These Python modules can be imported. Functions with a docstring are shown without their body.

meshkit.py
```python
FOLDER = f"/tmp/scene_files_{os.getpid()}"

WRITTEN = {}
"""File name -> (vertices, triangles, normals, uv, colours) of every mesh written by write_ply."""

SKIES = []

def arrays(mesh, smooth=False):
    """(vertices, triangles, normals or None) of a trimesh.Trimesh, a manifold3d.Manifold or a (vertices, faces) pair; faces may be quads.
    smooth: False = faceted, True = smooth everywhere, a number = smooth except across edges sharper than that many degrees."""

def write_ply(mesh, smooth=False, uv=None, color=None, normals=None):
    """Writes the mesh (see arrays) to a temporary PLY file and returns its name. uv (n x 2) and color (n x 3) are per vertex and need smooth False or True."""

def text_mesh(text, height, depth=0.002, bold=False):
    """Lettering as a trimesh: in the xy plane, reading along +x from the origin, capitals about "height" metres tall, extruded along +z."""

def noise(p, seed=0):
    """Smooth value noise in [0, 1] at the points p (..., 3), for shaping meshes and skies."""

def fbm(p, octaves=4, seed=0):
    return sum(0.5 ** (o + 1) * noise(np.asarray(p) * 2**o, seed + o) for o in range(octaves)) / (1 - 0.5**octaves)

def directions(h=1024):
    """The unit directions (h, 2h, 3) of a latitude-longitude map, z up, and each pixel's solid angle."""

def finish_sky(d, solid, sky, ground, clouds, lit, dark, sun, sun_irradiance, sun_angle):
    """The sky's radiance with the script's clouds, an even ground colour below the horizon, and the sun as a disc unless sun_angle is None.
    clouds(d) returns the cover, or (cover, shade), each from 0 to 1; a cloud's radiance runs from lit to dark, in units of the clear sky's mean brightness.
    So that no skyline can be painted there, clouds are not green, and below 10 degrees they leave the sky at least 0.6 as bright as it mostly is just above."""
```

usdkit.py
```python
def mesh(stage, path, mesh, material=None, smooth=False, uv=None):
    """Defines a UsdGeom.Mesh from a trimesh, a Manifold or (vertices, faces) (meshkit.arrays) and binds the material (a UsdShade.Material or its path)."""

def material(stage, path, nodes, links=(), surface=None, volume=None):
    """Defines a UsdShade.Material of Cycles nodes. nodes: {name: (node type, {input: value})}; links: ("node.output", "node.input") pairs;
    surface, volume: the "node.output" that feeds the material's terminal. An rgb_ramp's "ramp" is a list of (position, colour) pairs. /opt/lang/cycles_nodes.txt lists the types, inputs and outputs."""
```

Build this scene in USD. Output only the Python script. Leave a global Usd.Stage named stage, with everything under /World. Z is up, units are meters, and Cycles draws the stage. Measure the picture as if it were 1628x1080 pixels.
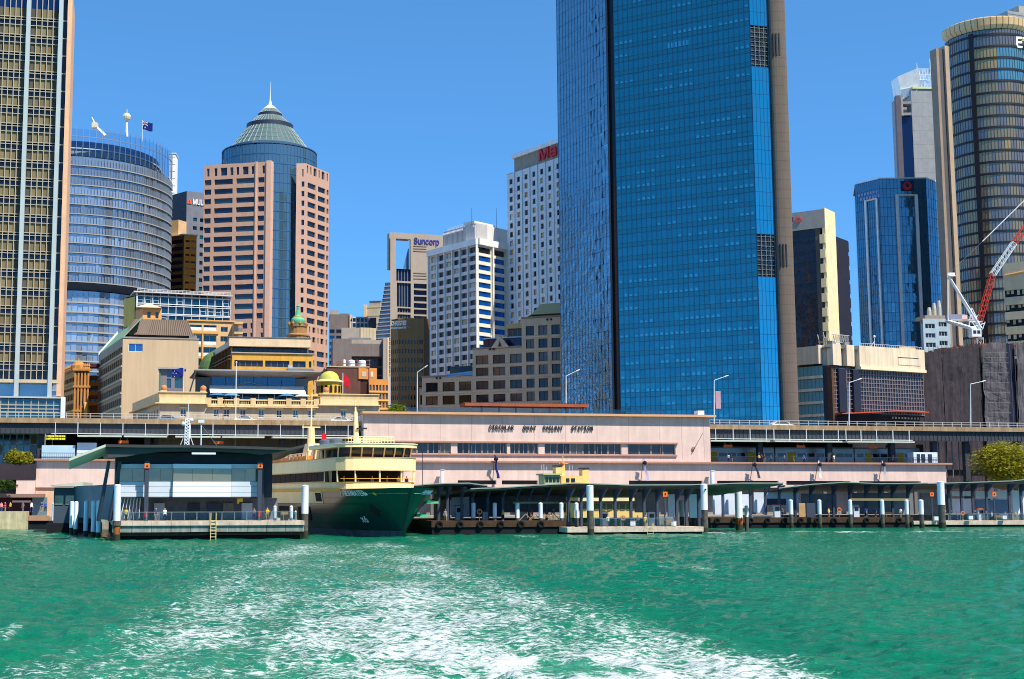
import math, random
import numpy as np
import trimesh, shapely
import shapely.geometry as sg
import usdkit, meshkit
from pxr import Usd, UsdGeom, UsdLux, UsdShade, Gf, Sdf, Vt
stage = Usd.Stage.CreateInMemory()
UsdGeom.SetStageUpAxis(stage, UsdGeom.Tokens.z)
UsdGeom.SetStageMetersPerUnit(stage, 1.0)
UsdGeom.Xform.Define(stage, '/World')
RND = random.Random(7)
NP = np.random.RandomState(7)
# ---------------------------------------------------------------- camera, sky, sun, exposure
FPX, CX, CY, CAMZ = 2132.0, 637.0, 540.0, 5.6          # focal length and principal point measured in the photograph's pixels
PITCH = math.atan2(250.0, FPX)
SUN_AZ, SUN_EL = math.radians(136.0), math.radians(54.0)   # atan2(x, y) of the direction towards the sun
SUN_INT, SKY_STR, EXPOSURE = 1.0, 0.148, 0.84
cam = UsdGeom.Camera.Define(stage, '/World/camera')
cam.CreateHorizontalApertureAttr(36.0)
cam.CreateFocalLengthAttr(36.0 * FPX / 1628.0)
cam.CreateHorizontalApertureOffsetAttr((814.0 - CX) / 1628.0 * 36.0)
cam.CreateClippingRangeAttr(Gf.Vec2f(0.1, 20000.0))
cam.CreateExposureAttr(EXPOSURE)
_cp, _sp = math.cos(PITCH), math.sin(PITCH)
UsdGeom.Xformable(cam).AddTransformOp().Set(Gf.Matrix4d(1, 0, 0, 0, 0, -_sp, _cp, 0, 0, -_cp, -_sp, 0, 0, 0, CAMZ, 1))
SUN = np.array([math.sin(SUN_AZ) * math.cos(SUN_EL), math.cos(SUN_AZ) * math.cos(SUN_EL), math.sin(SUN_EL)])
sky_mat = usdkit.material(stage, '/World/Looks/sky_light', {
 'sky': ('sky_texture', {'sky_type': 'single_scattering', 'sun_disc': False, 'sun_elevation': SUN_EL, 'sun_rotation': SUN_AZ,
       'altitude': 6000.0, 'air_density': 0.5, 'aerosol_density': 0.0, 'ozone_density': 3.5}),
 'ga': ('gamma', {'gamma': 0.5}),
 'hs': ('hsv', {'hue': 0.5, 'saturation': 1.68, 'value': 2.4, 'fac': 1.0}),
 'bg': ('background_shader', {'strength': SKY_STR})}, [('sky.color', 'ga.color'), ('ga.color', 'hs.color'), ('hs.color', 'bg.color')], surface='bg.background')
dome = UsdLux.DomeLight.Define(stage, '/World/sky')
UsdShade.MaterialBindingAPI.Apply(dome.GetPrim()).Bind(sky_mat)
sun = UsdLux.DistantLight.Define(stage, '/World/sun')
sun.CreateIntensityAttr(SUN_INT)
sun.CreateAngleAttr(0.53)
sun.CreateNormalizeAttr(True)
sun.CreateColorAttr(Gf.Vec3f(1.0, 0.93, 0.82))
_z = Gf.Vec3d(*SUN.tolist())
_x = Gf.Cross(Gf.Vec3d(0, 0, 1), _z).GetNormalized()
_y = Gf.Cross(_z, _x)
UsdGeom.Xformable(sun).AddTransformOp().Set(Gf.Matrix4d(*_x, 0, *_y, 0, *_z, 0, 0, 0, 0, 1))
# ---------------------------------------------------------------- where things stand: pixels of the photograph turned into directions
def ray(px, py):
 a, b = px - CX, CY - py
 return np.array([a, FPX * _cp - b * _sp, FPX * _sp + b * _cp])
def at_depth(px, py, Y):
 d = ray(px, py)
 return np.array([0, 0, CAMZ]) + d * (Y / d[1])
def at_height(px, py, z):
 d = ray(px, py)
 return np.array([0, 0, CAMZ]) + d * ((z - CAMZ) / d[2])
class Frame:
 """An upright plane: origin O on the ground, u to the right as seen from the water, n outwards."""
 def __init__(s, O, ang):
  a = math.radians(ang)
  s.O, s.u, s.ang = np.array(O[:2], float), np.array([math.cos(a), math.sin(a)]), ang
  s.n = np.array([s.u[1], -s.u[0]])
  s.W = 0
 def pt(s, u, z, d=0.0):
  p = s.O + s.u * u + s.n * d
  return np.array([p[0], p[1], z])
 def hit(s, px, py, d=0.0):
  r = ray(px, py)
  o = s.O + s.n * d
  t = (o @ s.n) / (r[:2] @ s.n)
  p = r * t
  return float((p[:2] - s.O) @ s.u), float(p[2] + CAMZ)
 def U(s, px, py, d=0.0): return s.hit(px, py, d)[0]
 def Z(s, px, py, d=0.0): return s.hit(px, py, d)[1]
 def side(s, u, ang=90):
  """A frame starting at u and turned."""
  p = s.O + s.u * u
  return Frame(p, s.ang + ang)
def frame(pxA, pyA, Y, ang, pxB=None, pyB=None):
 """From the left corner (seen at pxA, pyA, standing at depth Y) rightwards; ends where the column pxB is met."""
 f = Frame(at_depth(pxA, pyA, Y), ang)
 if pxB is not None:
  u = f.U(pxB, pyB if pyB is not None else pyA)
  if u < 0:
   f.O = f.O + f.u * u
  f.W = abs(u)
 return f
# ---------------------------------------------------------------- mesh building
def tri_poly(poly):
 return trimesh.creation.triangulate_polygon(poly, engine='earcut')
class MB:
 def __init__(s): s.v, s.f, s.n = [], [], 0
 def add(s, v, f):
  v = np.asarray(v, float).reshape(-1, 3); f = np.asarray(f, int).reshape(-1, 3)
  s.v.append(v); s.f.append(f + s.n); s.n += len(v)
  return s
 def mesh(s, m, T=None):
  v = np.array(m.vertices)
  if T is not None: v = v @ np.asarray(T)[:3, :3].T + np.asarray(T)[:3, 3]
  return s.add(v, m.faces)
 def quad(s, a, b, c, d): return s.add([a, b, c, d], [[0, 1, 2], [0, 2, 3]])
 def hexa(s, p):
  return s.add(p, [[0, 2, 1], [0, 3, 2], [4, 5, 6], [4, 6, 7], [0, 1, 5], [0, 5, 4], [1, 2, 6], [1, 6, 5], [2, 3, 7], [2, 7, 6], [3, 0, 4], [3, 4, 7]])
 def fbox(s, fr, u0, u1, z0, z1, d0, d1):
  P = fr.pt
  return s.hexa([P(u0, z0, d1), P(u1, z0, d1), P(u1, z0, d0), P(u0, z0, d0), P(u0, z1, d1), P(u1, z1, d1), P(u1, z1, d0), P(u0, z1, d0)])
 def box(s, c, size, rz=0.0):
  x, y, z = np.array(size) / 2.0
  cs, sn = math.cos(rz), math.sin(rz)
  p = []
  for dz in (-z, z):
   for dx, dy in ((-x, -y), (x, -y), (x, y), (-x, y)):
    p.append([c[0] + dx * cs - dy * sn, c[1] + dx * sn + dy * cs, c[2] + dz])
  return s.hexa(p)
 def cyl(s, p0, p1, r0, r1=None, n=8, caps=True):
  p0, p1 = np.asarray(p0, float), np.asarray(p1, float)
  r1 = r0 if r1 is None else r1
  t = p1 - p0; t /= np.linalg.norm(t) + 1e-12
  a = np.cross(t, [0, 0, 1.0] if abs(t[2]) < .9 else [1.0, 0, 0]); a /= np.linalg.norm(a)
  b = np.cross(t, a)
  th = np.arange(n) * 2 * math.pi / n
  ring = np.cos(th)[:, None] * a + np.sin(th)[:, None] * b
  v = np.vstack([p0 + ring * r0, p1 + ring * r1, [p0], [p1]])
  i = np.arange(n); j = (i + 1) % n
  f = [np.stack([i, j, j + n], 1), np.stack([i, j + n, i + n], 1)]
  if caps: f += [np.stack([j, i, np.full(n, 2 * n)], 1), np.stack([i + n, j + n, np.full(n, 2 * n + 1)], 1)]
  return s.add(v, np.vstack(f))
 def tube(s, path, r, n=6):
  for a, b in zip(path[:-1], path[1:]): s.cyl(a, b, r, r, n)
  return s
 def lathe(s, c, prof, n=32, a0=0.0, a1=2 * math.pi, sx=1.0, sy=1.0):
  full = abs(a1 - a0 - 2 * math.pi) < 1e-6
  m = n if full else n + 1
  th = a0 + (a1 - a0) * np.arange(m) / n
  v = []
  for r, z in prof:
   v.append(np.stack([c[0] + sx * r * np.cos(th), c[1] + sy * r * np.sin(th), np.full(m, c[2] + z)], 1))
  v = np.vstack(v); f = []
  i = np.arange(n); j = (i + 1) % m
  for k in range(len(prof) - 1):
   a, b = k * m, (k + 1) * m
   f += [np.stack([a + i, a + j, b + j], 1), np.stack([a + i, b + j, b + i], 1)]
  return s.add(v, np.vstack(f))
 def ext(s, fr, poly, d0, d1):
  """A polygon of (u, z) in the frame's plane, from depth d0 to d1 along n."""
  if not isinstance(poly, sg.Polygon): poly = sg.Polygon(poly)
  if not poly.is_valid: poly = poly.buffer(0)
  m = trimesh.creation.extrude_polygon(poly, abs(d1 - d0), engine='earcut')
  v = np.array(m.vertices); lo = min(d0, d1)
  w = np.empty_like(v)
  w[:, :2] = fr.O + v[:, :1] * fr.u + (v[:, 2:] + lo) * fr.n
  w[:, 2] = v[:, 1]
  return s.add(w, m.faces)
 def prism(s, xy, z0, z1):
  poly = xy if isinstance(xy, sg.Polygon) else sg.Polygon(xy)
  m = trimesh.creation.extrude_polygon(poly, z1 - z0, engine='earcut')
  v = np.array(m.vertices); v[:, 2] += z0
  return s.add(v, m.faces)
 def text(s, fr, txt, u, z, h, d=0.0, depth=0.12, bold=False, width=None):
  m = meshkit.text_mesh(txt, h, depth, bold)
  v = np.array(m.vertices)
  if width: v[:, 0] *= width / (v[:, 0].max())
  w = np.empty_like(v)
  w[:, :2] = fr.O + (v[:, :1] + u) * fr.u + (v[:, 2:] + d) * fr.n
  w[:, 2] = v[:, 1] + z
  return s.add(w, m.faces)
 def wall(s, fr, u0, u1, z0, z1, holes, depth, d=0.0):
  """A wall face with real openings and their reveals."""
  us = sorted({u0, u1, *[round(min(max(x, u0), u1), 4) for h in holes for x in h[:2]]})
  zs = sorted({z0, z1, *[round(min(max(x, z0), z1), 4) for h in holes for x in h[2:4]]})
  us, zs = np.array(us), np.array(zs)
  hole = np.zeros((len(us) - 1, len(zs) - 1), bool)
  uc, zc = (us[1:] + us[:-1]) / 2, (zs[1:] + zs[:-1]) / 2
  for a, b, c, e in holes:
   hole[np.ix_((uc > a) & (uc < b), (zc > c) & (zc < e))] = True
  for k in range(len(zc)):
   i = 0
   while i < len(uc):
    if hole[i, k]: i += 1; continue
    j = i
    while j < len(uc) and not hole[j, k]: j += 1
    s.quad(fr.pt(us[i], zs[k], d), fr.pt(us[j], zs[k], d), fr.pt(us[j], zs[k + 1], d), fr.pt(us[i], zs[k + 1], d))
    i = j
  e = d - depth
  for a, b, c, t in holes:
   a, b, c, t = max(a, u0), min(b, u1), max(c, z0), min(t, z1)
   if b - a < .01 or t - c < .01: continue
   P = fr.pt
   s.quad(P(a, c, d), P(b, c, d), P(b, c, e), P(a, c, e)); s.quad(P(a, t, e), P(b, t, e), P(b, t, d), P(a, t, d))
   s.quad(P(a, c, e), P(a, t, e), P(a, t, d), P(a, c, d)); s.quad(P(b, c, d), P(b, t, d), P(b, t, e), P(b, c, e))
  return s
 def tri(s):
  return trimesh.Trimesh(np.vstack(s.v), np.vstack(s.f), process=False)
# ---------------------------------------------------------------- the scene's objects
_used = {}
def _free(parent, name):
 k = (parent, name)
 _used[k] = _used.get(k, 0) + 1
 return name if _used[k] == 1 else '%s_%03d' % (name, _used[k] - 1)
def tag(p, label=None, cat=None, group=None, kind=None):
 for k, v in (('label', label), ('category', cat), ('group', group), ('kind', kind)):
  if v: p.SetCustomDataByKey(k, v)
 return p
ORIGIN = {}
def thing(name, label, cat, loc=(0, 0, 0), rz=0.0, group=None):
 path = '/World/' + _free('/World', name)
 x = UsdGeom.Xform.Define(stage, path)
 x.AddTranslateOp().Set(Gf.Vec3d(*map(float, loc)))
 if rz: x.AddRotateZOp().Set(math.degrees(rz))
 ORIGIN[path] = np.array(loc, float) if not rz else None
 return tag(x.GetPrim(), label, cat, group)
def part(parent, name, mb, material, label=None, kind=None, smooth=False, local=False):
 """A mesh under a thing or a part. Coordinates are the world's unless local."""
 pp = str(parent.GetPath())
 path = pp + '/' + _free(pp, name)
 m = mb.tri() if isinstance(mb, MB) else mb
 root = '/'.join(pp.split('/')[:3])
 if not local and ORIGIN.get(root) is not None and np.any(ORIGIN[root]):
  m = trimesh.Trimesh(np.array(m.vertices) - ORIGIN[root], m.faces, process=False)
 p = usdkit.mesh(stage, path, m, material, smooth).GetPrim()
 return tag(p, label, None, None, kind)
def single(name, mb, material, label, cat, group=None, smooth=False):
 path = '/World/' + _free('/World', name)
 return tag(usdkit.mesh(stage, path, mb.tri() if isinstance(mb, MB) else mb, material, smooth).GetPrim(), label, cat, group)
def structure(name, mb, material, smooth=False, kind='structure'):
 path = '/World/' + _free('/World', name)
 return tag(usdkit.mesh(stage, path, mb.tri() if isinstance(mb, MB) else mb, material, smooth).GetPrim(), None, None, None, kind)
def dup(proto, loc, rz, label, group=None):
 was = proto.GetCustomData()
 base = proto.GetName()
 if base[-4:-3] == '_' and base[-3:].isdigit(): base = base[:-4]
 r = thing(base, label, was['category'], loc, rz, group or was.get('group'))
 r.GetReferences().AddInternalReference(proto.GetPath())
 r.SetInstanceable(True)
 return r
# ---------------------------------------------------------------- materials
def lin(*c):
 c = np.array(c, float) / 255.0
 return tuple(np.where(c <= .04045, c / 12.92, ((c + .055) / 1.055) ** 2.4).tolist())
LOOKS = {}
def mat(name, rgb, rough=.6, spec=.3, metal=0.0, var=.10, scale=.35, streak=0.0, rand=0.0, bump=0.0, bscale=3.0, coat=0.0, hue=0.0, emit=None):
 """Plain matter: a base colour with grain, faint vertical weathering and, where asked, a tone that varies from piece to piece."""
 if name in LOOKS: return LOOKS[name]
 n = {'g': ('geometry', {}),
         'n1': ('noise_texture', {'scale': scale, 'detail': 5.0, 'roughness': .65}),
         'r1': ('map_range', {'from_min': .3, 'from_max': .7, 'to_min': 1 - var, 'to_max': 1 + var}),
         'h': ('hsv', {'hue': .5, 'saturation': 1.0, 'fac': 1.0, 'color': rgb}),
         'p': ('principled_bsdf', {'roughness': rough, 'specular_ior_level': spec, 'metallic': metal, 'coat_weight': coat})}
 l = [('g.position', 'n1.vector'), ('n1.fac', 'r1.value'), ('h.color', 'p.base_color')]
 val = 'r1.result'
 if streak:
  n['mp'] = ('mapping', {'scale': (1.1, 1.1, .06)})
  n['n2'] = ('noise_texture', {'scale': 1.0, 'detail': 4.0, 'roughness': .7})
  n['r2'] = ('map_range', {'from_min': .35, 'from_max': .65, 'to_min': 1 - streak, 'to_max': 1 + streak * .4, 'clamp': True})
  n['m2'] = ('math', {'math_type': 'multiply'})
  l += [('g.position', 'mp.vector'), ('mp.vector', 'n2.vector'), ('n2.fac', 'r2.value'), (val, 'm2.value1'), ('r2.result', 'm2.value2')]
  val = 'm2.value'
 if rand:
  n['oi'] = ('object_info', {})
  n['r3'] = ('map_range', {'from_min': 0.0, 'from_max': 1.0, 'to_min': 1 - rand, 'to_max': 1 + rand})
  n['m3'] = ('math', {'math_type': 'multiply'})
  l += [('oi.random', 'r3.value'), (val, 'm3.value1'), ('r3.result', 'm3.value2')]
  val = 'm3.value'
 l.append((val, 'h.value'))
 if bump:
  n['n4'] = ('noise_texture', {'scale': bscale, 'detail': 4.0})
  n['b'] = ('bump', {'strength': bump, 'distance': .05})
  l += [('g.position', 'n4.vector'), ('n4.fac', 'b.height'), ('b.normal', 'p.normal')]
 if emit:
  n['p'][1]['emission_color'] = rgb; n['p'][1]['emission_strength'] = emit
 LOOKS[name] = usdkit.material(stage, '/World/Looks/' + name, n, l, surface='p.BSDF')
 return LOOKS[name]
def glass(name, tint, metal=.55, rough=.07, rand=.35, wave=.25, wscale=.12, spec=.6, grid=None, tint2=None, sat=.0):
 """Reflective facade glass: a tinted mirror whose panes differ a little and are never quite flat."""
 if name in LOOKS: return LOOKS[name]
 n = {'g': ('geometry', {}), 'oi': ('object_info', {}),
         'w': ('white_noise_texture', {'dimensions': '1D'}),
         'r': ('map_range', {'from_min': 0.0, 'from_max': 1.0, 'to_min': 1 - rand, 'to_max': 1 + rand}),
         'h': ('hsv', {'hue': .5, 'saturation': 1.0, 'fac': 1.0}),
         'mx': ('mix_color', {'a': tint, 'b': tint2 or tint}),
         'n': ('noise_texture', {'scale': wscale, 'detail': 3.0}),
         'b': ('bump', {'strength': wave, 'distance': .35}),
         'p': ('principled_bsdf', {'metallic': metal, 'roughness': rough, 'specular_ior_level': spec})}
 l = [('g.random_per_island', 'w.w'), ('w.value', 'r.value'), ('oi.random', 'mx.fac'), ('mx.result', 'h.color'), ('r.result', 'h.value'), ('h.color', 'p.base_color'),
         ('g.position', 'n.vector'), ('n.fac', 'b.height'), ('b.normal', 'p.normal')]
 LOOKS[name] = usdkit.material(stage, '/World/Looks/' + name, n, l, surface='p.BSDF')
 return LOOKS[name]
def clear_glass(name, tint=(.75, .85, .9), ior=1.45):
 if name in LOOKS: return LOOKS[name]
 LOOKS[name] = usdkit.material(stage, '/World/Looks/' + name, {
  't': ('transparent_bsdf', {'color': tint}), 'gl': ('glossy_bsdf', {'color': (.9, .95, 1), 'roughness': .05}),
  'f': ('fresnel', {'IOR': ior}), 'm': ('mix_closure', {})},
  [('f.fac', 'm.fac'), ('t.BSDF', 'm.closure1'), ('gl.BSDF', 'm.closure2')], surface='m.closure')
 return LOOKS[name]
def leaf(name, rgb, rand=.45):
 if name in LOOKS: return LOOKS[name]
 LOOKS[name] = usdkit.material(stage, '/World/Looks/' + name, {
  'g': ('geometry', {}), 'r': ('map_range', {'from_min': 0.0, 'from_max': 1.0, 'to_min': 1 - rand, 'to_max': 1 + rand}),
  'h': ('hsv', {'hue': .5, 'saturation': 1.0, 'fac': 1.0, 'color': rgb}),
  'd': ('principled_bsdf', {'roughness': .55, 'specular_ior_level': .3}), 't': ('translucent_bsdf', {}), 'm': ('mix_closure', {'fac': .35})},
  [('g.random_per_island', 'r.value'), ('r.result', 'h.value'), ('h.color', 'd.base_color'), ('h.color', 't.color'), ('d.BSDF', 'm.closure1'), ('t.BSDF', 'm.closure2')], surface='m.closure')
 return LOOKS[name]
# ---------------------------------------------------------------- water, quay ground
SH = Frame((0.0, 250.0), 10.0)        # the sea wall's line
def build_water():
 pxs = np.concatenate([np.arange(-1400, -160, 9.0), np.arange(-160, 1800, 1.75), np.arange(1800, 3100, 9.0)])
 ys = np.concatenate([np.arange(1900, 1160, -9.0), np.arange(1160, 940, -1.15), np.arange(940, 880, -.8), np.arange(880, 836, -.5), np.linspace(836, 831, 7)])
 PX, PY = np.meshgrid(pxs, ys)
 a, b = PX - CX, CY - PY
 dy, dz = FPX * _cp - b * _sp, FPX * _sp + b * _cp
 t = -CAMZ / dz
 X, Y = a * t, dy * t
 p = np.stack([X, Y, np.zeros_like(X)], -1)
 amp = np.clip(1.15 - Y / 330.0, .35, 1)
 def fb(s, o, seed, sx=1.0, sy=1.0): return meshkit.fbm(np.stack([X * s * sx, Y * s * sy, np.zeros_like(X)], -1), o, seed) - .5
 # the propeller's trail: two foamy edges and a churned middle
 bend = 1.4 * np.sin(Y / 31.0 + .6)
 L = -15.5 + bend
 R = 5.5 + np.clip(135 - Y, -60, 100) * .095 + bend * .5
 fade = np.clip((195 - Y) / 80.0, 0, 1) ** .7
 inner = np.clip((X - L) / 5, 0, 1) * np.clip((R - X) / 4, 0, 1)
 lowf = meshkit.fbm(np.stack([X * .16, Y * .07, np.zeros_like(X)], -1), 3, 5)
 fine = meshkit.fbm(np.stack([X * .55, Y * .2, np.zeros_like(X)], -1), 3, 15)
 patch = np.clip((lowf - .42) * 3.2, 0, 1)
 e1 = np.exp(-((X - L - 3.5) / 5.0) ** 2)
 e2 = np.exp(-((X - R + 2.4) / 4.2) ** 2)
 mid = np.exp(-((X - 1.0 + .02 * (Y - 60)) / 3.6) ** 2) * np.clip((95 - Y) / 35, 0, 1)
 near = np.clip((60 - Y) / 16.0, 0, 1)
 foam = fade * ((e1 * .25 + e2 * .30 + mid * .20) * (.45 + .55 * patch) + inner * (.23 + .12 * patch)) * (.62 + .75 * fine)
 foam = np.minimum(foam, .50) + near * inner * .10 * patch
 glow = np.exp(-((X - 6.0) / 1.7) ** 2 - ((Y - 44.5) / 2.6) ** 2)
 rim = np.exp(-((np.hypot((X - 6.0) / 2.6, (Y - 44.5) / 3.6) - 1) / .22) ** 2)
 foam = foam * (1 - .8 * glow) + .30 * rim * near * (.3 + 1.2 * fine) + .30 * near * np.exp(-((X + .5) / 1.5) ** 2 - ((Y - 41) / 5) ** 2)
 for x0, x1, yy, w in ((32, 62, 213, .55), (60, 98, 219, .5), (70, 100, 190, .35), (-55, -38, 205, .35), (40, 75, 160, .22)):
  line = yy + (X - x0) * .10 + 1.6 * np.sin(X * .21)
  foam += w * np.exp(-((Y - line) / 1.7) ** 2) * np.clip((X - x0) / 5, 0, 1) * np.clip((x1 - X) / 6, 0, 1)
 # lone whitecaps
 cap = meshkit.fbm(np.stack([X * .11 + 40, Y * .055, np.zeros_like(X)], -1), 3, 21)
 foam += np.clip((cap - .70) * 5, 0, .30) * (1 - inner * fade)
 churn = np.clip(foam, 0, 1)
 z = amp * (.42 * fb(.16, 3, 1, 1.0, 1.5) + .46 * fb(.42, 3, 2, 1.0, 1.5) + .44 * fb(1.1, 2, 3, 1.0, 1.4)) + churn * .20 * fb(1.9, 2, 9) + .05 * churn
 z = np.where(Y < 235, z, z * .4) - .08
 edge = np.clip(np.minimum.reduce([(PX + 1400) / 400, (3091 - PX) / 400, (1900 - PY) / 300]), 0, 1)
 p[..., 2] = z * edge - .76 * (1 - edge) ** 2
 nr, nc = X.shape
 i = np.arange(nr * nc).reshape(nr, nc)
 q = np.stack([i[:-1, :-1], i[:-1, 1:], i[1:, 1:], i[1:, :-1]], -1).reshape(-1, 4)
 f = np.vstack([q[:, [0, 1, 2]], q[:, [0, 2, 3]]])
 m = trimesh.Trimesh(p.reshape(-1, 3), f, process=False)
 mesh = usdkit.mesh(stage, '/World/harbour_water', m, water_mat(), True)
 UsdGeom.PrimvarsAPI(mesh).CreatePrimvar('foam', Sdf.ValueTypeNames.FloatArray, 'vertex').Set(Vt.FloatArray.FromNumpy(np.clip(foam, 0, 1).ravel().astype(np.float32)))
 UsdGeom.PrimvarsAPI(mesh).CreatePrimvar('air', Sdf.ValueTypeNames.FloatArray, 'vertex').Set(Vt.FloatArray.FromNumpy(np.clip(inner * fade * .25 + near * inner * .25 + .9 * glow, 0, 1).ravel().astype(np.float32)))
 tag(mesh.GetPrim(), kind='structure')
 far = MB()
 B = 5000.0
 far.quad([-B, -B, -.8], [B, -B, -.8], [B, 600, -.8], [-B, 600, -.8])
 structure('open_water', far, water_mat())
def water_mat():
 if 'water' in LOOKS: return LOOKS['water']
 n = {'g': ('geometry', {}), 'at': ('attribute', {'attribute': 'foam'}), 'ai': ('attribute', {'attribute': 'air'}),
         'mp': ('mapping', {'scale': (.40, 1.0, 1.0)}),
         'n1': ('noise_texture', {'scale': 1.3, 'detail': 6.0, 'roughness': .62, 'distortion': 1.6}),
         'd1': ('math', {'math_type': 'subtract', 'value2': .5}), 'ab': ('math', {'math_type': 'absolute'}),
         'rg': ('map_range', {'from_min': 0.0, 'from_max': .10, 'to_min': .10, 'to_max': 0.0, 'clamp': True}),
         'n2': ('noise_texture', {'scale': 6.0, 'detail': 9.0, 'roughness': .80}),
         'mu': ('math', {'math_type': 'add'}),
         'th': ('math', {'math_type': 'multiply_add', 'value2': .425, 'value3': 0.0}),
         'ad': ('math', {'math_type': 'add'}),
         'sm': ('map_range', {'range_type': 'smoothstep', 'from_min': .70, 'from_max': .80, 'to_min': 0.0, 'to_max': .92}),
         'gate': ('map_range', {'range_type': 'smoothstep', 'from_min': .04, 'from_max': .35, 'to_min': 0.0, 'to_max': 1.0}),
         'fo': ('math', {'math_type': 'multiply', 'use_clamp': True}),
         'nc': ('noise_texture', {'scale': .05, 'detail': 3.0}),
         'base': ('mix_color', {'a': lin(0, 92, 68), 'b': lin(2, 126, 88)}),
         'aer': ('mix_color', {'b': lin(64, 150, 118)}),
         'aef': ('math', {'math_type': 'multiply', 'value2': .75, 'use_clamp': True}),
         'col': ('mix_color', {'b': (.70, .74, .72)}),
         'ro': ('map_range', {'from_min': 0.0, 'from_max': 1.0, 'to_min': .10, 'to_max': .7}),
         'sp': ('map_range', {'from_min': 0.0, 'from_max': 1.0, 'to_min': .34, 'to_max': .1}),
         'mb': ('mapping', {'scale': (.45, 1.0, 1.0)}), 'nb': ('noise_texture', {'scale': 2.2, 'detail': 6.0, 'roughness': .62, 'distortion': .4}),
         'b': ('bump', {'strength': 1.0, 'distance': .55}),
         'p': ('principled_bsdf', {'ior': 1.33})}
 l = [('g.position', 'mp.vector'), ('mp.vector', 'n1.vector'), ('n1.fac', 'd1.value1'), ('d1.value', 'ab.value1'), ('ab.value', 'rg.value'),
         ('mp.vector', 'n2.vector'), ('rg.result', 'mu.value1'), ('n2.fac', 'mu.value2'), ('at.fac', 'th.value1'), ('th.value', 'ad.value1'), ('mu.value', 'ad.value2'),
         ('ad.value', 'sm.value'), ('at.fac', 'gate.value'), ('sm.result', 'fo.value1'), ('gate.result', 'fo.value2'),
         ('g.position', 'nc.vector'), ('nc.fac', 'base.fac'), ('base.result', 'aer.a'), ('ai.fac', 'aef.value1'), ('aef.value', 'aer.fac'),
         ('aer.result', 'col.a'), ('fo.value', 'col.fac'), ('col.result', 'p.base_color'), ('fo.value', 'ro.value'), ('ro.result', 'p.roughness'),
         ('fo.value', 'sp.value'), ('sp.result', 'p.specular_ior_level'),
         ('g.position', 'mb.vector'), ('mb.vector', 'nb.vector'), ('nb.fac', 'b.height'), ('b.normal', 'p.normal')]
 LOOKS['water'] = usdkit.material(stage, '/World/Looks/water', n, l, surface='p.BSDF')
 return LOOKS['water']
build_water()
CONCRETE = mat('quay_concrete', lin(150, 142, 128), .8, .2, var=.18, streak=.25, scale=.6)
g = MB()
P = SH.pt
g.hexa([P(-700, -2.5, 0), P(900, -2.5, 0), P(900, -2.5, -1800), P(-700, -2.5, -1800), P(-700, 2.0, 0), P(900, 2.0, 0), P(900, 2.0, -1800), P(-700, 2.0, -1800)])
structure('quay_ground', g, CONCRETE)
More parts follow.
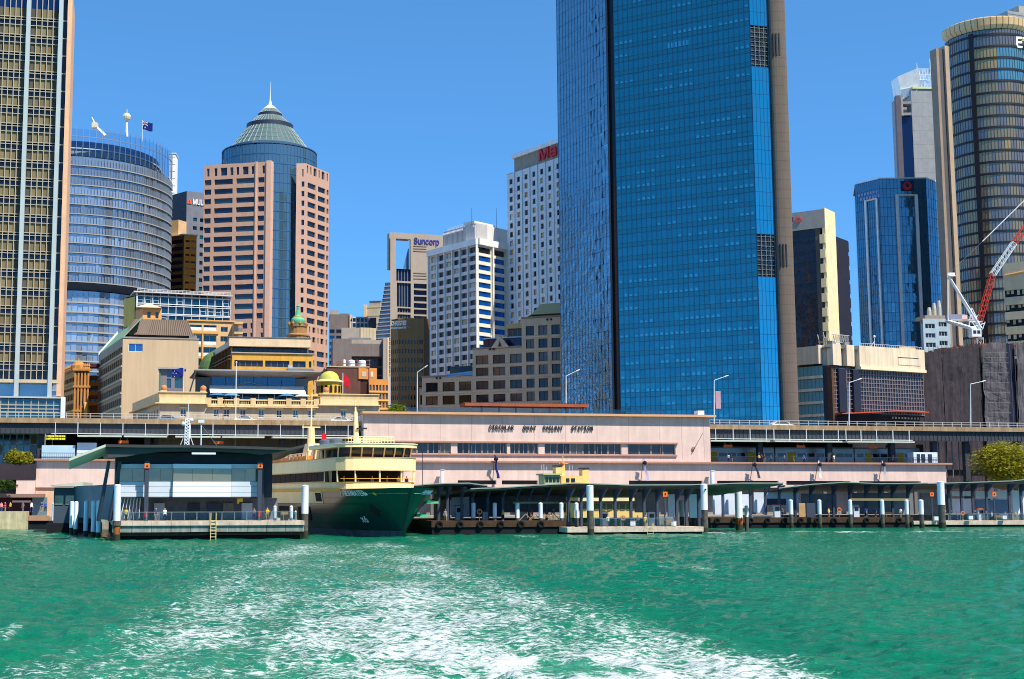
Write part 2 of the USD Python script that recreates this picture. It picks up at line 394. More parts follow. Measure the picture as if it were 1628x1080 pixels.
# ---------------------------------------------------------------- shared building pieces
GZ = 1.99            # top of the quay ground
WHITE_METAL = mat('white_metal', lin(222, 224, 224), .45, .4, var=.05)
DARK_METAL = mat('dark_metal', lin(38, 42, 48), .5, .4, var=.12)
GREY_METAL = mat('grey_metal', lin(120, 124, 126), .5, .4, var=.1)
ROOF_GREY = mat('roof_grey', lin(120, 116, 110), .85, .15, var=.15)
G_DARK = glass('glass_dark', lin(44, 48, 54), .35, .10, .5, .15)
G_DARKER = glass('glass_black', lin(28, 28, 32), .3, .12, .5, .15)
G_BLUE = glass('glass_blue', lin(44, 108, 140), .55, .08, .3, .15)
G_TEAL = glass('glass_teal', lin(50, 92, 100), .45, .10, .4, .15)
BLIND = mat('window_blind', lin(196, 178, 150), .8, .2, rand=.25)
def solid_plan(t, pts, z0, z1, m, inset=.5, roof=ROOF_GREY, name='core'):
 """The body behind the faces and the roof over it."""
 pl = sg.Polygon([tuple(p[:2]) for p in pts]).buffer(0)
 if pl.area < 0: pl = sg.Polygon(list(pl.exterior.coords)[::-1])
 pl = sg.polygon.orient(pl)
 body = pl.buffer(-inset, join_style=2)
 if body.is_empty: body = pl.buffer(-.15, join_style=2)
 for g_ in getattr(body, 'geoms', [body]):
  if not g_.is_empty: part(t, name, MB().prism(g_, z0, z1 - .15), m)
 part(t, 'roof', MB().prism(pl.buffer(-.02, join_style=2), z1 - .14, z1 + .05), roof)
def panes(t, fr, holes, depth, mats, name='window', thick=.08, frame=None, d=0.0, mull=0, fw=.09, sill=None):
 for a, b, c, e in holes:
  if b - a < .02 or e - c < .02: continue
  w = part(t, name, MB().fbox(fr, a - .01, b + .01, c - .01, e + .01, d - depth - thick, d - depth), RND.choice(mats) if isinstance(mats, list) else mats)
  if frame:
   m = MB()
   D0, D1 = d - depth + .01, d - depth + .09
   m.fbox(fr, a, b, c, c + fw, D0, D1).fbox(fr, a, b, e - fw, e, D0, D1)
   m.fbox(fr, a, a + fw, c + fw, e - fw, D0, D1).fbox(fr, b - fw, b, c + fw, e - fw, D0, D1)
   for k in range(mull):
    x = a + (b - a) * (k + 1) / (mull + 1)
    m.fbox(fr, x - fw / 2, x + fw / 2, c + fw, e - fw, D0, D1)
   part(w, 'frame', m, frame)
def grid(cols, rows): return [(a, b, c, e) for a, b in cols for c, e in rows]
def cols_px(fr, py, pairs): return [(fr.U(a, py), fr.U(b, py)) for a, b in pairs]
def rows_px(fr, px, pairs): return [(fr.Z(px, b), fr.Z(px, a)) for a, b in pairs]
def rows_even(ztop, h, pitch, n): return [(ztop - k * pitch - h, ztop - k * pitch) for k in range(n)]
def panel_rows(fr, u0, u1, z0, z1, n, d=0.0, jit=.012, rng=NP):
 """A band of separate, very slightly turned sheets of glass."""
 m = MB()
 e = np.linspace(u0, u1, n + 1)
 for a, b in zip(e[:-1], e[1:]):
  j = rng.randn(2) * jit
  P = fr.pt
  w, h = (b - a) / 2, (z1 - z0) / 2
  m.quad(P(a, z0, d - w * j[0] - h * j[1]), P(b, z0, d + w * j[0] - h * j[1]), P(b, z1, d + w * j[0] + h * j[1]), P(a, z1, d - w * j[0] + h * j[1]))
 return m
def ring_panels(c, R, z0, z1, n, a0, a1, jit=.01, sx=1.0, sy=1.0, rng=NP):
 m = MB()
 th = np.linspace(a0, a1, n + 1)
 for k in range(n):
  j = 1 + rng.randn() * jit * .05
  p = [np.array([c[0] + sx * R * math.cos(t) * j, c[1] + sy * R * math.sin(t) * j]) for t in th[k:k + 2]]
  q = rng.randn(2) * jit
  m.quad([*(p[0] * 1), z0], [*(p[1]), z0], [p[1][0], p[1][1] + q[0], z1], [p[0][0], p[0][1] + q[0], z1])
 return m
def letters(t, fr, txt, pxa, pya, pxb, hpx, m, d=.1, bold=True, name='lettering', depth=.25):
 """Raised lettering whose foot runs from (pxa, pya) to the column pxb."""
 u0, z0 = fr.hit(pxa, pya, d); u1, _ = fr.hit(pxb, pya, d)
 h = fr.Z(pxa, pya - hpx, d) - z0
 return part(t, name, MB().text(fr, txt, u0, z0, h, d, depth, bold, width=abs(u1 - u0)), m)
RED_SIGN = mat('sign_red', lin(200, 30, 45), .5, .3)
WHITE_SIGN = mat('sign_white', lin(235, 235, 235), .5, .3)
FLAG_BLUE = mat('flag_blue', lin(30, 40, 110), .8, .1)
FLAG_RED = mat('flag_red', lin(196, 30, 44), .8, .1)
FLAG_WHITE = mat('flag_white', lin(230, 226, 222), .8, .1)
def wavy(fr, u0, z0, w, h, poly_uv, d, phase=0.0, droop=.25):
 """A piece of bunting: (s, t) in 0..1 mapped to a waving sheet with thickness."""
 m = MB()
 pl = sg.Polygon(poly_uv)
 seg = pl.segmentize(.12)
 m0 = trimesh.creation.extrude_polygon(seg, 1.0, engine='earcut')
 v = np.array(m0.vertices); s_, t_, k = v[:, 0], v[:, 1], v[:, 2]
 dd = d + .16 * w * s_ * np.sin(6.5 * s_ + phase) * .6 + (k - .5) * .05
 uu = u0 + w * s_
 zz = z0 + h * t_ - droop * h * s_ ** 1.6 + .05 * h * np.sin(7 * s_ + phase)
 out = np.empty_like(v)
 out[:, :2] = fr.O + uu[:, None] * fr.u + dd[:, None] * fr.n
 out[:, 2] = zz
 return m.add(out, m0.faces)
def flag_australian(fr, u, z_top, w, h, pole_bottom, label, pole_mat=WHITE_METAL, r=.06, d=0.0, droop=.25):
 b = fr.pt(u, pole_bottom, d)
 t = thing('flag_on_pole', label, 'flag', b)
 part(t, 'pole', MB().cyl(b, fr.pt(u, z_top + .15 * h, d), r, r * .7, 8), pole_mat)
 part(t, 'cloth', wavy(fr, u + r, z_top - h, w, h, [(0, 0), (1, 0), (1, 1), (0, 1)], d, droop=droop), FLAG_BLUE)
 for k, e in enumerate((.10,)):
  for nm, pls, mt, dd in (('white_cross', [[(0, .7), (.5, .7), (.5, .82), (0, .82)], [(.2, .5), (.3, .5), (.3, 1), (.2, 1)], [(0, .5), (.06, .5), (.5, .94), (.5, 1), (.44, 1), (0, .56)], [(0, .94), (.44, .5), (.5, .5), (.5, .56), (.06, 1), (0, 1)]], FLAG_WHITE, .06),
       ('red_cross', [[(0, .725), (.5, .725), (.5, .795), (0, .795)], [(.225, .5), (.275, .5), (.275, 1), (.225, 1)]], FLAG_RED, .12)):
   m = MB()
   for pl in pls:
    q = wavy(fr, u + r, z_top - h, w, h, pl, d + dd, droop=droop); m.mesh(q.tri())
   part(t, nm, m, mt)
 m = MB()
 for cx, cy, rr in ((.25, .22, .13), (.75, .82, .07), (.75, .17, .07), (.62, .52, .07), (.88, .58, .07)):
  st = [(cx + rr * .6 * (1 if i % 2 == 0 else .45) * math.sin(i * math.pi / 7), cy + rr * (1 if i % 2 == 0 else .45) * math.cos(i * math.pi / 7)) for i in range(14)]
  m.mesh(wavy(fr, u + r, z_top - h, w, h, st, d + .08, droop=droop).tri())
 part(t, 'stars', m, FLAG_WHITE)
 return t
# ---------------------------------------------------------------- finned office tower at the left edge
def finned_tower():
 f = frame(-120, 300, 285, 12, 94, 300)
 W = f.W
 t = thing('office_tower', 'tall office tower with white vertical fins and olive blinds at the left edge', 'office tower', f.pt(W / 2, GZ))
 TAN = mat('blind_olive', lin(118, 104, 74), .75, .3, rand=.22)
 TAN2 = mat('blind_grey', lin(80, 76, 66), .75, .3, rand=.2)
 DK = glass('glass_strip', lin(34, 36, 46), .4, .1, .6, .1)
 FIN = mat('fin_white', lin(172, 182, 182), .5, .4, var=.06)
 PEACH = mat('sandstone_peach', lin(222, 176, 140), .8, .2, streak=.1)
 MUL = mat('mullion_pale', lin(184, 174, 154), .5, .4, var=.05)
 z56, z575 = f.Z(60, 56), f.Z(60, 575.3)
 pit = (z56 - z575) / 18.0
 zbot, ztop = f.Z(60, 604), f.Z(60, -6)
 solid_plan(t, [f.pt(-1, 0), f.pt(W, 0), f.pt(W, 0, -16), f.pt(-1, 0, -16)], zbot, ztop + 2, G_DARKER, .6)
 fins = [f.U(x, 300) for x in (-119, -67, -15, 37, 89)]
 fw = 3.4 / 7.5 * 1.0
 for x in fins: part(t, 'fin', MB().fbox(f, x - fw, x + fw, f.Z(60, 633), ztop + 1.5, -.2, 1.3), FIN)
 mul, tr = MB(), MB()
 for i in range(len(fins) - 1):
  a, b = fins[i] + fw, fins[i + 1] - fw
  e = np.linspace(a, b, 6)
  for x in e[1:-1]: mul.fbox(f, x - .075, x + .075, zbot, ztop, -.28, .12)
  for k in range(-1, 19):
   zt = z56 + (1 - k) * pit if False else z56 - (k - 0) * pit + 0
   # tan part ends at zt (its foot); dark strip below the triple rail
   foot = z56 - k * pit
   head = foot + pit * .50
   if head > ztop: head = min(head, ztop)
   for q in range(5):
    shade = q == 4 or (q == 0)
    if foot > zbot - .5 and head - foot > .3:
     part(t, 'window', MB().fbox(f, e[q] + .1, e[q + 1] - .1, max(foot, zbot), head, -.42, -.3), TAN2 if shade else TAN)
    z1, z0 = foot - pit * .21, foot - pit * .45
    if z0 > zbot: part(t, 'glazed_strip', MB().fbox(f, e[q] + .1, e[q + 1] - .1, z0, z1, -.45, -.34), DK)
   for o in (.03, .17, .475):
    z = foot - pit * o
    if zbot < z < ztop: tr.fbox(f, a, b, z - .065, z + .065, -.3, .02)
  part(t, 'window', MB().fbox(f, a, b, z56 + pit * 1.3, ztop, -.45, -.35), glass('glass_top_floor', lin(24, 52, 96), .5, .1, .3, .1))
 part(t, 'mullions', mul, MUL, kind='stuff'); part(t, 'transoms', tr, MUL, kind='stuff')
 part(t, 'corner_recess', MB().fbox(f, fins[-1] + fw + .02, W + .74, zbot, ztop, -8, -.5), G_DARKER)
 m = MB()
 for k in range(-1, 19): m.fbox(f, fins[-1] + fw + .02, W + .74, z56 - (k + .1) * pit, z56 - (k + .04) * pit, -.49, -.3)
 part(t, 'recess_transoms', m, MUL, kind='stuff')
 part(t, 'end_wall', MB().fbox(f, W + .75, W + 1.75, f.Z(60, 630), ztop + 1.5, -15.5, .95), PEACH)
 # foot of the tower
 part(t, 'slab', MB().fbox(f, -1, W + 1.2, f.Z(60, 609.5), zbot - .03, -3, 1.0), mat('stone_beige', lin(196, 180, 150), .8, .2, streak=.1))
 lob = glass('glass_lobby', lin(120, 150, 165), .5, .08, .3, .3)
 for i in range(len(fins) - 1):
  part(t, 'lobby_window', MB().fbox(f, fins[i], fins[i + 1], f.Z(60, 631), f.Z(60, 610), -1.4, -1.2), lob)
 part(t, 'ledge', MB().fbox(f, -1, W + 2.6, f.Z(60, 634), f.Z(60, 631.5), -3, 1.6), FIN)
 zt, zb = f.Z(60, 634.3), GZ
 part(t, 'podium_back', MB().fbox(f, -1, W + 2.2, zb, zt, -4, -.5), G_DARKER)
 for k in range(18):
  a = f.U(-118 + 12 * k, 640)
  b = f.U(-106 + 12 * k, 640)
  if b < W + 2: part(t, 'podium_window', MB().fbox(f, a + .08, b - .08, f.Z(60, 672), zt - .1, .85, 1.0), G_TEAL)
 m = MB()
 for k in range(18):
  a = f.U(-118 + 12 * k, 640)
  if a < W + 2: m.fbox(f, a - .07, a + .07, zb, zt, .8, 1.2)
 for y in (645, 651, 656): m.fbox(f, -1, W + 2, f.Z(60, y) - .09, f.Z(60, y) + .09, 1.0, 1.22)
 part(t, 'podium_grid', m, MUL, kind='stuff')
 part(t, 'white_post', MB().fbox(f, f.U(97, 650), f.U(104, 650), zb, f.Z(60, 632), .2, 1.9), WHITE_METAL)
finned_tower()
# ---------------------------------------------------------------- curved glass tower
def curved_tower():
 C = at_depth(112, 400, 508)[:2]; R = 38.0
 zz = lambda y: at_depth(112, y, 470)[2]
 t = thing('glass_tower', 'rounded glass tower with pale floor ledges behind the finned tower', 'office tower', (*C, GZ))
 GL = glass('glass_curved', lin(178, 186, 194), .6, .08, .45, .25, tint2=lin(126, 136, 146))
 LED = mat('ledge_pale', lin(158, 156, 148), .55, .3, var=.06)
 A0, A1 = math.radians(175), math.radians(365)
 part(t, 'core', MB().lathe((*C, 0), [(R - 4.4, GZ), (R - 4.4, zz(455)), (R - 1.6, zz(452)), (R - 1.6, zz(246))], 64), G_DARKER)
 part(t, 'roof', MB().lathe((*C, 0), [(R - .3, zz(246)), (.1, zz(246))], 64), ROOF_GREY)
 ys = [246 + 15.45 * k for k in range(14)]
 fins = MB()
 n = 110
 for k in range(13):
  z1, z0 = zz(ys[k]), zz(ys[k + 1])
  part(t, 'glass_band', ring_panels(C, R - .1, z0 + .3, z1 - .25, n, A0, A1, .05), GL)
  part(t, 'floor_ledge', MB().lathe((*C, 0), [(R - .6, z0 - .15), (R + .5, z0 - .15), (R + .5, z0 + .15), (R - .6, z0 + .15)], 110, A0, A1), LED)
  for th in np.linspace(A0, A1, n + 1):
   c = np.array([C[0] + (R + .12) * math.cos(th), C[1] + (R + .12) * math.sin(th)])
   fins.box((*c, z0 + .25 + (z1 - z0) * .34), (.45, .11, (z1 - z0) * .62), th)
 part(t, 'vertical_fins', fins, mat('fin_silver', lin(130, 142, 156), .4, .5, .3), kind='stuff')
 # recessed belt and the narrower floors under it
 part(t, 'soffit', MB().lathe((*C, 0), [(R + .3, zz(447.5)), (R - 3.2, zz(458))], 90, A0, A1), mat('soffit_dark', lin(52, 60, 72), .7, .2))
 R2 = R - 3.0
 low = [458, 478, 493.7, 509.3, 525, 540.8, 556.5, 572.3, 588, 604, 620, 636]
 f2 = MB()
 for k in range(len(low) - 1):
  z1, z0 = zz(low[k]), zz(low[k + 1])
  part(t, 'glass_band', ring_panels(C, R2, z0 + .3, z1 - .25, 60, A0, A1, .05), GL)
  part(t, 'floor_ledge', MB().lathe((*C, 0), [(R2 - .6, z0 - .25), (R2 + .7, z0 - .25), (R2 + .7, z0 + .25), (R2 - .6, z0 + .25)], 90, A0, A1), LED)
  for th in np.linspace(A0, A1, 61):
   c = np.array([C[0] + (R2 + .1) * math.cos(th), C[1] + (R2 + .1) * math.sin(th)])
   f2.box((*c, (z0 + z1) / 2 - .4), (.4, .18, (z1 - z0) * .6), th)
 part(t, 'lower_fins', f2, LOOKS['fin_silver'], kind='stuff')
 # open screen above the roof
 zr, zt = zz(246), zz(203)
 CG = clear_glass('glass_screen', (.72, .82, .92), 1.5)
 part(t, 'glass_screen', ring_panels(C, R, zr + .2, zt, n, A0, A1, .02), CG)
 m = MB()
 for th in np.linspace(A0, A1, n + 1)[::2]:
  c = np.array([C[0] + R * math.cos(th), C[1] + R * math.sin(th)])
  m.box((*c, (zr + zt) / 2 + .5), (.22, .14, zt - zr + 1), th)
 m.lathe((*C, 0), [(R - .1, zz(215) - .1), (R + .15, zz(215) - .1), (R + .15, zz(215) + .15), (R - .1, zz(215) + .15)], 100, A0, A1)
 part(t, 'screen_mullions', m, LOOKS['fin_silver'], kind='stuff')
 Cd, Rd = C + np.array([2.0, -1.0]), 31.5
 part(t, 'plant_drum', MB().lathe((*Cd, 0), [(Rd, zr), (Rd, zz(229.5))], 72), mat('plant_wall', lin(150, 150, 160), .7, .2, streak=.15))
 part(t, 'drum_ledge', MB().lathe((*Cd, 0), [(Rd, zz(229.5)), (Rd + .5, zz(229.5)), (Rd + .5, zz(228)), (Rd, zz(228))], 72), WHITE_METAL)
 part(t, 'drum_glass', ring_panels(Cd, Rd - .4, zz(228), zz(216.5), 90, A0, A1, .03), glass('glass_drum', lin(36, 62, 100), .5, .1, .3, .1))
 part(t, 'drum_roof', MB().lathe((*Cd, 0), [(Rd - .4, zz(216.5)), (.1, zz(216.5))], 48), ROOF_GREY)
 # roof crane, mast, flag
 fr = Frame((C[0], C[1] - 20), 0)
 U, Z = fr.U, fr.Z
 t2 = thing('roof_crane', 'small white maintenance crane on the rounded glass tower roof', 'crane', fr.pt(U(160, 215), Z(160, 218)))
 part(t2, 'jib', MB().cyl(fr.pt(U(167, 216), Z(167, 217)), fr.pt(U(150, 196), Z(150, 199)), 1.0, .5, 6), WHITE_METAL)
 part(t2, 'cab', MB().fbox(fr, U(147, 205), U(155, 205), Z(150, 204), Z(150, 196), -1.2, 1.2), mat('cream_paint', lin(220, 205, 170), .5, .3))
 part(t2, 'mast', MB().cyl(fr.pt(U(152, 197), Z(152, 199)), fr.pt(U(146, 187), Z(146, 187)), .45, .2, 6), WHITE_METAL)
 t3 = thing('lamp_mast', 'white mast with a pale lantern head above the rounded glass tower', 'mast', fr.pt(U(201.5, 218), Z(201.5, 218)))
 part(t3, 'pole', MB().cyl(fr.pt(U(201.5, 218), Z(201.5, 218)), fr.pt(U(201.5, 190), Z(201.5, 192)), .55, .4, 8), mat('mast_pink', lin(230, 210, 205), .5, .3))
 part(t3, 'lantern', MB().lathe(fr.pt(U(201.5, 190), Z(201.5, 193)), [(.4, 0), (1.3, .8), (1.6, 1.8), (1.1, 2.8), (.15, 3.2), (.1, 4.6)], 10), LOOKS['cream_paint'])
 flag_australian(fr, U(226.5, 200), Z(226.5, 193), 3.7, 3.2, Z(226.5, 225), 'australian flag flying above the rounded glass tower', r=.12)
curved_tower()
def simple_box(name, label, cat, f, D, z0, z1, wall, inset=.02, roof=ROOF_GREY):
 t = thing(name, label, cat, f.pt(f.W / 2, GZ, -D / 2))
 solid_plan(t, [f.pt(0, 0), f.pt(f.W, 0), f.pt(f.W, 0, -D), f.pt(0, 0, -D)], z0, z1, wall, inset, roof, 'wall')
 return t
f = frame(268, 300, 590, 2, 278, 300)
t = simple_box('slender_tower', 'narrow bright white slab rising behind the rounded glass tower', 'tower', f, 8, GZ, f.Z(273, 245), mat('white_render', lin(236, 230, 222), .7, .2, var=.04))
part(t, 'parapet', MB().fbox(f, -.3, f.W + .3, f.Z(273, 245) + .06, f.Z(273, 243.5), -8.3, .3), WHITE_METAL)
m_ = MB()
for k in range(24): m_.fbox(f, 0, f.W, f.Z(273, 250) - 3.3 * k, f.Z(273, 250) - 3.3 * k + .12, .02, .08)
part(t, 'panel_joints', m_, GREY_METAL, kind='stuff')
# dark tower with a roof sign
def dark_sign_tower():
 fL = frame(297, 310, 560, -45, 268, 310); fR = frame(297, 310, 560, 28, 345, 310)
 t = thing('office_tower', 'dark grey office tower with white roof lettering left of the pink tower', 'office tower', fR.pt(0, GZ))
 zt = fR.Z(297, 304)
 c = fR.pt(0, 0)
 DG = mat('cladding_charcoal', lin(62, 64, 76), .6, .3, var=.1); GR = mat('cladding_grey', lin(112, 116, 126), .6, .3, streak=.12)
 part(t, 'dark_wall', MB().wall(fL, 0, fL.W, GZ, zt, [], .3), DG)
 rows = rows_even(fR.Z(297, 345), 1.6, 3.7, 30)
 cols = [(a, a + 1.7) for a in np.arange(3.0, fR.W - 2, 3.1)]
 H = grid(cols, [r for r in rows if r[0] > GZ + 4])
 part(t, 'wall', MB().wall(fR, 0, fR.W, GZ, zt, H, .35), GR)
 panes(t, fR, H[:220], .3, [G_DARK, G_BLUE, G_DARKER])
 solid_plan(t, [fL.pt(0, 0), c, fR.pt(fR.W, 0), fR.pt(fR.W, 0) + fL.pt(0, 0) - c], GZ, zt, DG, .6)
 letters(t, fR, 'MULPHA', 306, 325, 338, 8.5, WHITE_SIGN, .15)
 u, z = fR.hit(300, 324, .1)
 a = fR.Z(300, 314) - z
 m = MB().ext(fR, sg.Polygon([(u - .7, z), (u + 1.3, z), (u + .3, z + a)], [[(u + .05, z + .4), (u + .6, z + .4), (u + .32, z + a * .6)]]), .1, .3)
 part(t, 'triangle_emblem', m, mat('sign_orange_red', lin(225, 90, 60), .5, .3))
dark_sign_tower()
# brown and orange balcony building
def orange_block():
 fL = frame(292, 420, 520, -30, 262, 420); fR = frame(292, 420, 520, 24, 312, 420)
 BR = mat('brick_brown', lin(112, 76, 52), .85, .15, streak=.1); OR = mat('render_orange', lin(214, 140, 62), .8, .15, var=.08)
 t = thing('apartment_building', 'brown and orange apartment block with balconies beside the pink tower', 'building', fR.pt(0, GZ))
 zt = fR.Z(292, 374); c = fR.pt(0, 0)
 rl = rows_px(fL, 280, [(382 + 11 * k, 388 + 11 * k) for k in range(12)])
 H = grid(cols_px(fL, 420, [(266, 290)]), rl)
 part(t, 'wall', MB().wall(fL, 0, fL.W, GZ, zt, H, .5), BR); panes(t, fL, H, .4, [G_DARKER, G_DARK])
 rr = rows_px(fR, 300, [(382 + 11 * k, 389 + 11 * k) for k in range(12)])
 H = grid(cols_px(fR, 420, [(294.5, 301), (303, 310.5)]), rr)
 part(t, 'wall', MB().wall(fR, 0, fR.W, GZ, zt, H, .9), OR); panes(t, fR, H, .8, [G_DARK, G_TEAL, BLIND])
 for a, b, z0, z1 in H:
  m = MB().fbox(fR, a, b, z0, z0 + .9, .05, .12)
  part(t, 'balcony_rail', m, OR)
 solid_plan(t, [fL.pt(0, 0), c, fR.pt(fR.W, 0), fR.pt(fR.W, 0) + fL.pt(0, 0) - c], GZ, zt, BR, 1.1)
 part(t, 'cornice', MB().fbox(fR, -.4, fR.W + .4, zt + .06, zt + .5, -3, .4).fbox(fL, -.4, fL.W, zt + .07, zt + .52, -3, .4), mat('cornice_cream', lin(226, 206, 172), .7, .2))
 part(t, 'stair_tower', MB().fbox(fL, fL.U(264, 360), fL.U(281, 360), zt + .06, fL.Z(272, 350), -6, -1), mat('render_beige', lin(206, 172, 130), .8, .2))
orange_block()
# ---------------------------------------------------------------- pink granite tower with a glass crown
def pink_tower():
 fL = frame(430, 400, 500, -12.8, 322.5, 400)
 fS = frame(470, 400, 503, -5, 484.5, 400)
 fR = Frame(fS.pt(fS.W, 0), 62); fR.W = fR.U(522.5, 400)
 PK = mat('granite_pink', lin(190, 152, 130), .7, .25, var=.06, streak=.06)
 PKL = mat('granite_pale', lin(212, 170, 148), .7, .25, var=.05)
 GW = glass('glass_window_slate', lin(40, 48, 66), .35, .1, .45, .1)
 GW2 = glass('glass_window_green', lin(58, 76, 84), .4, .1, .4, .1)
 t = thing('office_tower', 'pink granite tower with a round stepped glass crown and spire', 'office tower', fL.pt(fL.W / 2, GZ, -14))
 zt = fL.Z(428, 257); ztR = fS.Z(470, 260)
 zr0, zr14 = fL.Z(390, 283.2), fL.Z(390, 498.5)
 pit = (zr0 - zr14) / 14.0; h = pit * .56
 small = fL.Z(390, 514)
 cl = cols_px(fL, 400, [(323.5, 334), (339, 368.5), (374, 403), (409, 419)])
 rows = rows_even(zr0, h, pit, 15) + rows_even(small - pit * 2.0, h, pit, 8)
 H = grid(cl, rows)
 for y0 in (fL.Z(390, 266),): # tall slots under the parapet
  zt_, zb_ = fL.Z(390, 265), fL.Z(390, 277.5)
  H += grid(cols_px(fL, 270, [(329, 333), (341, 345.5), (351, 361), (366, 371), (376, 380), (386, 395), (400, 404), (417, 421)]), [(zb_, zt_)])
 for k in (0, 1):
  zt_ = small - k * pit
  H += grid(cols_px(fL, 515, [(324, 330), (340, 344), (350, 358), (363, 367), (385, 393), (398, 401), (414.5, 418)]), [(zt_ - h, zt_)])
 part(t, 'left_wall', MB().wall(fL, 0, fL.W - 1.9, GZ, zt, H, .7), PK)
 part(t, 'corner_pier', MB().fbox(fL, fL.W - 1.88, fL.W, GZ, zt + .3, -6, .5), PKL)
 part(t, 'pilaster', MB().fbox(fL, fL.U(405, 400), fL.U(407.4, 400), GZ, zt + .15, -.3, .45), PKL)
 panes(t, fL, H, .55, [GW, GW, GW2])
 # right wing
 Hs = grid(cols_px(fS, 400, [(478.5, 483)]), rows_even(zr0 - 1.2, h, pit, 24)) + grid(cols_px(fS, 400, [(479.3, 481.5)]), [(fS.Z(480, 281), fS.Z(480, 269))])
 part(t, 'wing_front', MB().wall(fS, 0, fS.W, GZ, ztR, Hs, .5), PKL); panes(t, fS, Hs, .4, GW)
 W = fR.W
 cr = [(W * .10, W * .43), (W * .53, W * .84), (W * .90, W * .985)]
 Hr = grid(cr, rows_even(zr0 - 1.2, h, pit, 15) + rows_even(small - 2.6 * pit, h, pit, 8))
 Hr += grid([(W * a, W * b) for a, b in ((.06, .11), (.2, .25), (.34, .46), (.55, .60), (.68, .80), (.90, .95))], [(zr0 + .6 * pit, zr0 + 1.45 * pit), (small - h - .8, small - .8), (small - h - pit - .8, small - pit - .8)])
 part(t, 'right_wall', MB().wall(fR, 0, W, GZ, ztR, Hr, .7), PK); panes(t, fR, Hr, .55, [GW, GW, G_DARKER])
 # body
 Cx = at_depth(428, 300, 521)
 C, R = Cx[:2], 76.5 / FPX * 521
 back = [fL.pt(0, 0), fL.pt(fL.W, 0), fS.pt(0, 0), fS.pt(fS.W, 0), fR.pt(W, 0), fR.pt(W, 0) + fL.pt(0, 0) * 0 + np.array([-14, 16, 0]), fL.pt(0, 0, -30)]
 pl = [back[0], back[1] + np.array([0, 5, 0]), back[2] + np.array([0, 4, 0]), back[3], back[4], back[5], back[6]]
 solid_plan(t, pl, GZ, zt - .6, PK, .8)
 zz = lambda y, Y=502.5: at_depth(428, y, Y)[2]
 GB = glass('glass_bay', lin(92, 124, 138), .6, .08, .3, .12)
 A0, A1 = math.radians(170), math.radians(370)
 zl = np.arange(GZ, zz(246, 521) - 1, pit)
 for k in range(4, len(zl)):
  top = min(zl[k] + pit, zz(246, 521))
  part(t, 'glass_band', ring_panels(C, R, zl[k], top - .05, 44, A0, A1, .03), GB)
 m = MB()
 for z in zl[4:]: m.lathe((*C, 0), [(R, z - .15), (R + .12, z - .15), (R + .12, z + .15), (R, z + .15)], 44, A0, A1)
 for th in np.linspace(A0, A1, 45): m.box((C[0] + R * math.cos(th), C[1] + R * math.sin(th), (zz(246, 521) + GZ) / 2), (.24, .12, zz(246, 521) - GZ), th)
 part(t, 'bay_mullions', m, mat('mullion_blue', lin(60, 100, 140), .4, .4, .3), kind='stuff')
 part(t, 'bay_core', MB().lathe((*C, 0), [(R - .5, GZ), (R - .5, zz(247, 521)), (1, zz(247, 521))], 48), G_DARKER)
 r = lambda px, Y=521: px / FPX * Y
 part(t, 'drum', ring_panels(C, r(63.5), zz(250, 521), zz(239.5, 521), 56, 0, 2 * math.pi, .02), GB)
 part(t, 'drum_rim', MB().lathe((*C, 0), [(r(77.2), zz(247, 521)), (r(77.2), zz(245.5, 521)), (r(62), zz(245, 521))], 60), mat('rim_blue', lin(50, 76, 106), .5, .4))
 LAT = glass('glass_cone', lin(104, 124, 118), .35, .2, .3, .1)
 cones = ((63.5, 239.5, 38.2, 207), (36, 200.5, 20, 187), (19.5, 182.5, 11.5, 174.5))
 for i, (ra, ya, rb, yb) in enumerate(cones):
  ra, rb = r(ra), r(rb); za, zb = zz(ya, 521), zz(yb, 521)
  part(t, 'glass_cone', MB().lathe((*C, 0), [(ra, za), (rb, zb)], 40), LAT)
  m = MB()
  for th in np.linspace(0, 2 * math.pi, 40, endpoint=False):
   m.cyl((C[0] + ra * math.cos(th), C[1] + ra * math.sin(th), za + .05), (C[0] + rb * math.cos(th), C[1] + rb * math.sin(th), zb + .05), .16, .12, 4)
  for k in range(1, 4 if i == 0 else 3):
   q = k / (4 if i == 0 else 3); rr, z = ra + (rb - ra) * q, za + (zb - za) * q
   m.lathe((*C, 0), [(rr + .12, z - .1), (rr + .2, z + .1), (rr, z + .2)], 40)
  part(t, 'cone_ribs', m, mat('rib_grey', lin(140, 150, 144), .5, .3), kind='stuff')
 DKD = mat('drum_dark', lin(40, 48, 66), .5, .4)
 part(t, 'crown_belt', MB().lathe((*C, 0), [(r(38), zz(207.3, 521)), (r(38), zz(200, 521)), (r(34), zz(200, 521))], 48), DKD)
 part(t, 'crown_belt', MB().lathe((*C, 0), [(r(19.6), zz(187, 521)), (r(19.6), zz(182, 521)), (r(17), zz(182, 521))], 40), DKD)
 part(t, 'cap', MB().lathe((*C, 0), [(r(11.5), zz(175, 521)), (r(11), zz(173.5, 521)), (r(6.5), zz(169.5, 521)), (r(3), zz(167, 521)), (r(2.2), zz(163, 521)), (r(.9), zz(158, 521))], 24), WHITE_METAL, smooth=40)
 part(t, 'spire', MB().cyl((*C, zz(159, 521)), (*C, zz(129, 521)), r(.9), r(.22), 8), WHITE_METAL)
 part(t, 'opening_frame', MB().box((C[0] - r(8), C[1] - r(61.5), (zz(241, 521) + zz(249, 521)) / 2), (r(27), 1.4, zz(243, 521) - zz(249, 521))), mat('loggia_tan', lin(150, 130, 112), .7, .2))
 m = MB()
 for k in range(8): m.cyl(fL.pt(1 + k * 1.1, zt, -1), fL.pt(1 + k * 1.1, zt + 1.0 + .8 * (k % 3 == 0), -1), .06, .05, 5)
 part(t, 'roof_rail', m, GREY_METAL, kind='stuff')
pink_tower()
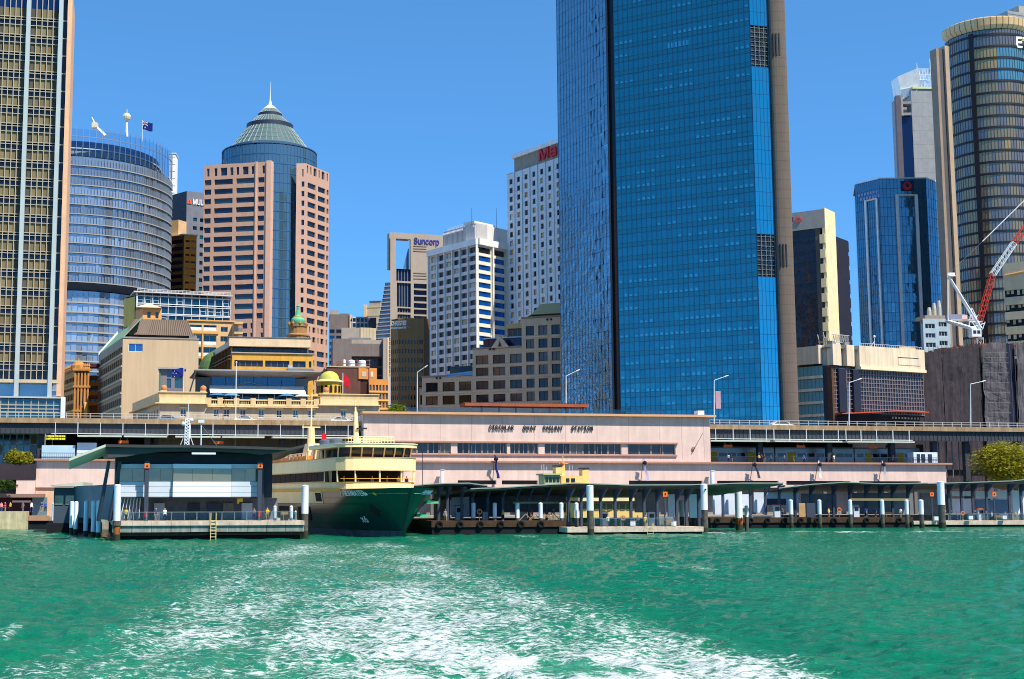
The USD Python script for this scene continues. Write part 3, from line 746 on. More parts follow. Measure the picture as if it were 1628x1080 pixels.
# ---------------------------------------------------------------- glass box, flats, blank-walled block, sandstone block, yellow block
def corner_frames(px, py, Y, angL, pxL, angR, pxR):
 return frame(px, py, Y, angL, pxL, py), frame(px, py, Y, angR, pxR, py)
def box_plan(fL, fR):
 c = fR.pt(0, 0)
 return [fL.pt(0, 0), c, fR.pt(fR.W, 0), fR.pt(fR.W, 0) + fL.pt(0, 0) - c]
def glass_box():
 fL, fR = corner_frames(217, 490, 400, -50, 195, 18, 366)
 t = thing('glass_building', 'low glass box building with white steel frames and a golden end panel', 'building', fR.pt(0, GZ))
 zt, zb = fR.Z(217, 463), fR.Z(217, 517)
 solid_plan(t, box_plan(fL, fR), GZ, zt - 1, G_DARKER, .7)
 part(t, 'golden_panel', MB().fbox(fL, fL.W * .12, fL.W * .9, zb, fL.Z(205, 474), -.4, .1), mat('panel_gold', lin(196, 150, 40), .45, .5, .4, streak=.15))
 e = np.linspace(0, fR.W, 13)
 m = MB(); DG = glass('glass_bottle', lin(30, 66, 84), .45, .09, .5, .1)
 ys = ((474.5, 485), (489.5, 500.5), (504, 511.5))
 for ya, yb in ys:
  z1, z0 = fR.Z(217, ya - 4), fR.Z(217, yb - 4)
  for a, b in zip(e[:-1], e[1:]):
   w = part(t, 'window', MB().fbox(fR, a + .06, b - .06, z0, z1, -.4, -.3), DG)
   if RND.random() < .3:
    k = MB().fbox(fR, a + .3, a + .4, z0, z1, -.28, -.2).fbox(fR, b - .5, b - .4, z0, z1, -.28, -.2).fbox(fR, a + .3, b - .4, (z0 + z1) / 2 - .05, (z0 + z1) / 2 + .05, -.28, -.2)
    part(w, 'frame', k, WHITE_METAL)
  m.fbox(fR, 0, fR.W, z0 - .28, z0 - .05, -.3, .25).fbox(fR, 0, fR.W, z1 + .02, z1 + .2, -.3, .25)
 for x in e: m.fbox(fR, x - .07, x + .07, fR.Z(217, 517), zt - .4, -.35, .12)
 part(t, 'steel_frame', m, WHITE_METAL, kind='stuff')
 part(t, 'eave', MB().fbox(fR, -1.0, fR.W + .5, zt - .45, zt - .1, -8, 1.1), mat('eave_pale', lin(200, 192, 186), .6, .3))
 m = MB()
 for k in range(26): m.cyl(fR.pt(k * fR.W / 25, zt - .1, .6), fR.pt(k * fR.W / 25, zt + .7, .6), .05, n=5)
 m.fbox(fR, 0, fR.W, zt + .62, zt + .72, .55, .65).fbox(fR, 0, fR.W, zt + .25, zt + .33, .55, .65)
 part(t, 'roof_rail', m, WHITE_METAL, kind='stuff')
 part(t, 'edge_post', MB().fbox(fR, -.12, .22, GZ, zt - .4, -.2, .4), WHITE_METAL)
glass_box()
def beige_flats():
 f = frame(298, 540, 390, 14, 372, 540)
 BG = mat('render_sand', lin(206, 172, 128), .8, .2, streak=.08); OR = mat('render_ochre', lin(214, 158, 84), .8, .2)
 t = thing('apartment_building', 'beige apartment building with white balconies below the glass box', 'building', f.pt(f.W / 2, GZ))
 zt = f.Z(340, 512)
 solid_plan(t, [f.pt(0, 0), f.pt(f.W, 0), f.pt(f.W, 0, -12), f.pt(0, 0, -12)], GZ, zt - .2, BG, 1.6)
 H = [(f.U(a, 540), f.U(b, 540), f.Z(330, d), f.Z(330, c)) for a, b, c, d in ((300, 320.5, 517, 525.5), (323.5, 344, 517, 525.5), (300, 320.5, 533, 548), (323.5, 344, 533, 548), (300, 320.5, 552, 566), (323.5, 344, 552, 566),
         (351, 362, 519, 527), (350.5, 362, 534, 542.5), (350.5, 362, 550, 558), (300, 344, 570, 582))]
 part(t, 'wall', MB().wall(f, 0, f.W, GZ, zt, H, 1.4), BG)
 panes(t, f, H, 1.2, [G_DARK, G_TEAL, BLIND, G_BLUE], frame=WHITE_METAL, mull=1)
 for a, b, c, e in H[:6]: part(t, 'balcony_front', MB().fbox(f, a, b, c, c + .9, -.2, -.1), WHITE_METAL)
 part(t, 'ochre_band', MB().fbox(f, -.3, f.U(347, 540), f.Z(330, 531), f.Z(330, 527.2), .02, .35), OR)
 part(t, 'ochre_post', MB().fbox(f, f.U(321, 540), f.U(323, 540), GZ, f.Z(330, 527.3), .02, .3), OR)
 part(t, 'roof_edge', MB().fbox(f, -.3, f.W + .2, zt + .08, zt + .5, -3, .4), OR)
 g = frame(372, 520, 389, 14, 386, 520)
 for y in (512, 528): part(t, 'side_balcony', MB().fbox(g, .05, g.W, g.Z(378, y + 3.5), g.Z(378, y), -3, .6), BG)
 part(t, 'balcony_glass', MB().fbox(g, .1, g.W - .2, g.Z(378, 528), g.Z(378, 522), .3, .4), clear_glass('glass_rail'))
 part(t, 'side_wall', MB().fbox(g, .05, g.W - 1.0, GZ, g.Z(378, 512.5), -4, -2), BG)
beige_flats()
def blank_block():
 fL, f = corner_frames(194, 600, 320, -69.4, 156.5, 12.5, 315)
 TAN = mat('render_tan', lin(196, 172, 140), .85, .15, var=.05, streak=.10, scale=.12)
 GB = mat('render_greybrown', lin(168, 148, 120), .85, .15, streak=.1)
 t = thing('office_building', 'tan block with a big blank side wall and a brown ribbed roof', 'building', f.pt(0, GZ))
 zt = f.Z(194, 538)
 H = [(f.U(204.5, 552), f.U(227, 552), f.Z(210, 559), f.Z(210, 546.5))]
 part(t, 'blank_wall', MB().wall(f, 0, f.W, GZ, zt, H, .35), TAN)
 panes(t, f, H, .25, glass('glass_bright', lin(50, 110, 160), .6, .08), frame=WHITE_METAL, mull=1)
 c = np.linspace(fL.W * .08, fL.W * .98, 12)
 rows = rows_px(fL, 192.5, [(552, 561), (570, 580), (591, 601), (611.5, 622), (632.5, 643)])
 HL = grid([(a + .25, a + (c[1] - c[0]) - .35) for a in c[:-1]], rows)
 part(t, 'side_wall', MB().wall(fL, 0, fL.W, GZ, zt, HL, .5), GB)
 panes(t, fL, HL, .4, [G_DARK, G_TEAL, G_DARKER], frame=GREY_METAL, mull=0, fw=.12)
 for z0, z1 in rows: part(t, 'sill_band', MB().fbox(fL, 0, fL.W, z0 - .75, z0 - .35, .02, .28), TAN)
 solid_plan(t, box_plan(fL, f), GZ, zt, TAN, .7)
 part(t, 'coping', MB().fbox(f, -.1, f.W + .1, zt + .06, zt + .4, -1.2, .14), mat('coping_grey', lin(150, 140, 126), .8, .2))
 # brown ribbed roof house
 BR = mat('sheet_brown', lin(112, 94, 80), .6, .3, streak=.08)
 a, b, a2, b2 = f.U(199, 536), f.U(309, 536), f.U(215, 508), f.U(300, 508)
 z0, z1 = zt + .42, f.Z(250, 508.5, -4)
 P = f.pt
 part(t, 'ribbed_roof', MB().hexa([P(a, z0 + .8, -2), P(b, z0 + .8, -2), P(b, z0 + .8, -14), P(a, z0 + .8, -14), P(a2, z1, -3.6), P(b2, z1, -3.6), P(b2, z1, -13), P(a2, z1, -13)]), BR)
 m = MB()
 for k in range(31):
  q = (k + .5) / 31
  m.cyl(P(a + (b - a) * q, z0 + .85, -1.97), P(a2 + (b2 - a2) * q, z1, -3.57), .07, n=4)
 part(t, 'roof_ribs', m, mat('sheet_brown_dark', lin(84, 70, 60), .6, .3), kind='stuff')
 part(t, 'roof_base', MB().fbox(f, f.U(205, 536), f.U(311, 536), z0, z0 + .8, -13, -2.4), mat('shadow_gap', lin(60, 52, 46), .8, .2))
 m = MB()
 for k in range(7): m.cyl(P(f.U(302 + k * 1.8, 535), z0, -1), P(f.U(302 + k * 1.8, 535), z0 + .7 + .3 * (k % 2), -1.2), .12, n=6)
 part(t, 'roof_pipes', m, GREY_METAL)
 # green copper slope with white verge, along the side wall
 CU = mat('copper_green', lin(134, 170, 138), .75, .2, streak=.15)
 L0, L1 = fL.pt(.3, zt), fL.pt(fL.W - .2, zt)
 up = np.array([*(f.u * 4.6), 5.2])
 th = np.array([0, 0, .3])
 A, B, C2, D = L0 + up * .02 + th, L1 + up * .02 + th, L1 + up + th, L0 + up + th
 part(t, 'copper_roof', MB().hexa([A - th, B - th, C2 - th, D - th, A, B, C2, D]), CU)
 part(t, 'verge', MB().hexa([L0 - up * .06, L0 - up * .06 + np.array([*(fL.u * 1.0), 0]), D + np.array([*(fL.u * 1.0), .1]), D + [0, 0, .1], L0 - up * .06 + [0, 0, .8], L0 - up * .06 + np.array([*(fL.u * 1.0), .8]), D + np.array([*(fL.u * 1.0), .9]), D + [0, 0, .9]]), WHITE_METAL)
 # small orange house on the roof
 h = frame(227, 498, 331, 12.5, 257, 498); hl = frame(227, 498, 331, -60, 215.5, 498)
 OR = mat('render_apricot', lin(224, 160, 100), .8, .2)
 zb_, zt_ = h.Z(240, 510), h.Z(240, 490)
 Hh = [(h.U(234, 500), h.U(239.5, 500), h.Z(236, 506), h.Z(236, 496)), (h.U(247, 500), h.U(252, 500), h.Z(236, 506), h.Z(236, 496))]
 part(t, 'roof_house', MB().wall(h, 0, h.W, zb_, zt_, Hh, .4).fbox(hl, 0, hl.W, zb_, zt_, -.3, 0).fbox(h, 0, h.W, zb_, zt_, -4, -.6), OR)
 panes(t, h, Hh, .3, G_TEAL, frame=mat('frame_green', lin(60, 120, 100), .5, .3))
 pc = h.pt(1.5, zt_, -2)
 part(t, 'house_roof', MB().lathe((pc[0], pc[1], zt_), [(4.4, .0), (2.2, .8), (.05, 1.5)], 4, math.pi / 4 + .2, 2 * math.pi + math.pi / 4 + .2), mat('tile_pale', lin(200, 190, 160), .8, .2))
blank_block()
def sandstone_block():
 f = frame(118, 640, 350, 12, 140, 640); fL = frame(118, 640, 350, -64, 99, 640); g = frame(140, 640, 352, -60, 139.9, 640)
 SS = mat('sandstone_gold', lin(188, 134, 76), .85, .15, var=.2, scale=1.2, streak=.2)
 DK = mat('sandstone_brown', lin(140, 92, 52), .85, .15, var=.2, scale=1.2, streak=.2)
 t = thing('sandstone_building', 'ornate golden sandstone building beside the finned tower', 'building', f.pt(0, GZ))
 zt = f.Z(125, 590); W = f.W
 H = [(W * .2, W * .8, f.Z(125, 612), f.Z(125, 596)), (W * .2, W * .45, f.Z(125, 645), f.Z(125, 622)), (W * .55, W * .8, f.Z(125, 645), f.Z(125, 622))]
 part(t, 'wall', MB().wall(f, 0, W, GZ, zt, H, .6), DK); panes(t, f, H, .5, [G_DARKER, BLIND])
 rows = rows_px(fL, 117, [(600, 607), (612, 620), (626, 636), (641, 651)])
 c = np.linspace(1, fL.W - 1, 8)
 HL = grid([(a + .5, a + 2.0) for a in c[:-1]], rows)
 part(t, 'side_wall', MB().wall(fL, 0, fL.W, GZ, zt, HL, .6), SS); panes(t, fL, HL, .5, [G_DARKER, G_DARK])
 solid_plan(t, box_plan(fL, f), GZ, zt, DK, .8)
 for z, d in ((zt + .05, .7), (f.Z(125, 616.5), .45), (f.Z(125, 655), .4)):
  part(t, 'cornice', MB().fbox(f, -d, W + d, z, z + .55, -.3, d).fbox(fL, 0, fL.W + d - .02, z + .01, z + .54, -.3, d), SS)
 for k in range(5):
  x = W * (k + .1) / 4.2
  part(t, 'pilaster', MB().fbox(f, x - .22, x + .22, GZ, zt, .02, .3), SS)
 m = MB()
 for k in range(9): m.lathe(f.pt(k * W / 8, zt + .6, -.2), [(.3, 0), (.22, .5), (.36, .8), (.2, 1.2), (.02, 1.5)], 8)
 for k in range(12): m.lathe(fL.pt(k * fL.W / 11, zt + .6, -.2), [(.3, 0), (.22, .5), (.36, .8), (.2, 1.2), (.02, 1.5)], 8)
 part(t, 'balustrade', m, SS, kind='stuff')
 part(t, 'turret', MB().lathe(f.pt(.8, zt + .6, -1.5), [(2.0, 0), (2.0, .9), (1.6, 1.1), (1.2, 1.8), (.2, 2.3), (.05, 3.0)], 14), SS)
 part(t, 'dark_awning', MB().fbox(f, f.U(125, 575), f.U(158, 575), f.Z(125, 581), f.Z(125, 576), -9, -4), mat('canopy_maroon', lin(70, 40, 40), .7, .2))
 # balconied wing to the right
 s = frame(140, 640, 351, -55, 139, 640)
 s = Frame(f.pt(W, 0), 55); s.W = 14
 q = frame(140, 640, 360, 12, 163, 640)
 Hq = grid([(.4, q.W * .45), (q.W * .52, q.W * .97)], rows_px(q, 150, [(604, 612), (619, 627), (634, 643)]))
 part(t, 'wing_wall', MB().wall(q, 0, q.W, GZ, q.Z(150, 597), Hq, 1.0), DK); panes(t, q, Hq, .8, [G_DARKER, G_DARK])
 for i, (a, b, c_, e) in enumerate(Hq): part(t, 'balcony', MB().fbox(q, a - .2, b + .2, c_ - .35, c_ + .75, .02, .8), mat('render_orange', lin(214, 140, 62)))
 part(t, 'stone_post', MB().fbox(f, f.U(134, 650), f.U(139, 650), GZ, f.Z(136, 640), .5, 1.4), mat('sandstone_bright', lin(240, 186, 100), .8, .2))
sandstone_block()
def yellow_block():
 fL, f = corner_frames(369, 570, 350, -72, 334, 10, 498)
 YL = mat('render_yellow', lin(216, 164, 72), .8, .2, streak=.12); BG = mat('render_pale_beige', lin(222, 196, 160), .8, .2, streak=.06)
 t = thing('office_building', 'yellow office building under a pale overhanging roof slab', 'building', f.pt(0, GZ))
 zz = lambda y: f.Z(369, y)
 W = f.U(494, 570)
 H = [(f.U(a, 578), f.U(b, 578), zz(582.5), zz(572.5)) for a, b in ((372.5, 418), (421.5, 460), (465, 486), (491, 495))]
 part(t, 'wall', MB().wall(f, 0, f.W, GZ, zz(561), H, .6), YL)
 panes(t, f, H, .5, G_DARK)
 m = MB()
 for a, b, c, e in H:
  n = max(1, int((b - a) / 1.35))
  for k in range(1, n): m.fbox(f, a + (b - a) * k / n - .05, a + (b - a) * k / n + .05, c, e, -.5, -.38)
 part(t, 'mullions', m, GREY_METAL, kind='stuff')
 e = np.linspace(.3, f.U(491, 555) - .2, 16)
 for a, b in zip(e[:-1], e[1:]): part(t, 'clerestory_pane', MB().fbox(f, a + .04, b - .04, zz(560.5), zz(551), -1.6, -1.5), G_DARK)
 part(t, 'ledge', MB().fbox(f, -.2, f.W, zz(561.5), zz(559.8), -1.4, .35), mat('ledge_grey', lin(170, 160, 150), .7, .2))
 part(t, 'roof_slab', MB().fbox(f, f.U(364, 545), f.U(493, 545), zz(551), zz(537), -14, 1.2), BG)
 part(t, 'roof_edge', MB().fbox(f, f.U(364, 545) - .15, f.U(493, 545) + .15, zz(537) + .02, zz(536), -14.1, 1.4), GREY_METAL)
 part(t, 'side_wall', MB().wall(fL, 0, fL.W, GZ, fL.Z(369, 540), grid([(2, fL.W - 2)], rows_px(fL, 368, [(556, 562), (574, 582), (592, 600)])), .8), BG)
 panes(t, fL, grid([(2, fL.W - 2)], rows_px(fL, 368, [(556, 562), (574, 582), (592, 600)])), .7, G_TEAL)
 solid_plan(t, box_plan(fL, f), GZ, zz(561) - .2, YL, 1.0)
 m = MB()
 for k in range(8):
  x = fL.W * (k + .5) / 8
  m.fbox(fL, x - .08, x + .08, GZ + 4, fL.Z(369, 552), .1, .9)
 for y in (553, 566, 571, 588): m.fbox(fL, .2, fL.W, fL.Z(369, y) - .1, fL.Z(369, y) + .1, .1, 1.0)
 part(t, 'side_rails', m, mat('rail_bronze', lin(110, 84, 52), .6, .3), kind='stuff')
 m = MB().fbox(f, f.U(455, 588), f.U(496, 588), zz(592), zz(586), .4, 3.0)
 part(t, 'plant_room', m, mat('plant_grey', lin(110, 122, 134), .6, .3))
 part(t, 'plant_box', MB().fbox(f, f.U(457, 583), f.U(464, 583), zz(586) + .02, zz(580), .8, 2.2), mat('plant_light', lin(180, 176, 166), .6, .3))
 # stone lantern with a copper cap
 c = at_depth(473.5, 520, 420); zq = lambda y: at_depth(473.5, y, 420)[2]; r = lambda p: p / FPX * 420
 t2 = thing('church_cupola', 'sandstone lantern tower with a bulbous green copper cap', 'tower', (c[0], c[1], GZ))
 ST = mat('sandstone_carved', lin(160, 120, 76), .85, .15, var=.25, scale=1.5)
 CG = mat('copper_bright', lin(96, 176, 136), .6, .3, streak=.2)
 part(t2, 'shaft', MB().lathe((*c[:2], 0), [(r(17), GZ), (r(17), zq(536)), (r(18.5), zq(535)), (r(18.5), zq(533)), (r(14), zq(531)), (r(14), zq(521)), (r(15.5), zq(520)), (r(15.5), zq(518)), (r(3), zq(517))], 16), ST)
 m = MB()
 for k in range(8):
  a = k * math.pi / 4 + .3
  m.lathe((c[0] + r(14.5) * math.cos(a), c[1] + r(14.5) * math.sin(a), zq(518)), [(.35, 0), (.5, .5), (.15, 1.0), (.05, 1.5)], 8)
 part(t2, 'corner_urns', m, ST, kind='stuff')
 part(t2, 'copper_cap', MB().lathe((*c[:2], 0), [(r(8.5), zq(519)), (r(10.5), zq(514)), (r(11.3), zq(510)), (r(10.2), zq(507)), (r(6.5), zq(504)), (r(4.2), zq(501)), (r(4), zq(496)), (r(2.6), zq(494))], 16), CG, smooth=50)
 part(t2, 'lantern', MB().lathe((*c[:2], 0), [(r(2.4), zq(495)), (r(2.2), zq(488)), (r(3), zq(487)), (r(1.2), zq(484.5)), (r(.4), zq(481))], 10), CG)
 part(t2, 'gilt_band', MB().lathe((*c[:2], 0), [(r(7), zq(505.2)), (r(7.8), zq(504.2)), (r(6), zq(503))], 16), mat('gilt', lin(220, 180, 60), .4, .5, .5))
 # copper half dome next to the yellow block
 c = at_depth(338, 590, 376); r = lambda p: p / FPX * 376
 zq = lambda y: at_depth(338, y, 376)[2]
 t3 = thing('copper_dome', 'weathered green copper roof dome beside the yellow block', 'dome', (c[0], c[1], GZ))
 part(t3, 'drum', MB().lathe((*c[:2], 0), [(r(24), GZ), (r(24), zq(597)), (r(25), zq(596)), (r(24), zq(594))], 24), mat('render_sand', lin(206, 172, 128)))
 part(t3, 'cap', MB().lathe((*c[:2], 0), [(r(24), zq(594)), (r(22.5), zq(585)), (r(19), zq(576)), (r(13), zq(567)), (r(6), zq(562)), (.05, zq(560))], 24), mat('copper_dull', lin(84, 108, 66), .75, .2, streak=.15))
 m = MB()
 for k in range(12):
  a = k * math.pi / 6
  pts = [(c[0] + r(p) * 1.01 * math.cos(a), c[1] + r(p) * 1.01 * math.sin(a), zq(y)) for p, y in ((24, 594), (22.5, 585), (19, 576), (13, 567), (6, 562))]
  m.tube(pts, .1, 4)
 part(t3, 'ribs', m, LOOKS['copper_dull'], kind='stuff')
yellow_block()
# ---------------------------------------------------------------- classical customs building with a glass pavilion on its roof
CREAM = mat('stone_cream', lin(206, 180, 132), .85, .15, var=.08, streak=.12)
CREAML = mat('stone_cream_light', lin(222, 196, 148), .85, .15, var=.06, streak=.08)
STONEG = mat('stone_grey', lin(182, 168, 142), .85, .15, var=.08, streak=.15)
def classical_building():
 f = frame(254, 640, 272, 10, 604, 640)
 zz = lambda y: f.Z(254, y)
 # heights follow the cornice as seen at its left end
 t = thing('classical_building', 'cream stone classical building with balustrade behind the railway viaduct', 'building', f.pt(f.W / 2, GZ))
 U = lambda px: f.U(px, 640)
 uL, uR, W = U(330), U(506), f.W
 win = [(U(a), U(b), zz(662), zz(650)) for a, b in ((287, 296), (340, 348), (356, 365), (382, 391), (411, 420), (440, 448), (466, 474), (490, 500), (542, 550), (570, 578))]
 part(t, 'wall', MB().wall(f, 0, W, GZ, zz(642), win, .5), STONEG)
 panes(t, f, win, .4, [G_DARK, G_TEAL], frame=WHITE_METAL, mull=1)
 for a, b, c, e in win: part(t, 'window_head', MB().fbox(f, a - .25, b + .25, e + .1, e + .4, .02, .3), CREAML)
 fL = frame(254, 640, 272, -70, 212, 640)
 part(t, 'side_wall', MB().wall(fL, 0, fL.W, GZ, zz(642), grid([(k * 3.4 + 1, k * 3.4 + 2.3) for k in range(int(fL.W / 3.4))], [(zz(662), zz(650))]), .5), STONEG)
 solid_plan(t, box_plan(fL, f), GZ, zz(641), STONEG, .7)
 for a, b in ((-.5, uL), (uR, W)):
  part(t, 'cornice', MB().fbox(f, a, b, zz(642), zz(640.2), -2, .95), CREAML)
  part(t, 'frieze', MB().fbox(f, a + .4, b - .4, zz(640.2) + .01, zz(632), -2, .3), CREAML)
  part(t, 'parapet', MB().fbox(f, a + .3, b - .3, zz(632) + .01, zz(624), -1.6, .1), CREAM)
  part(t, 'coping', MB().fbox(f, a + .1, b - .1, zz(624) + .01, zz(622.6), -1.7, .35), CREAML)
 part(t, 'cornice', MB().fbox(f, uL + .01, uR - .01, zz(646.5), zz(644.5), -2, .8), CREAML)
 part(t, 'side_cornice', MB().fbox(fL, 0, fL.W + .2, zz(642), zz(640), -1.8, .94).fbox(fL, 0, fL.W - .1, zz(640) + .01, zz(624), -1.5, .2), CREAM)
 # balustrade
 z0, z1 = zz(644) + .02, zz(633.5)
 part(t, 'balustrade_rail', MB().fbox(f, uL + .02, uR - .02, z1 - .25, z1, -.4, .25), CREAML)
 part(t, 'balustrade_base', MB().fbox(f, uL + .02, uR - .02, z0, z0 + .35, -.4, .25), CREAML)
 ped = [U(x) for x in (331.5, 350, 376, 402.5, 430, 459, 482, 503)]
 for x in ped: part(t, 'pedestal', MB().fbox(f, x - .55, x + .55, z0 + .01, z1 + .25, -.42, .32), CREAM)
 for a, b in zip(ped[:-1], ped[1:]):
  n = int((b - a - 1.3) / .36)
  for k in range(n):
   x = a + .75 + (b - a - 1.5) * (k + .5) / n
   part(t, 'baluster', MB().lathe(f.pt(x, z0 + .35, -.05), [(.1, 0), (.06, .1), (.13, .35), (.06, (z1 - z0) - .75), (.1, z1 - z0 - .6)], 6), CREAM)
 for px, py in ((260, 622), (323, 622.5), (519, 628)):
  b = f.pt(U(px), zz(622.6) + .02, -.7)
  t2 = thing('stone_urn', {260: 'round stone finial on the left corner of the cream parapet', 323: 'round stone finial left of the white roof awning', 519: 'round stone finial right of the roof awning near the yellow dome'}[px], 'finial', b)
  part(t2, 'plinth', MB().box(b + [0, 0, .15], (1.1, 1.1, .3)), CREAM)
  part(t2, 'ball', MB().lathe(b, [(.5, .3), (.62, .55), (.66, .9), (.5, 1.2), (.2, 1.35), (.02, 1.4)], 12), mat('terracotta', lin(196, 130, 84), .8, .2), smooth=50)
 # glass pavilion
 g = Frame(f.pt(0, 0, -7), 10)
 V = lambda px: g.U(px, 605); Zg = lambda y: g.Z(400, y)
 SOF = mat('soffit_grey', lin(120, 112, 108), .7, .2); EDG = mat('roof_edge_grey', lin(150, 152, 156), .5, .4)
 t3 = thing('roof_pavilion', 'modern glass pavilion with a winged grey roof atop the cream building', 'pavilion', g.pt(V(400), zz(630)))
 za, zb_ = Zg(600), g.Z(400, 590.5, 4.5)
 P = g.pt
 a0, b0, a1, b1 = V(336), V(470), V(308) + .2, V(505)
 part(t3, 'winged_roof', MB().hexa([P(a0, za, .2), P(b0, za, .2), P(b0 + 2, za, -10), P(a0 - 2, za, -10), P(a1, zb_, 4.5), P(b1, zb_, 4.5), P(b1 + 1, zb_ - .3, -11), P(a1 - 1, zb_ - .3, -11)]), SOF)
 part(t3, 'roof_edge', MB().fbox(g, a1 - .2, b1 + .2, zb_ + .01, zb_ + .28, -11.2, 4.75), EDG)
 PG = glass('glass_pavilion', lin(46, 84, 108), .5, .08, .35, .2)
 e = np.linspace(a0, b0, 7)
 for a, b in zip(e[:-1], e[1:]): part(t3, 'glass_wall', MB().fbox(g, a + .05, b - .05, Zg(634), za - .02, -.2, -.1), PG)
 part(t3, 'back_room', MB().fbox(g, V(312), b1 - 2, zz(634), za - .1, -9, -.8), mat('plant_grey', lin(110, 122, 134)))
 part(t3, 'side_panel', MB().hexa([P(V(300), zz(622), 1), P(V(300) + .3, zz(622), 1), P(V(300) + .3, zz(622), -6), P(V(300), zz(622), -6), P(a1, zb_, 3.8), P(a1 + .3, zb_, 3.8), P(a1 + .3, zb_, -6), P(a1, zb_, -6)]), SOF)
 AW = mat('awning_white', lin(238, 234, 228), .8, .1, var=.03)
 c0, c1 = V(333), V(483)
 zt_, zd = Zg(614.5), g.Z(400, 628, 5.0)
 for k in range(4):
  q0, q1 = c0 + (c1 - c0) * k / 4, c0 + (c1 - c0) * (k + 1) / 4
  part(t3, 'awning', MB().hexa([P(q0, zd + .25, 5.0), P(q1 - .03, zd + .25, 5.0), P(q1 - .03, zt_, .1), P(q0, zt_, .1), P(q0, zd + .35, 5.05), P(q1 - .03, zd + .35, 5.05), P(q1 - .03, zt_ + .1, .15), P(q0, zt_ + .1, .15)]), AW)
 m = MB()
 for k in range(7):
  x = c0 + (c1 - c0) * k / 6
  m.cyl(P(x, zz(643), 4.8), P(x, zd + .3, 4.9), .06, n=6)
 part(t3, 'awning_posts', m, GREY_METAL, kind='stuff')
 m = MB()
 m.cyl(P(V(372), Zg(613.5), .3), P(V(395), Zg(607.5), .3), .1, n=4).cyl(P(V(395), Zg(607.5), .3), P(V(415), Zg(612.5), .3), .1, n=4).cyl(P(V(380), Zg(613), .3), P(V(398), Zg(609), .3), .07, n=4)
 part(t3, 'gable_frame', m, mat('steel_sea', lin(110, 140, 140), .5, .4))
 # cafe umbrellas and tables under it
 for i, (px, c_, lab) in enumerate(((344, lin(60, 110, 150), 'blue'), (366, lin(90, 140, 170), 'pale blue'), (452, lin(60, 120, 160), 'blue'), (477, lin(225, 215, 200), 'cream'), (498, lin(226, 160, 90), 'orange'))):
  b = g.pt(V(px), zz(641), 5.6)
  lb = ['blue cafe umbrella under the left end of the white awning', 'pale blue cafe umbrella second from the left under the white awning', 'blue cafe umbrella under the right half of the white awning', 'cream cafe umbrella at the right end of the white awning', 'orange cafe umbrella beside the right stone parapet'][i]
  u_ = thing('cafe_umbrella', lb, 'umbrella', b)
  part(u_, 'pole', MB().cyl(b, b + [0, 0, 2.2], .05, n=6), WHITE_METAL)
  part(u_, 'canopy', MB().lathe(b, [(1.9, 1.75), (1.0, 2.15), (.05, 2.45)], 8), mat('cloth_%d' % i, c_, .8, .1))
 # grey lift box with flag
 h = frame(255, 605, 277, 10, 292, 605)
 t4 = thing('roof_lift_house', 'grey glazed lift house on the left roof of the cream building', 'lift house', h.pt(h.W / 2, zz(640), -2))
 zt4, zb4 = h.Z(270, 587.5), h.Z(270, 640)
 GV = mat('panel_greyviolet', lin(120, 112, 122), .6, .3)
 H = [(h.W * .28, h.W * .46, zb4 + 3, h.Z(270, 602)), (h.W * .28, h.W * .46, h.Z(270, 600), h.Z(270, 590)), (h.W * .62, h.W * .95, zb4 + 3, h.Z(270, 590))]
 part(t4, 'wall', MB().wall(h, 0, h.W, zb4, zt4, H, .3).fbox(h, 0, h.W, zb4, zt4 - .02, -4, -.5), GV); panes(t4, h, H, .2, G_TEAL)
 part(t4, 'roof', MB().fbox(h, -.5, h.W + .5, zt4 + .01, zt4 + .35, -4.5, .8), EDG)
 part(t4, 'edge', MB().fbox(h, -.3, .05, zb4, zt4, -4, .3), mat('frame_green', lin(60, 120, 100)))
 fp = Frame(f.pt(U(291.5), 0, -1.5), 190)
 flag_australian(fp, 0, h.Z(291, 588), 2.4, 1.7, zz(624), 'australian flag on a white pole on the cream building roof', r=.07)
 # tall flagpole
 b = f.pt(U(373.5), GZ + 14.0, 3.5)
 t5 = thing('flagpole', 'tall bare white flagpole in front of the cream building', 'flagpole', f.pt(U(373.5), GZ, 3.5))
 part(t5, 'pole', MB().cyl(f.pt(U(373.5), GZ, 3.5), f.pt(U(373.5), f.Z(373, 577, 3.5), 3.5), .14, .08, 8), WHITE_METAL)
 part(t5, 'ball', MB().mesh(trimesh.creation.icosphere(1, .18), trimesh.transformations.translation_matrix(f.pt(U(373.5), f.Z(373, 577, 3.5) + .1, 3.5))), WHITE_METAL)
classical_building()
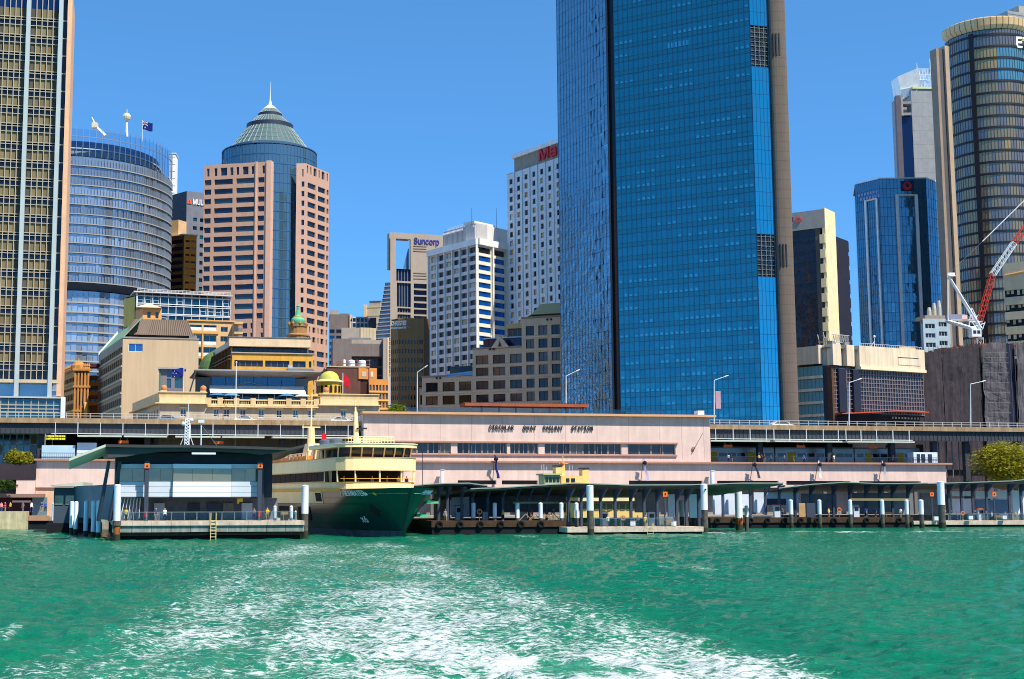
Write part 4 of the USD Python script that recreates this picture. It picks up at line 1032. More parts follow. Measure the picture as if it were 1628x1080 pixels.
def yellow_dome():
 c = at_depth(523.5, 610, 300); zq = lambda y: at_depth(523.5, y, 300)[2]; r = lambda p: p / FPX * 300
 t = thing('domed_pavilion', 'small yellow domed rooftop pavilion with arched windows', 'pavilion', (c[0], c[1], GZ))
 YD = mat('render_gold', lin(222, 168, 40), .8, .2)
 part(t, 'base', MB().lathe((*c[:2], 0), [(r(26), GZ), (r(26), zq(632)), (r(20), zq(631)), (r(20), zq(629))], 8), STONEG)
 part(t, 'drum', MB().lathe((*c[:2], 0), [(r(19.5), zq(631)), (r(19.5), zq(607))], 16), YD)
 for k in range(16):
  a = (k + .5) * 2 * math.pi / 16
  n_ = np.array([math.cos(a), math.sin(a)])
  fr = Frame(c[:2] + n_ * r(19.3), math.degrees(a) + 90); w = .28
  pts = [(-w, zq(625)), (w, zq(625)), (w, zq(616))] + [(w * math.cos(x), zq(616) + w * math.sin(x)) for x in np.linspace(.2, math.pi - .2, 5)] + [(-w, zq(616))]
  part(t, 'arched_window', MB().ext(fr, pts, -.05, .12), G_DARKER)
 part(t, 'eave', MB().lathe((*c[:2], 0), [(r(20), zq(609)), (r(23), zq(608)), (r(22.5), zq(606.5)), (r(16), zq(604))], 24), mat('eave_cream', lin(220, 200, 150), .7, .2))
 part(t, 'dome', MB().lathe((*c[:2], 0), [(r(16), zq(604)), (r(15), zq(599)), (r(12), zq(594.5)), (r(7), zq(591.5)), (.03, zq(590))], 24), mat('dome_lime', lin(186, 186, 84), .6, .3, streak=.1), smooth=50)
 fr = Frame(at_depth(545, 620, 290), 5)
 b = fr.pt(0, fr.Z(545, 632))
 t2 = thing('flag_on_pole', 'drooping red flag on a white pole beside the yellow dome', 'flag', b)
 zt = fr.Z(545, 593)
 part(t2, 'pole', MB().cyl(b, fr.pt(0, zt), .08, .05, 8), WHITE_METAL)
 part(t2, 'cloth', wavy(fr, .1, zt - 2.6, 1.3, 2.2, [(0, 0), (1, 0), (1, 1), (0, 1)], 0, droop=.4), FLAG_RED)
yellow_dome()
# ---------------------------------------------------------------- the gap between the towers: brown block with water tanks, grey towers
def tank_block():
 f = frame(520, 620, 340, 8, 587, 620); g = frame(586.5, 620, 341, 16, 617.5, 620)
 BR = mat('brick_maroon', lin(104, 70, 60), .85, .15, streak=.12); OR = mat('brick_orange', lin(206, 136, 70), .85, .15, streak=.08)
 t = thing('brick_building', 'maroon and orange brick building with white water tanks on its roof', 'building', f.pt(f.W / 2, GZ))
 zt = f.Z(550, 584.5)
 H = [(f.U(573, 620), f.U(585, 620), f.Z(578, 635), f.Z(578, 604))]
 part(t, 'wall', MB().wall(f, 0, f.W, GZ, zt, H, .3), BR); panes(t, f, H, .25, mat('brick_umber', lin(70, 46, 40), .85, .15))
 solid_plan(t, [f.pt(0, 0), f.pt(f.W, 0), f.pt(f.W, 0, -14), f.pt(0, 0, -14)], GZ, zt, BR, .5)
 part(t, 'coping', MB().fbox(f, -.2, f.W, zt + .06, zt + .35, -.8, .2), STONEG)
 cols = [(g.W * (k + .18) / 6, g.W * (k + .82) / 6) for k in range(6)]
 rows = rows_px(g, 590, [(612, 621), (626, 634.5), (640, 648)])
 H = grid(cols, rows)
 part(t, 'orange_wall', MB().wall(g, 0, g.W, GZ, g.Z(590, 603), H, .4), OR); panes(t, g, H, .3, [G_DARK, G_DARKER], frame=GREY_METAL, fw=.07, mull=1)
 part(t, 'orange_core', MB().fbox(g, .1, g.W - .1, GZ, g.Z(590, 603.5), -10, -.6), OR)
 for z0, z1 in rows: part(t, 'sill_band', MB().fbox(g, 0, g.W, z0 - .5, z0 - .25, .02, .25), mat('sill_yellow', lin(230, 180, 96), .8, .2))
 Hu = [(f.U(575, 595), f.U(582, 595), f.Z(578, 600), f.Z(578, 590))]
 part(t, 'orange_storey', MB().fbox(g, g.U(571, 594), g.U(600, 594), g.Z(590, 603) + .02, g.Z(590, 585), -7, -.5), OR)
 for a, b in ((576, 583), (590, 594)): part(t, 'window', MB().fbox(g, g.U(a, 595), g.U(b, 595), g.Z(590, 599), g.Z(590, 591), -.49, -.42), BLIND)
 for a, b in ((546, 551), (555, 566), (571.5, 583.5)):
  x = (f.U(a, 580) + f.U(b, 580)) / 2; rr = (f.U(b, 580) - f.U(a, 580)) / 2
  c = f.pt(x, zt + .4, -1.5 - rr)
  lab = {546: 'slim white water tank, left of the three on the maroon roof', 555: 'wide white water tank in the middle of the maroon roof', 571.5: 'white water tank on the right of the maroon roof'}[a]
  k = thing('water_tank', lab, 'water tank', c)
  part(k, 'stand', MB().box(c + [0, 0, -.15], (rr * 1.6, rr * 1.6, .3)), GREY_METAL)
  part(k, 'tank', MB().lathe(c, [(rr, 0), (rr, 1.5), (rr * .7, 1.75), (.03, 1.85)], 16), WHITE_METAL, smooth=40)
  part(k, 'band', MB().lathe(c, [(rr + .04, .7), (rr + .04, .85), (rr - .02, .9)], 16), GREY_METAL)
 m = MB()
 for k in range(9):
  x = f.U(538 + k * 6.5, 575)
  m.cyl(f.pt(x, zt, -4), f.pt(x, zt + 2.0 + .25 * (k % 3), -4), .09, n=5)
 m.cyl(f.pt(f.U(537, 575), zt + 2.0, -4), f.pt(f.U(592, 575), zt + 2.2, -4), .08, n=5).cyl(f.pt(f.U(537, 575), zt + 1.2, -4), f.pt(f.U(592, 575), zt + 1.3, -4), .06, n=5)
 part(t, 'roof_steelwork', m, mat('steel_rust', lin(150, 90, 70), .7, .2), kind='stuff')
 part(t, 'plant_shed', MB().fbox(f, f.U(541, 575), f.U(586, 575), zt + .05, zt + 1.6, -8, -5), mat('shed_brown', lin(130, 96, 76), .8, .2))
tank_block()
def grey_group():
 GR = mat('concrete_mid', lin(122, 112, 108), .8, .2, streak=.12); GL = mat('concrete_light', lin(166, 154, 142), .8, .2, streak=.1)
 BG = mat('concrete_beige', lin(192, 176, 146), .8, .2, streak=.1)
 f = frame(523, 560, 600, 4, 556, 560)
 t = thing('office_tower', 'distant grey office tower with flat roof right of the pink tower', 'office tower', f.pt(f.W / 2, GZ))
 z = lambda y: f.Z(535, y)
 H = grid(cols_px(f, 530, [(524, 532), (534.5, 542.5), (545, 553)]), [(z(y + 6), z(y)) for y in (524, 534, 544, 554, 564, 574)])
 part(t, 'wall', MB().wall(f, 0, f.W, GZ, z(500), H, .8), GR); panes(t, f, H, .7, [G_DARK, G_BLUE])
 solid_plan(t, [f.pt(0, 0), f.pt(f.W, 0), f.pt(f.W, 0, -22), f.pt(0, 0, -22)], GZ, z(500), GR, .9)
 part(t, 'plant_room', MB().fbox(f, .5, f.W * .45, z(500) + .1, z(493), -10, -1), GL); part(t, 'plant_box', MB().fbox(f, f.W * .5, f.W * .95, z(500) + .1, z(497), -9, -3), GR)
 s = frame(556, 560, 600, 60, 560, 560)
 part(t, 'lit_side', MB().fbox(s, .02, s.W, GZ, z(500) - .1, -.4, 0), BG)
 f = frame(560, 520, 560, 6, 598, 520); z = lambda y: f.Z(570, y)
 t = thing('office_tower', 'distant dark-windowed office block with white mullions between grey towers', 'office tower', f.pt(f.W / 2, GZ))
 H = grid([(f.W * (k + .12) / 6, f.W * (k + .88) / 6) for k in range(4)], [(z(512), z(506)), (z(521), z(514)), (z(530), z(523))])
 part(t, 'wall', MB().wall(f, 0, f.W * .67, GZ, z(504), H, .5), mat('mullion_white', lin(205, 205, 200), .6, .3)); panes(t, f, H, .4, [G_DARKER, G_DARK])
 part(t, 'slate_wing', MB().fbox(f, f.W * .67 + .02, f.W, GZ, z(505), -12, .2), mat('slate', lin(86, 86, 98), .7, .2))
 solid_plan(t, [f.pt(0, 0), f.pt(f.W * .66, 0), f.pt(f.W * .66, 0, -14), f.pt(0, 0, -14)], GZ, z(504), GR, .6)
 f = frame(577, 500, 640, -12, 605, 500); z = lambda y: f.Z(585, y)
 t = thing('office_tower', 'distant cream stepped tower top against the sky', 'office tower', f.pt(f.W / 2, GZ))
 part(t, 'shaft', MB().fbox(f, 0, f.W, GZ, z(486), -14, 0), BG); part(t, 'fin', MB().fbox(f, .3, 1.8, GZ, z(484.5), .02, .8), mat('render_pale_beige', lin(222, 196, 160)))
 part(t, 'upper_block', MB().fbox(f, f.W * .35, f.W * .98, z(486) + .02, z(479.5), -12, -.6), GL); part(t, 'roof_cap', MB().fbox(f, f.W * .33, f.W, z(479.5) + .02, z(478.5), -12.5, -.3), GREY_METAL)
 m = MB()
 for k in range(10): m.fbox(f, 0, f.W, z(490) - 4 * k, z(490) - 4 * k + .3, .02, .12)
 part(t, 'floor_lines', m, GL, kind='stuff')
 f = frame(543, 530, 500, 3, 573, 530); g = frame(573, 530, 500, 20, 598, 530); z = lambda y: f.Z(573, y)
 t = thing('office_building', 'low beige block with panel joints in front of the distant grey towers', 'building', f.pt(f.W / 2, GZ))
 part(t, 'wall', MB().fbox(f, 0, f.W - .02, GZ, z(521.5), -9, 0), GL)
 e = np.linspace(0, g.W, 6)
 for a, b in zip(e[:-1], e[1:]): part(t, 'panel', MB().fbox(g, a + .04, b - .04, GZ, z(521), -8, 0), BG)
 f = frame(529, 580, 450, 5, 618.5, 580); z = lambda y: f.Z(575, y)
 t = thing('office_building', 'wide grey concrete building with a deep recess behind the maroon block', 'building', f.pt(f.W / 2, GZ))
 U = lambda px: f.U(px, 560)
 part(t, 'left_block', MB().fbox(f, 0, U(559), GZ, z(539), -16, 0), GR)
 part(t, 'lintel', MB().fbox(f, U(559) + .02, U(609) - .02, z(566), z(546), -10, -1.2), GR)
 part(t, 'ledge', MB().fbox(f, U(559) + .02, U(609) - .02, z(546) + .02, z(539.5), -10, -2.0), GL)
 part(t, 'right_pier', MB().fbox(f, U(609), U(615.5), GZ, z(537), -16, .3), GL)
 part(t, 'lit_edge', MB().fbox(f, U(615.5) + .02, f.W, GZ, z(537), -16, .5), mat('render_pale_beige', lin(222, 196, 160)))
 for a, b in ((561, 571), (572, 582), (583, 596), (598, 608)):
  for y in (569, 583, 597, 611):
   part(t, 'window', MB().fbox(f, U(a), U(b), z(y + 11), z(y), -3.6, -3.5), RND.choice([G_DARK, G_DARKER]))
 part(t, 'recess_wall', MB().fbox(f, U(559), U(609), GZ, z(566) - .05, -10, -3.7), GR)
 m = MB()
 for k in range(4): m.box(f.pt(U(560 + 9 * k), z(537), -6), (2.2, 1.5, 1.2))
 part(t, 'roof_plant', m, GREY_METAL, kind='stuff')
 # blue stepped tower
 f = frame(597, 500, 620, -25, 624, 500); z = lambda y: f.Z(610, y)
 t = thing('glass_tower', 'pale blue glass tower stepping up beside the framed beige tower', 'office tower', f.pt(f.W / 2, GZ))
 PB = glass('glass_pale', lin(110, 150, 190), .6, .1, .25, .1); LN = mat('mullion_white', lin(205, 205, 200))
 steps = ((597, 522), (600.5, 500), (604, 482), (608, 466), (612, 450))
 zz = [z(y) for y in np.arange(450, 600, 6.3)]
 for k in range(len(zz) - 1):
  y = 450 + 6.3 * k
  px = 597 + max(0, (535 - y) / 85 * 15)
  a = max(0, f.U(px, 500))
  part(t, 'glass_band', panel_rows(f, a, f.W, zz[k + 1] + .35, zz[k], 7, 0, .015), PB)
  part(t, 'floor_slab', MB().fbox(f, a - .1, f.W, zz[k + 1], zz[k + 1] + .33, -14, .12), LN)
grey_group()
# ---------------------------------------------------------------- framed beige tower, curved brown block, white office, white hotel
def framed_tower():
 f = frame(620.5, 450, 545, 17, 707, 450)
 BG = mat('stone_beige_warm', lin(164, 150, 136), .8, .2, var=.05, streak=.06)
 t = thing('office_tower', 'beige tower with an open square frame at its top and blue lettering', 'office tower', f.pt(f.W / 2, GZ))
 U = lambda px: f.U(px, 430); z = lambda y: f.Z(640, y)
 hole = (U(629.5), U(653), z(428), z(380))
 H = [hole, (U(630), U(653.3), z(447), z(428)), (U(631), U(653.3), z(488), z(450)), (U(632), U(653), z(497), z(490)), (U(632), U(653), z(507), z(500)), (U(632), U(653), z(517), z(510))]
 H += [(U(658), U(678.5), z(y + 7.8), z(y)) for y in (450, 460.3, 470.5, 481, 491.2, 501.5, 512)]
 part(t, 'wall', MB().wall(f, 0, f.W, GZ, z(370.5), H, 1.5), BG)
 panes(t, f, H[1:], 1.0, [G_DARK, glass('glass_navy', lin(24, 40, 72), .45, .09, .4)])
 m = MB()
 for a, b, c, e in H[1:6]:
  for k in range(1, 5): m.fbox(f, a + (b - a) * k / 5 - .1, a + (b - a) * k / 5 + .1, c, e, -1.0, -.7)
 part(t, 'mullions', m, mat('mullion_steel', lin(120, 130, 140), .5, .4), kind='stuff')
 m = MB()
 for y in (391, 395, 399, 434, 438, 443): m.fbox(f, U(657), U(678), z(y), z(y) + .3, .02, .15)
 part(t, 'louvres', m, mat('louvre_brown', lin(110, 96, 84), .7, .2), kind='stuff')
 D = -20
 part(t, 'body', MB().prism([f.pt(.5, 0, -1.6)[:2], f.pt(f.W - .5, 0, -1.6)[:2], f.pt(f.W + 5, 0, D)[:2], f.pt(9.5, 0, D)[:2]], GZ, z(429)).prism([f.pt(U(654), 0, -1.6)[:2], f.pt(f.W - .5, 0, -1.6)[:2], f.pt(f.W + 4, 0, -12)[:2], f.pt(U(655) + 3, 0, -12)[:2]], z(429) + .01, z(371.5)), BG)
 part(t, 'frame_beam', MB().fbox(f, 0, U(653), z(379.8), z(370.5), -4.5, -1.52), BG); part(t, 'frame_post', MB().fbox(f, 0, U(629), z(428), z(380), -4.5, -1.52), BG)
 P = f.pt
 part(t, 'sloping_glass', MB().hexa([P(U(643.5), z(428), -2.6), P(U(653), z(428), -2.6), P(U(653), z(428), -2.9), P(U(643.5), z(428), -2.9), P(U(652), z(393), -2.6), P(U(653), z(393), -2.6), P(U(653), z(393), -2.9), P(U(652), z(393), -2.9)]), glass('glass_pale', lin(110, 150, 190)))
 letters(t, f, 'Suncorp', 657.5, 387.5, 698, 9.5, mat('sign_violet', lin(58, 58, 130), .5, .3), .05)
framed_tower()
def brown_block():
 f = frame(633, 580, 420, 5, 674, 580); a = frame(633, 580, 420, -52, 621.5, 580); b = frame(674, 580, f.pt(f.W, 0)[1], 62, 683, 580)
 BR = mat('precast_brown', lin(136, 108, 74), .8, .2, var=.06, streak=.1); BD = mat('precast_dark', lin(96, 76, 54), .8, .2)
 t = thing('office_building', 'brown office block with a rounded corner and white roof lettering', 'building', f.pt(f.W / 2, GZ))
 z = lambda y: f.Z(650, y)
 rows = [(z(y + 7), z(y)) for y in np.arange(540.5, 650, 14.7)]
 n = 7
 H = grid([(f.W * (k + .25) / 8.6 , f.W * (k + .72) / 8.6) for k in range(n)] + cols_px(f, 580, [(666.5, 672.3)]), rows)
 part(t, 'wall', MB().wall(f, 0, f.W, GZ, z(506), H, .5), BR); panes(t, f, H, .4, [G_DARKER, G_DARK])
 Ha = grid([(a.W * (k + .25) / 4, a.W * (k + .7) / 4) for k in range(4)], rows)
 part(t, 'corner_wall', MB().wall(a, 0, a.W, GZ, z(509), Ha, .5), BR); panes(t, a, Ha, .4, [G_DARKER, G_DARK])
 part(t, 'side_wall', MB().fbox(b, 0.02, b.W, GZ, z(505), -3, 0), BD)
 solid_plan(t, [a.pt(0, 0), f.pt(0, 0), f.pt(f.W, 0), b.pt(b.W, 0), b.pt(b.W, 0) + np.array([-6, 12, 0]), a.pt(0, 0) + np.array([3, 14, 0])], GZ, z(507), BR, .7)
 m = MB()
 for px in np.arange(630, 676, 1.9): m.cyl(f.pt(f.U(px, 510), z(506), -.3), f.pt(f.U(px, 510), z(503.4), -.3), .05, n=4)
 part(t, 'roof_rail', m, GREY_METAL, kind='stuff')
 g = frame(621.5, 512, 413, -20, 646, 512)
 letters(t, g, 'CHRISTIE', 621.5, 518, 646, 6.6, WHITE_SIGN, .1); letters(t, g, 'CORPORATE', 622, 523.5, 646, 2.6, WHITE_SIGN, .1)
 m = MB()
 for q in (.05, .35, .65, .95):
  m.cyl(g.pt(g.W * q, g.Z(630, 519)), g.pt(g.W * q, g.Z(630, 519), -5), .06, n=4)
 m.fbox(g, 0, g.W, g.Z(630, 519.2), g.Z(630, 518.6), -.1, 0)
 part(t, 'sign_frame', m, GREY_METAL)
brown_block()
def white_office():
 fL, fR = corner_frames(760, 450, 470, -56, 682.5, 46, 806)
 WH = mat('precast_white', lin(206, 200, 196), .7, .25, var=.05, streak=.08); WC = mat('precast_cream', lin(222, 212, 190), .7, .25)
 GBW = glass('glass_azure', lin(16, 104, 196), .7, .06, .15, .1)
 GW = glass('glass_smoke', lin(54, 60, 70), .4, .12, .5, .15)
 t = thing('office_tower', 'white gridded office tower with blue windows on its right side', 'office tower', fR.pt(0, GZ))
 z = lambda y: fR.Z(760, y)
 zt = z(380); pit = (z(391) - z(391 + 14.16 * 12)) / 12
 rows = [(z(391) - pit * k - pit * (.68 if k == 0 else .60), z(391) - pit * k) for k in range(17)]
 cl = cols_px(fL, 450, [(685.5, 694.7), (697.4, 707), (709.4, 719), (721.6, 731.4), (733.4, 744.2), (746.3, 757.3)])
 H = grid(cl, rows)
 part(t, 'left_wall', MB().wall(fL, 0, fL.W, GZ, zt, H, .7), WH)
 panes(t, fL, H, .55, [GW, GW, G_DARK, BLIND, GW], frame=GREY_METAL, mull=1, fw=.1)
 e = [0] + [(a[1] + b[0]) / 2 for a, b in zip(cl[:-1], cl[1:])] + [fL.W - .3]
 for x in e: part(t, 'rib', MB().fbox(fL, x - .22, x + .22, GZ, zt - .5, .02, .7), mat('precast_pale', lin(222, 218, 214), .7, .25))
 cr = cols_px(fR, 450, [(761.3, 780.3), (784.4, 802.7)])
 HR = grid(cr, [(c - .2, e_ - .2) for c, e_ in rows])
 part(t, 'right_wall', MB().wall(fR, 0, fR.W, GZ, zt, HR, .5), WC)
 panes(t, fR, HR[1:17] + HR[18:], .4, GBW); panes(t, fR, [HR[0], HR[17]], .4, G_DARKER)
 for x in (fR.U(782.3, 450), fR.W - .45): part(t, 'rib', MB().fbox(fR, x - .35, x + .35, GZ, zt - .5, .02, .8), WC)
 solid_plan(t, box_plan(fL, fR), GZ, zt - .1, WH, .9)
 for fr, w in ((fL, 0), (fR, 1)): part(t, 'fascia', MB().fbox(fr, -.5 if w == 0 else .02, fr.W + (.0 if w == 0 else .6), z(389), zt + .2, -2, .9), mat('precast_pale', lin(222, 218, 214)))
 # plant storey
 c = fR.pt(2.2, 0, -2.6)
 pL, pR = Frame(c, -56), Frame(c, 46)
 a = abs(pL.U(705, 370)); pL.O = pL.O - pL.u * a; pL.W = a
 pR.W = pR.U(808, 365)
 zp = pR.Z(766, 357)
 part(t, 'plant_wall', MB().fbox(pL, 0, pL.W, zt + .1, zp, -5, 0), mat('plant_rib_grey', lin(176, 172, 170), .7, .2))
 part(t, 'plant_wall', MB().fbox(pR, .02, pR.W, zt + .1, zp, -5, 0), WH)
 for k in range(26):
  x = pL.W * (k + .5) / 26
  part(t, 'fin', MB().fbox(pL, x - .14, x + .14, zt + .2, zp - .6, .02, .4), WH)
 part(t, 'plant_roof', MB().fbox(pR, 0, pR.W * .62, zp + .02, zp + 1.0, -6, -.8), mat('precast_pale', lin(222, 218, 214)))
 for px, y0, y1 in ((757, 357, 330), (796, 361, 330)):
  part(t, 'aerial', MB().cyl(pR.pt(pR.U(px, 360), zp - .5, -2), pR.pt(pR.U(px, 360), pR.Z(px, y1), -2), .1, .06, 5), DARK_METAL)
 m = MB()
 for k in range(14): m.cyl(pL.pt(1 + k * .8, zp, -1), pL.pt(1 + k * .8, zp + 1.2, -1), .07, n=4)
 m.cyl(pL.pt(1, zp + 1.2, -1), pL.pt(12, zp + 1.2, -1), .06, n=4)
 part(t, 'roof_rail', m, WHITE_METAL, kind='stuff')
white_office()
def white_hotel():
 f = frame(807, 400, 480, -58, 905, 400)
 WH = mat('hotel_white', lin(204, 206, 208), .75, .2, var=.05, streak=.1)
 t = thing('hotel_tower', 'white hotel tower with small square windows and a red roof sign', 'hotel', f.pt(f.W / 2, GZ))
 zt = f.Z(807, 278)
 pit = (f.Z(812, 285) - f.Z(812, 340)) / 4 * 1.02
 cols = cols_px(f, 300, [(810, 814.8), (822, 826.6), (834, 838.7), (846.6, 851), (859, 863.7), (871.8, 876.2), (885, 889.5), (898, 902)])
 rows = [(f.Z(812, 293.5) - pit * k, f.Z(812, 285) - pit * k) for k in range(26)]
 H = grid(cols, rows)
 part(t, 'wall', MB().wall(f, 0, f.W, GZ, zt, H, .5), WH)
 panes(t, f, H, .4, [G_DARK, G_DARKER, G_DARK, BLIND, mat('curtain_ochre', lin(190, 150, 100), .8, .1, rand=.2)], frame=GREY_METAL, fw=.1, mull=0)
 solid_plan(t, [f.pt(0, 0), f.pt(f.W, 0), f.pt(f.W, 0, -22), f.pt(0, 0, -22)], GZ, zt, WH, .7)
 for a, b in zip(cols[:-1], cols[1:]): part(t, 'rib', MB().fbox(f, (a[1] + b[0]) / 2 - .15, (a[1] + b[0]) / 2 + .15, GZ, zt, .02, .3), WH)
 s = frame(807, 400, 480, 40, 810, 400)
 u0 = f.U(817.5, 262, -1.2); z1 = f.Z(817.5, 253, -1.2)
 part(t, 'plant_wall', MB().fbox(f, u0, f.W, zt + .06, z1, -14, -1.2), mat('plant_tan', lin(150, 138, 122), .8, .2, streak=.1))
 part(t, 'plant_roof', MB().fbox(f, u0 - .6, f.W, z1 + .01, z1 + 1.6, -15, -.4), mat('precast_pale', lin(222, 218, 214)))
 RED = RED_SIGN
 part(t, 'red_script', MB().text(f, 'Marriott', f.U(856, 252, -1.1), f.Z(856, 256.5, -1.1), 4.3, -1.15, .5, True, width=27), RED)
 part(t, 'parapet_edge', MB().fbox(f, -.1, u0, zt + .06, zt + .3, -22, .1), mat('coping_sand', lin(210, 190, 160), .8, .2))
white_hotel()
# ---------------------------------------------------------------- stepped granite building beside the blue tower
def stepped_building():
 f = frame(664, 620, 405, -25, 900, 620)
 GR = mat('granite_tan', lin(204, 180, 152), .75, .25, var=.06, streak=.08); GD = mat('granite_taupe', lin(150, 132, 114), .75, .25, var=.06, streak=.08)
 SND = mat('stone_sloped', lin(206, 172, 122), .8, .2, var=.05)
 GBZ = glass('glass_umber', lin(92, 78, 66), .35, .12, .4, .3)
 t = thing('office_building', 'stepped tan granite building with a small pediment beside the blue tower', 'building', f.pt(f.W / 2, GZ))
 U = lambda px: f.U(px, 620)
 def section(a, b, ya, cols, rows, px, d, mats):
  H = grid([(U(p), U(q)) for p, q in cols], [(f.Z(px, y1), f.Z(px, y0)) for y0, y1 in rows])
  part(t, 'wall', MB().wall(f, U(a), U(b), GZ, f.Z(px, ya), H, .6, d), GR)
  panes(t, f, H, .5, mats, frame=DARK_METAL, mull=1, fw=.08, d=d)
  part(t, 'coping', MB().fbox(f, U(a) - .1, U(b) + .05, f.Z(px, ya) + .06, f.Z(px, ya) + .5, -2 + d, .25 + d), GD)
  for y0, y1 in rows: part(t, 'sill_band', MB().fbox(f, U(a), U(b), f.Z(px, y1) - .7, f.Z(px, y1) - .25, d + .02, d + .2), mat('granite_rose', lin(214, 184, 154), .75, .25))
  part(t, 'core', MB().fbox(f, U(a) + .2, U(b) - .2, GZ, f.Z(px, ya) - .1, -14, d - .8), GD)
 section(664, 671, 618, [(665.2, 670)], [(628, 643)], 668, -1.2, [G_DARKER])
 section(671, 752.5, 600, [(676.7, 696), (703.5, 723), (729.4, 749)], [(608.5, 623), (630, 644)], 690, 0, [GBZ, G_DARKER])
 section(752.5, 832, 555.5, [(757.8, 777.6), (785, 804.4), (812, 831)], [(565.5, 579.5), (585, 598), (606, 619.5), (627.6, 640)], 770, .5, [G_DARK, G_DARK, GBZ])
 section(832, 900, 507, [(838.7, 851.7), (858.5, 873), (879.4, 893)], [(519, 534), (540, 554.5), (561, 575.5), (581, 596), (602.6, 617), (623, 638)], 845, .9, [GBZ, G_DARK])
 P = f.pt
 z = lambda y, px=860: f.Z(px, y)
 part(t, 'sloped_top', MB().hexa([P(U(847), z(500), .5), P(U(900), z(500), .5), P(U(900), z(500), -7), P(U(847), z(500), -7), P(U(856), z(481), -3), P(U(900), z(481), -3), P(U(900), z(481), -7), P(U(856), z(481), -7)]), SND)
 part(t, 'green_ledge', MB().hexa([P(U(833), z(506), .4), P(U(847), z(504), .4), P(U(847), z(504), -6), P(U(833), z(506), -6), P(U(839), z(501), -1), P(U(847), z(497), -1), P(U(847), z(497), -6), P(U(839), z(501), -6)]), mat('copper_dull', lin(108, 136, 84)))
 zp = lambda y: f.Z(800, y)
 part(t, 'attic_parapet', MB().fbox(f, U(800), U(832) - .05, zp(521), zp(513.5), -9, -3), SND)
 e = np.linspace(U(800), U(832) - .1, 5)
 for a, b in zip(e[:-1], e[1:]): part(t, 'attic_pane', MB().fbox(f, a + .05, b - .05, zp(534), zp(521) - .05, -4.2, -4), G_DARK)
 part(t, 'white_rail', MB().fbox(f, U(764), U(832), zp(536), zp(534.5), -5, -2.6), WHITE_METAL)
 e = np.linspace(U(763), U(832) - .1, 9)
 for a, b in zip(e[:-1], e[1:]): part(t, 'attic_pane', MB().fbox(f, a + .05, b - .05, zp(554), zp(537), -3, -2.8), glass('glass_navy', lin(24, 40, 72)))
 part(t, 'attic_core', MB().fbox(f, U(764), U(832) - .2, zp(556), zp(537), -10, -3.2), GD)
 a, b, c = U(783), U(797), U(812)
 tri_o = [(a, zp(553.5)), (c, zp(553.5)), (b + .4, zp(536.5)), (b - .4, zp(536.5))]
 tri_i = [(a + 2.2, zp(552)), (c - 2.2, zp(552)), (b, zp(541))]
 part(t, 'pediment', MB().ext(f, sg.Polygon(tri_o, [tri_i]), .3, 1.1), mat('granite_rose', lin(214, 184, 154)))
 part(t, 'pediment_glass', MB().ext(f, tri_i, .4, .6), G_DARK)
 m = MB()
 for px, y in ((699, 602), (784, 556), (876, 509)):
  for q in (-.5, .6): m.lathe(f.pt(U(px) + q, f.Z(px, y), 1.0), [(.05, -.3), (.35, -.1), (.35, .25), (.05, .4)], 8)
 part(t, 'roof_lamps', m, DARK_METAL)
 # glazed terrace roof between the white office and this one
 part(t, 'blue_awning', MB().hexa([P(U(709), f.Z(730, 599), 0.5), P(U(752), f.Z(730, 597), .5), P(U(752), f.Z(730, 597), -6), P(U(709), f.Z(730, 599), -6), P(U(709), f.Z(730, 594), -.8), P(U(752), f.Z(730, 590), -.8), P(U(752), f.Z(730, 590), -6), P(U(709), f.Z(730, 594), -6)]), mat('awning_paleblue', lin(140, 176, 206), .6, .3))
 part(t, 'terrace_glass', MB().fbox(f, U(709), U(752), f.Z(730, 594), f.Z(730, 581), -6, -3), G_TEAL)
stepped_building()
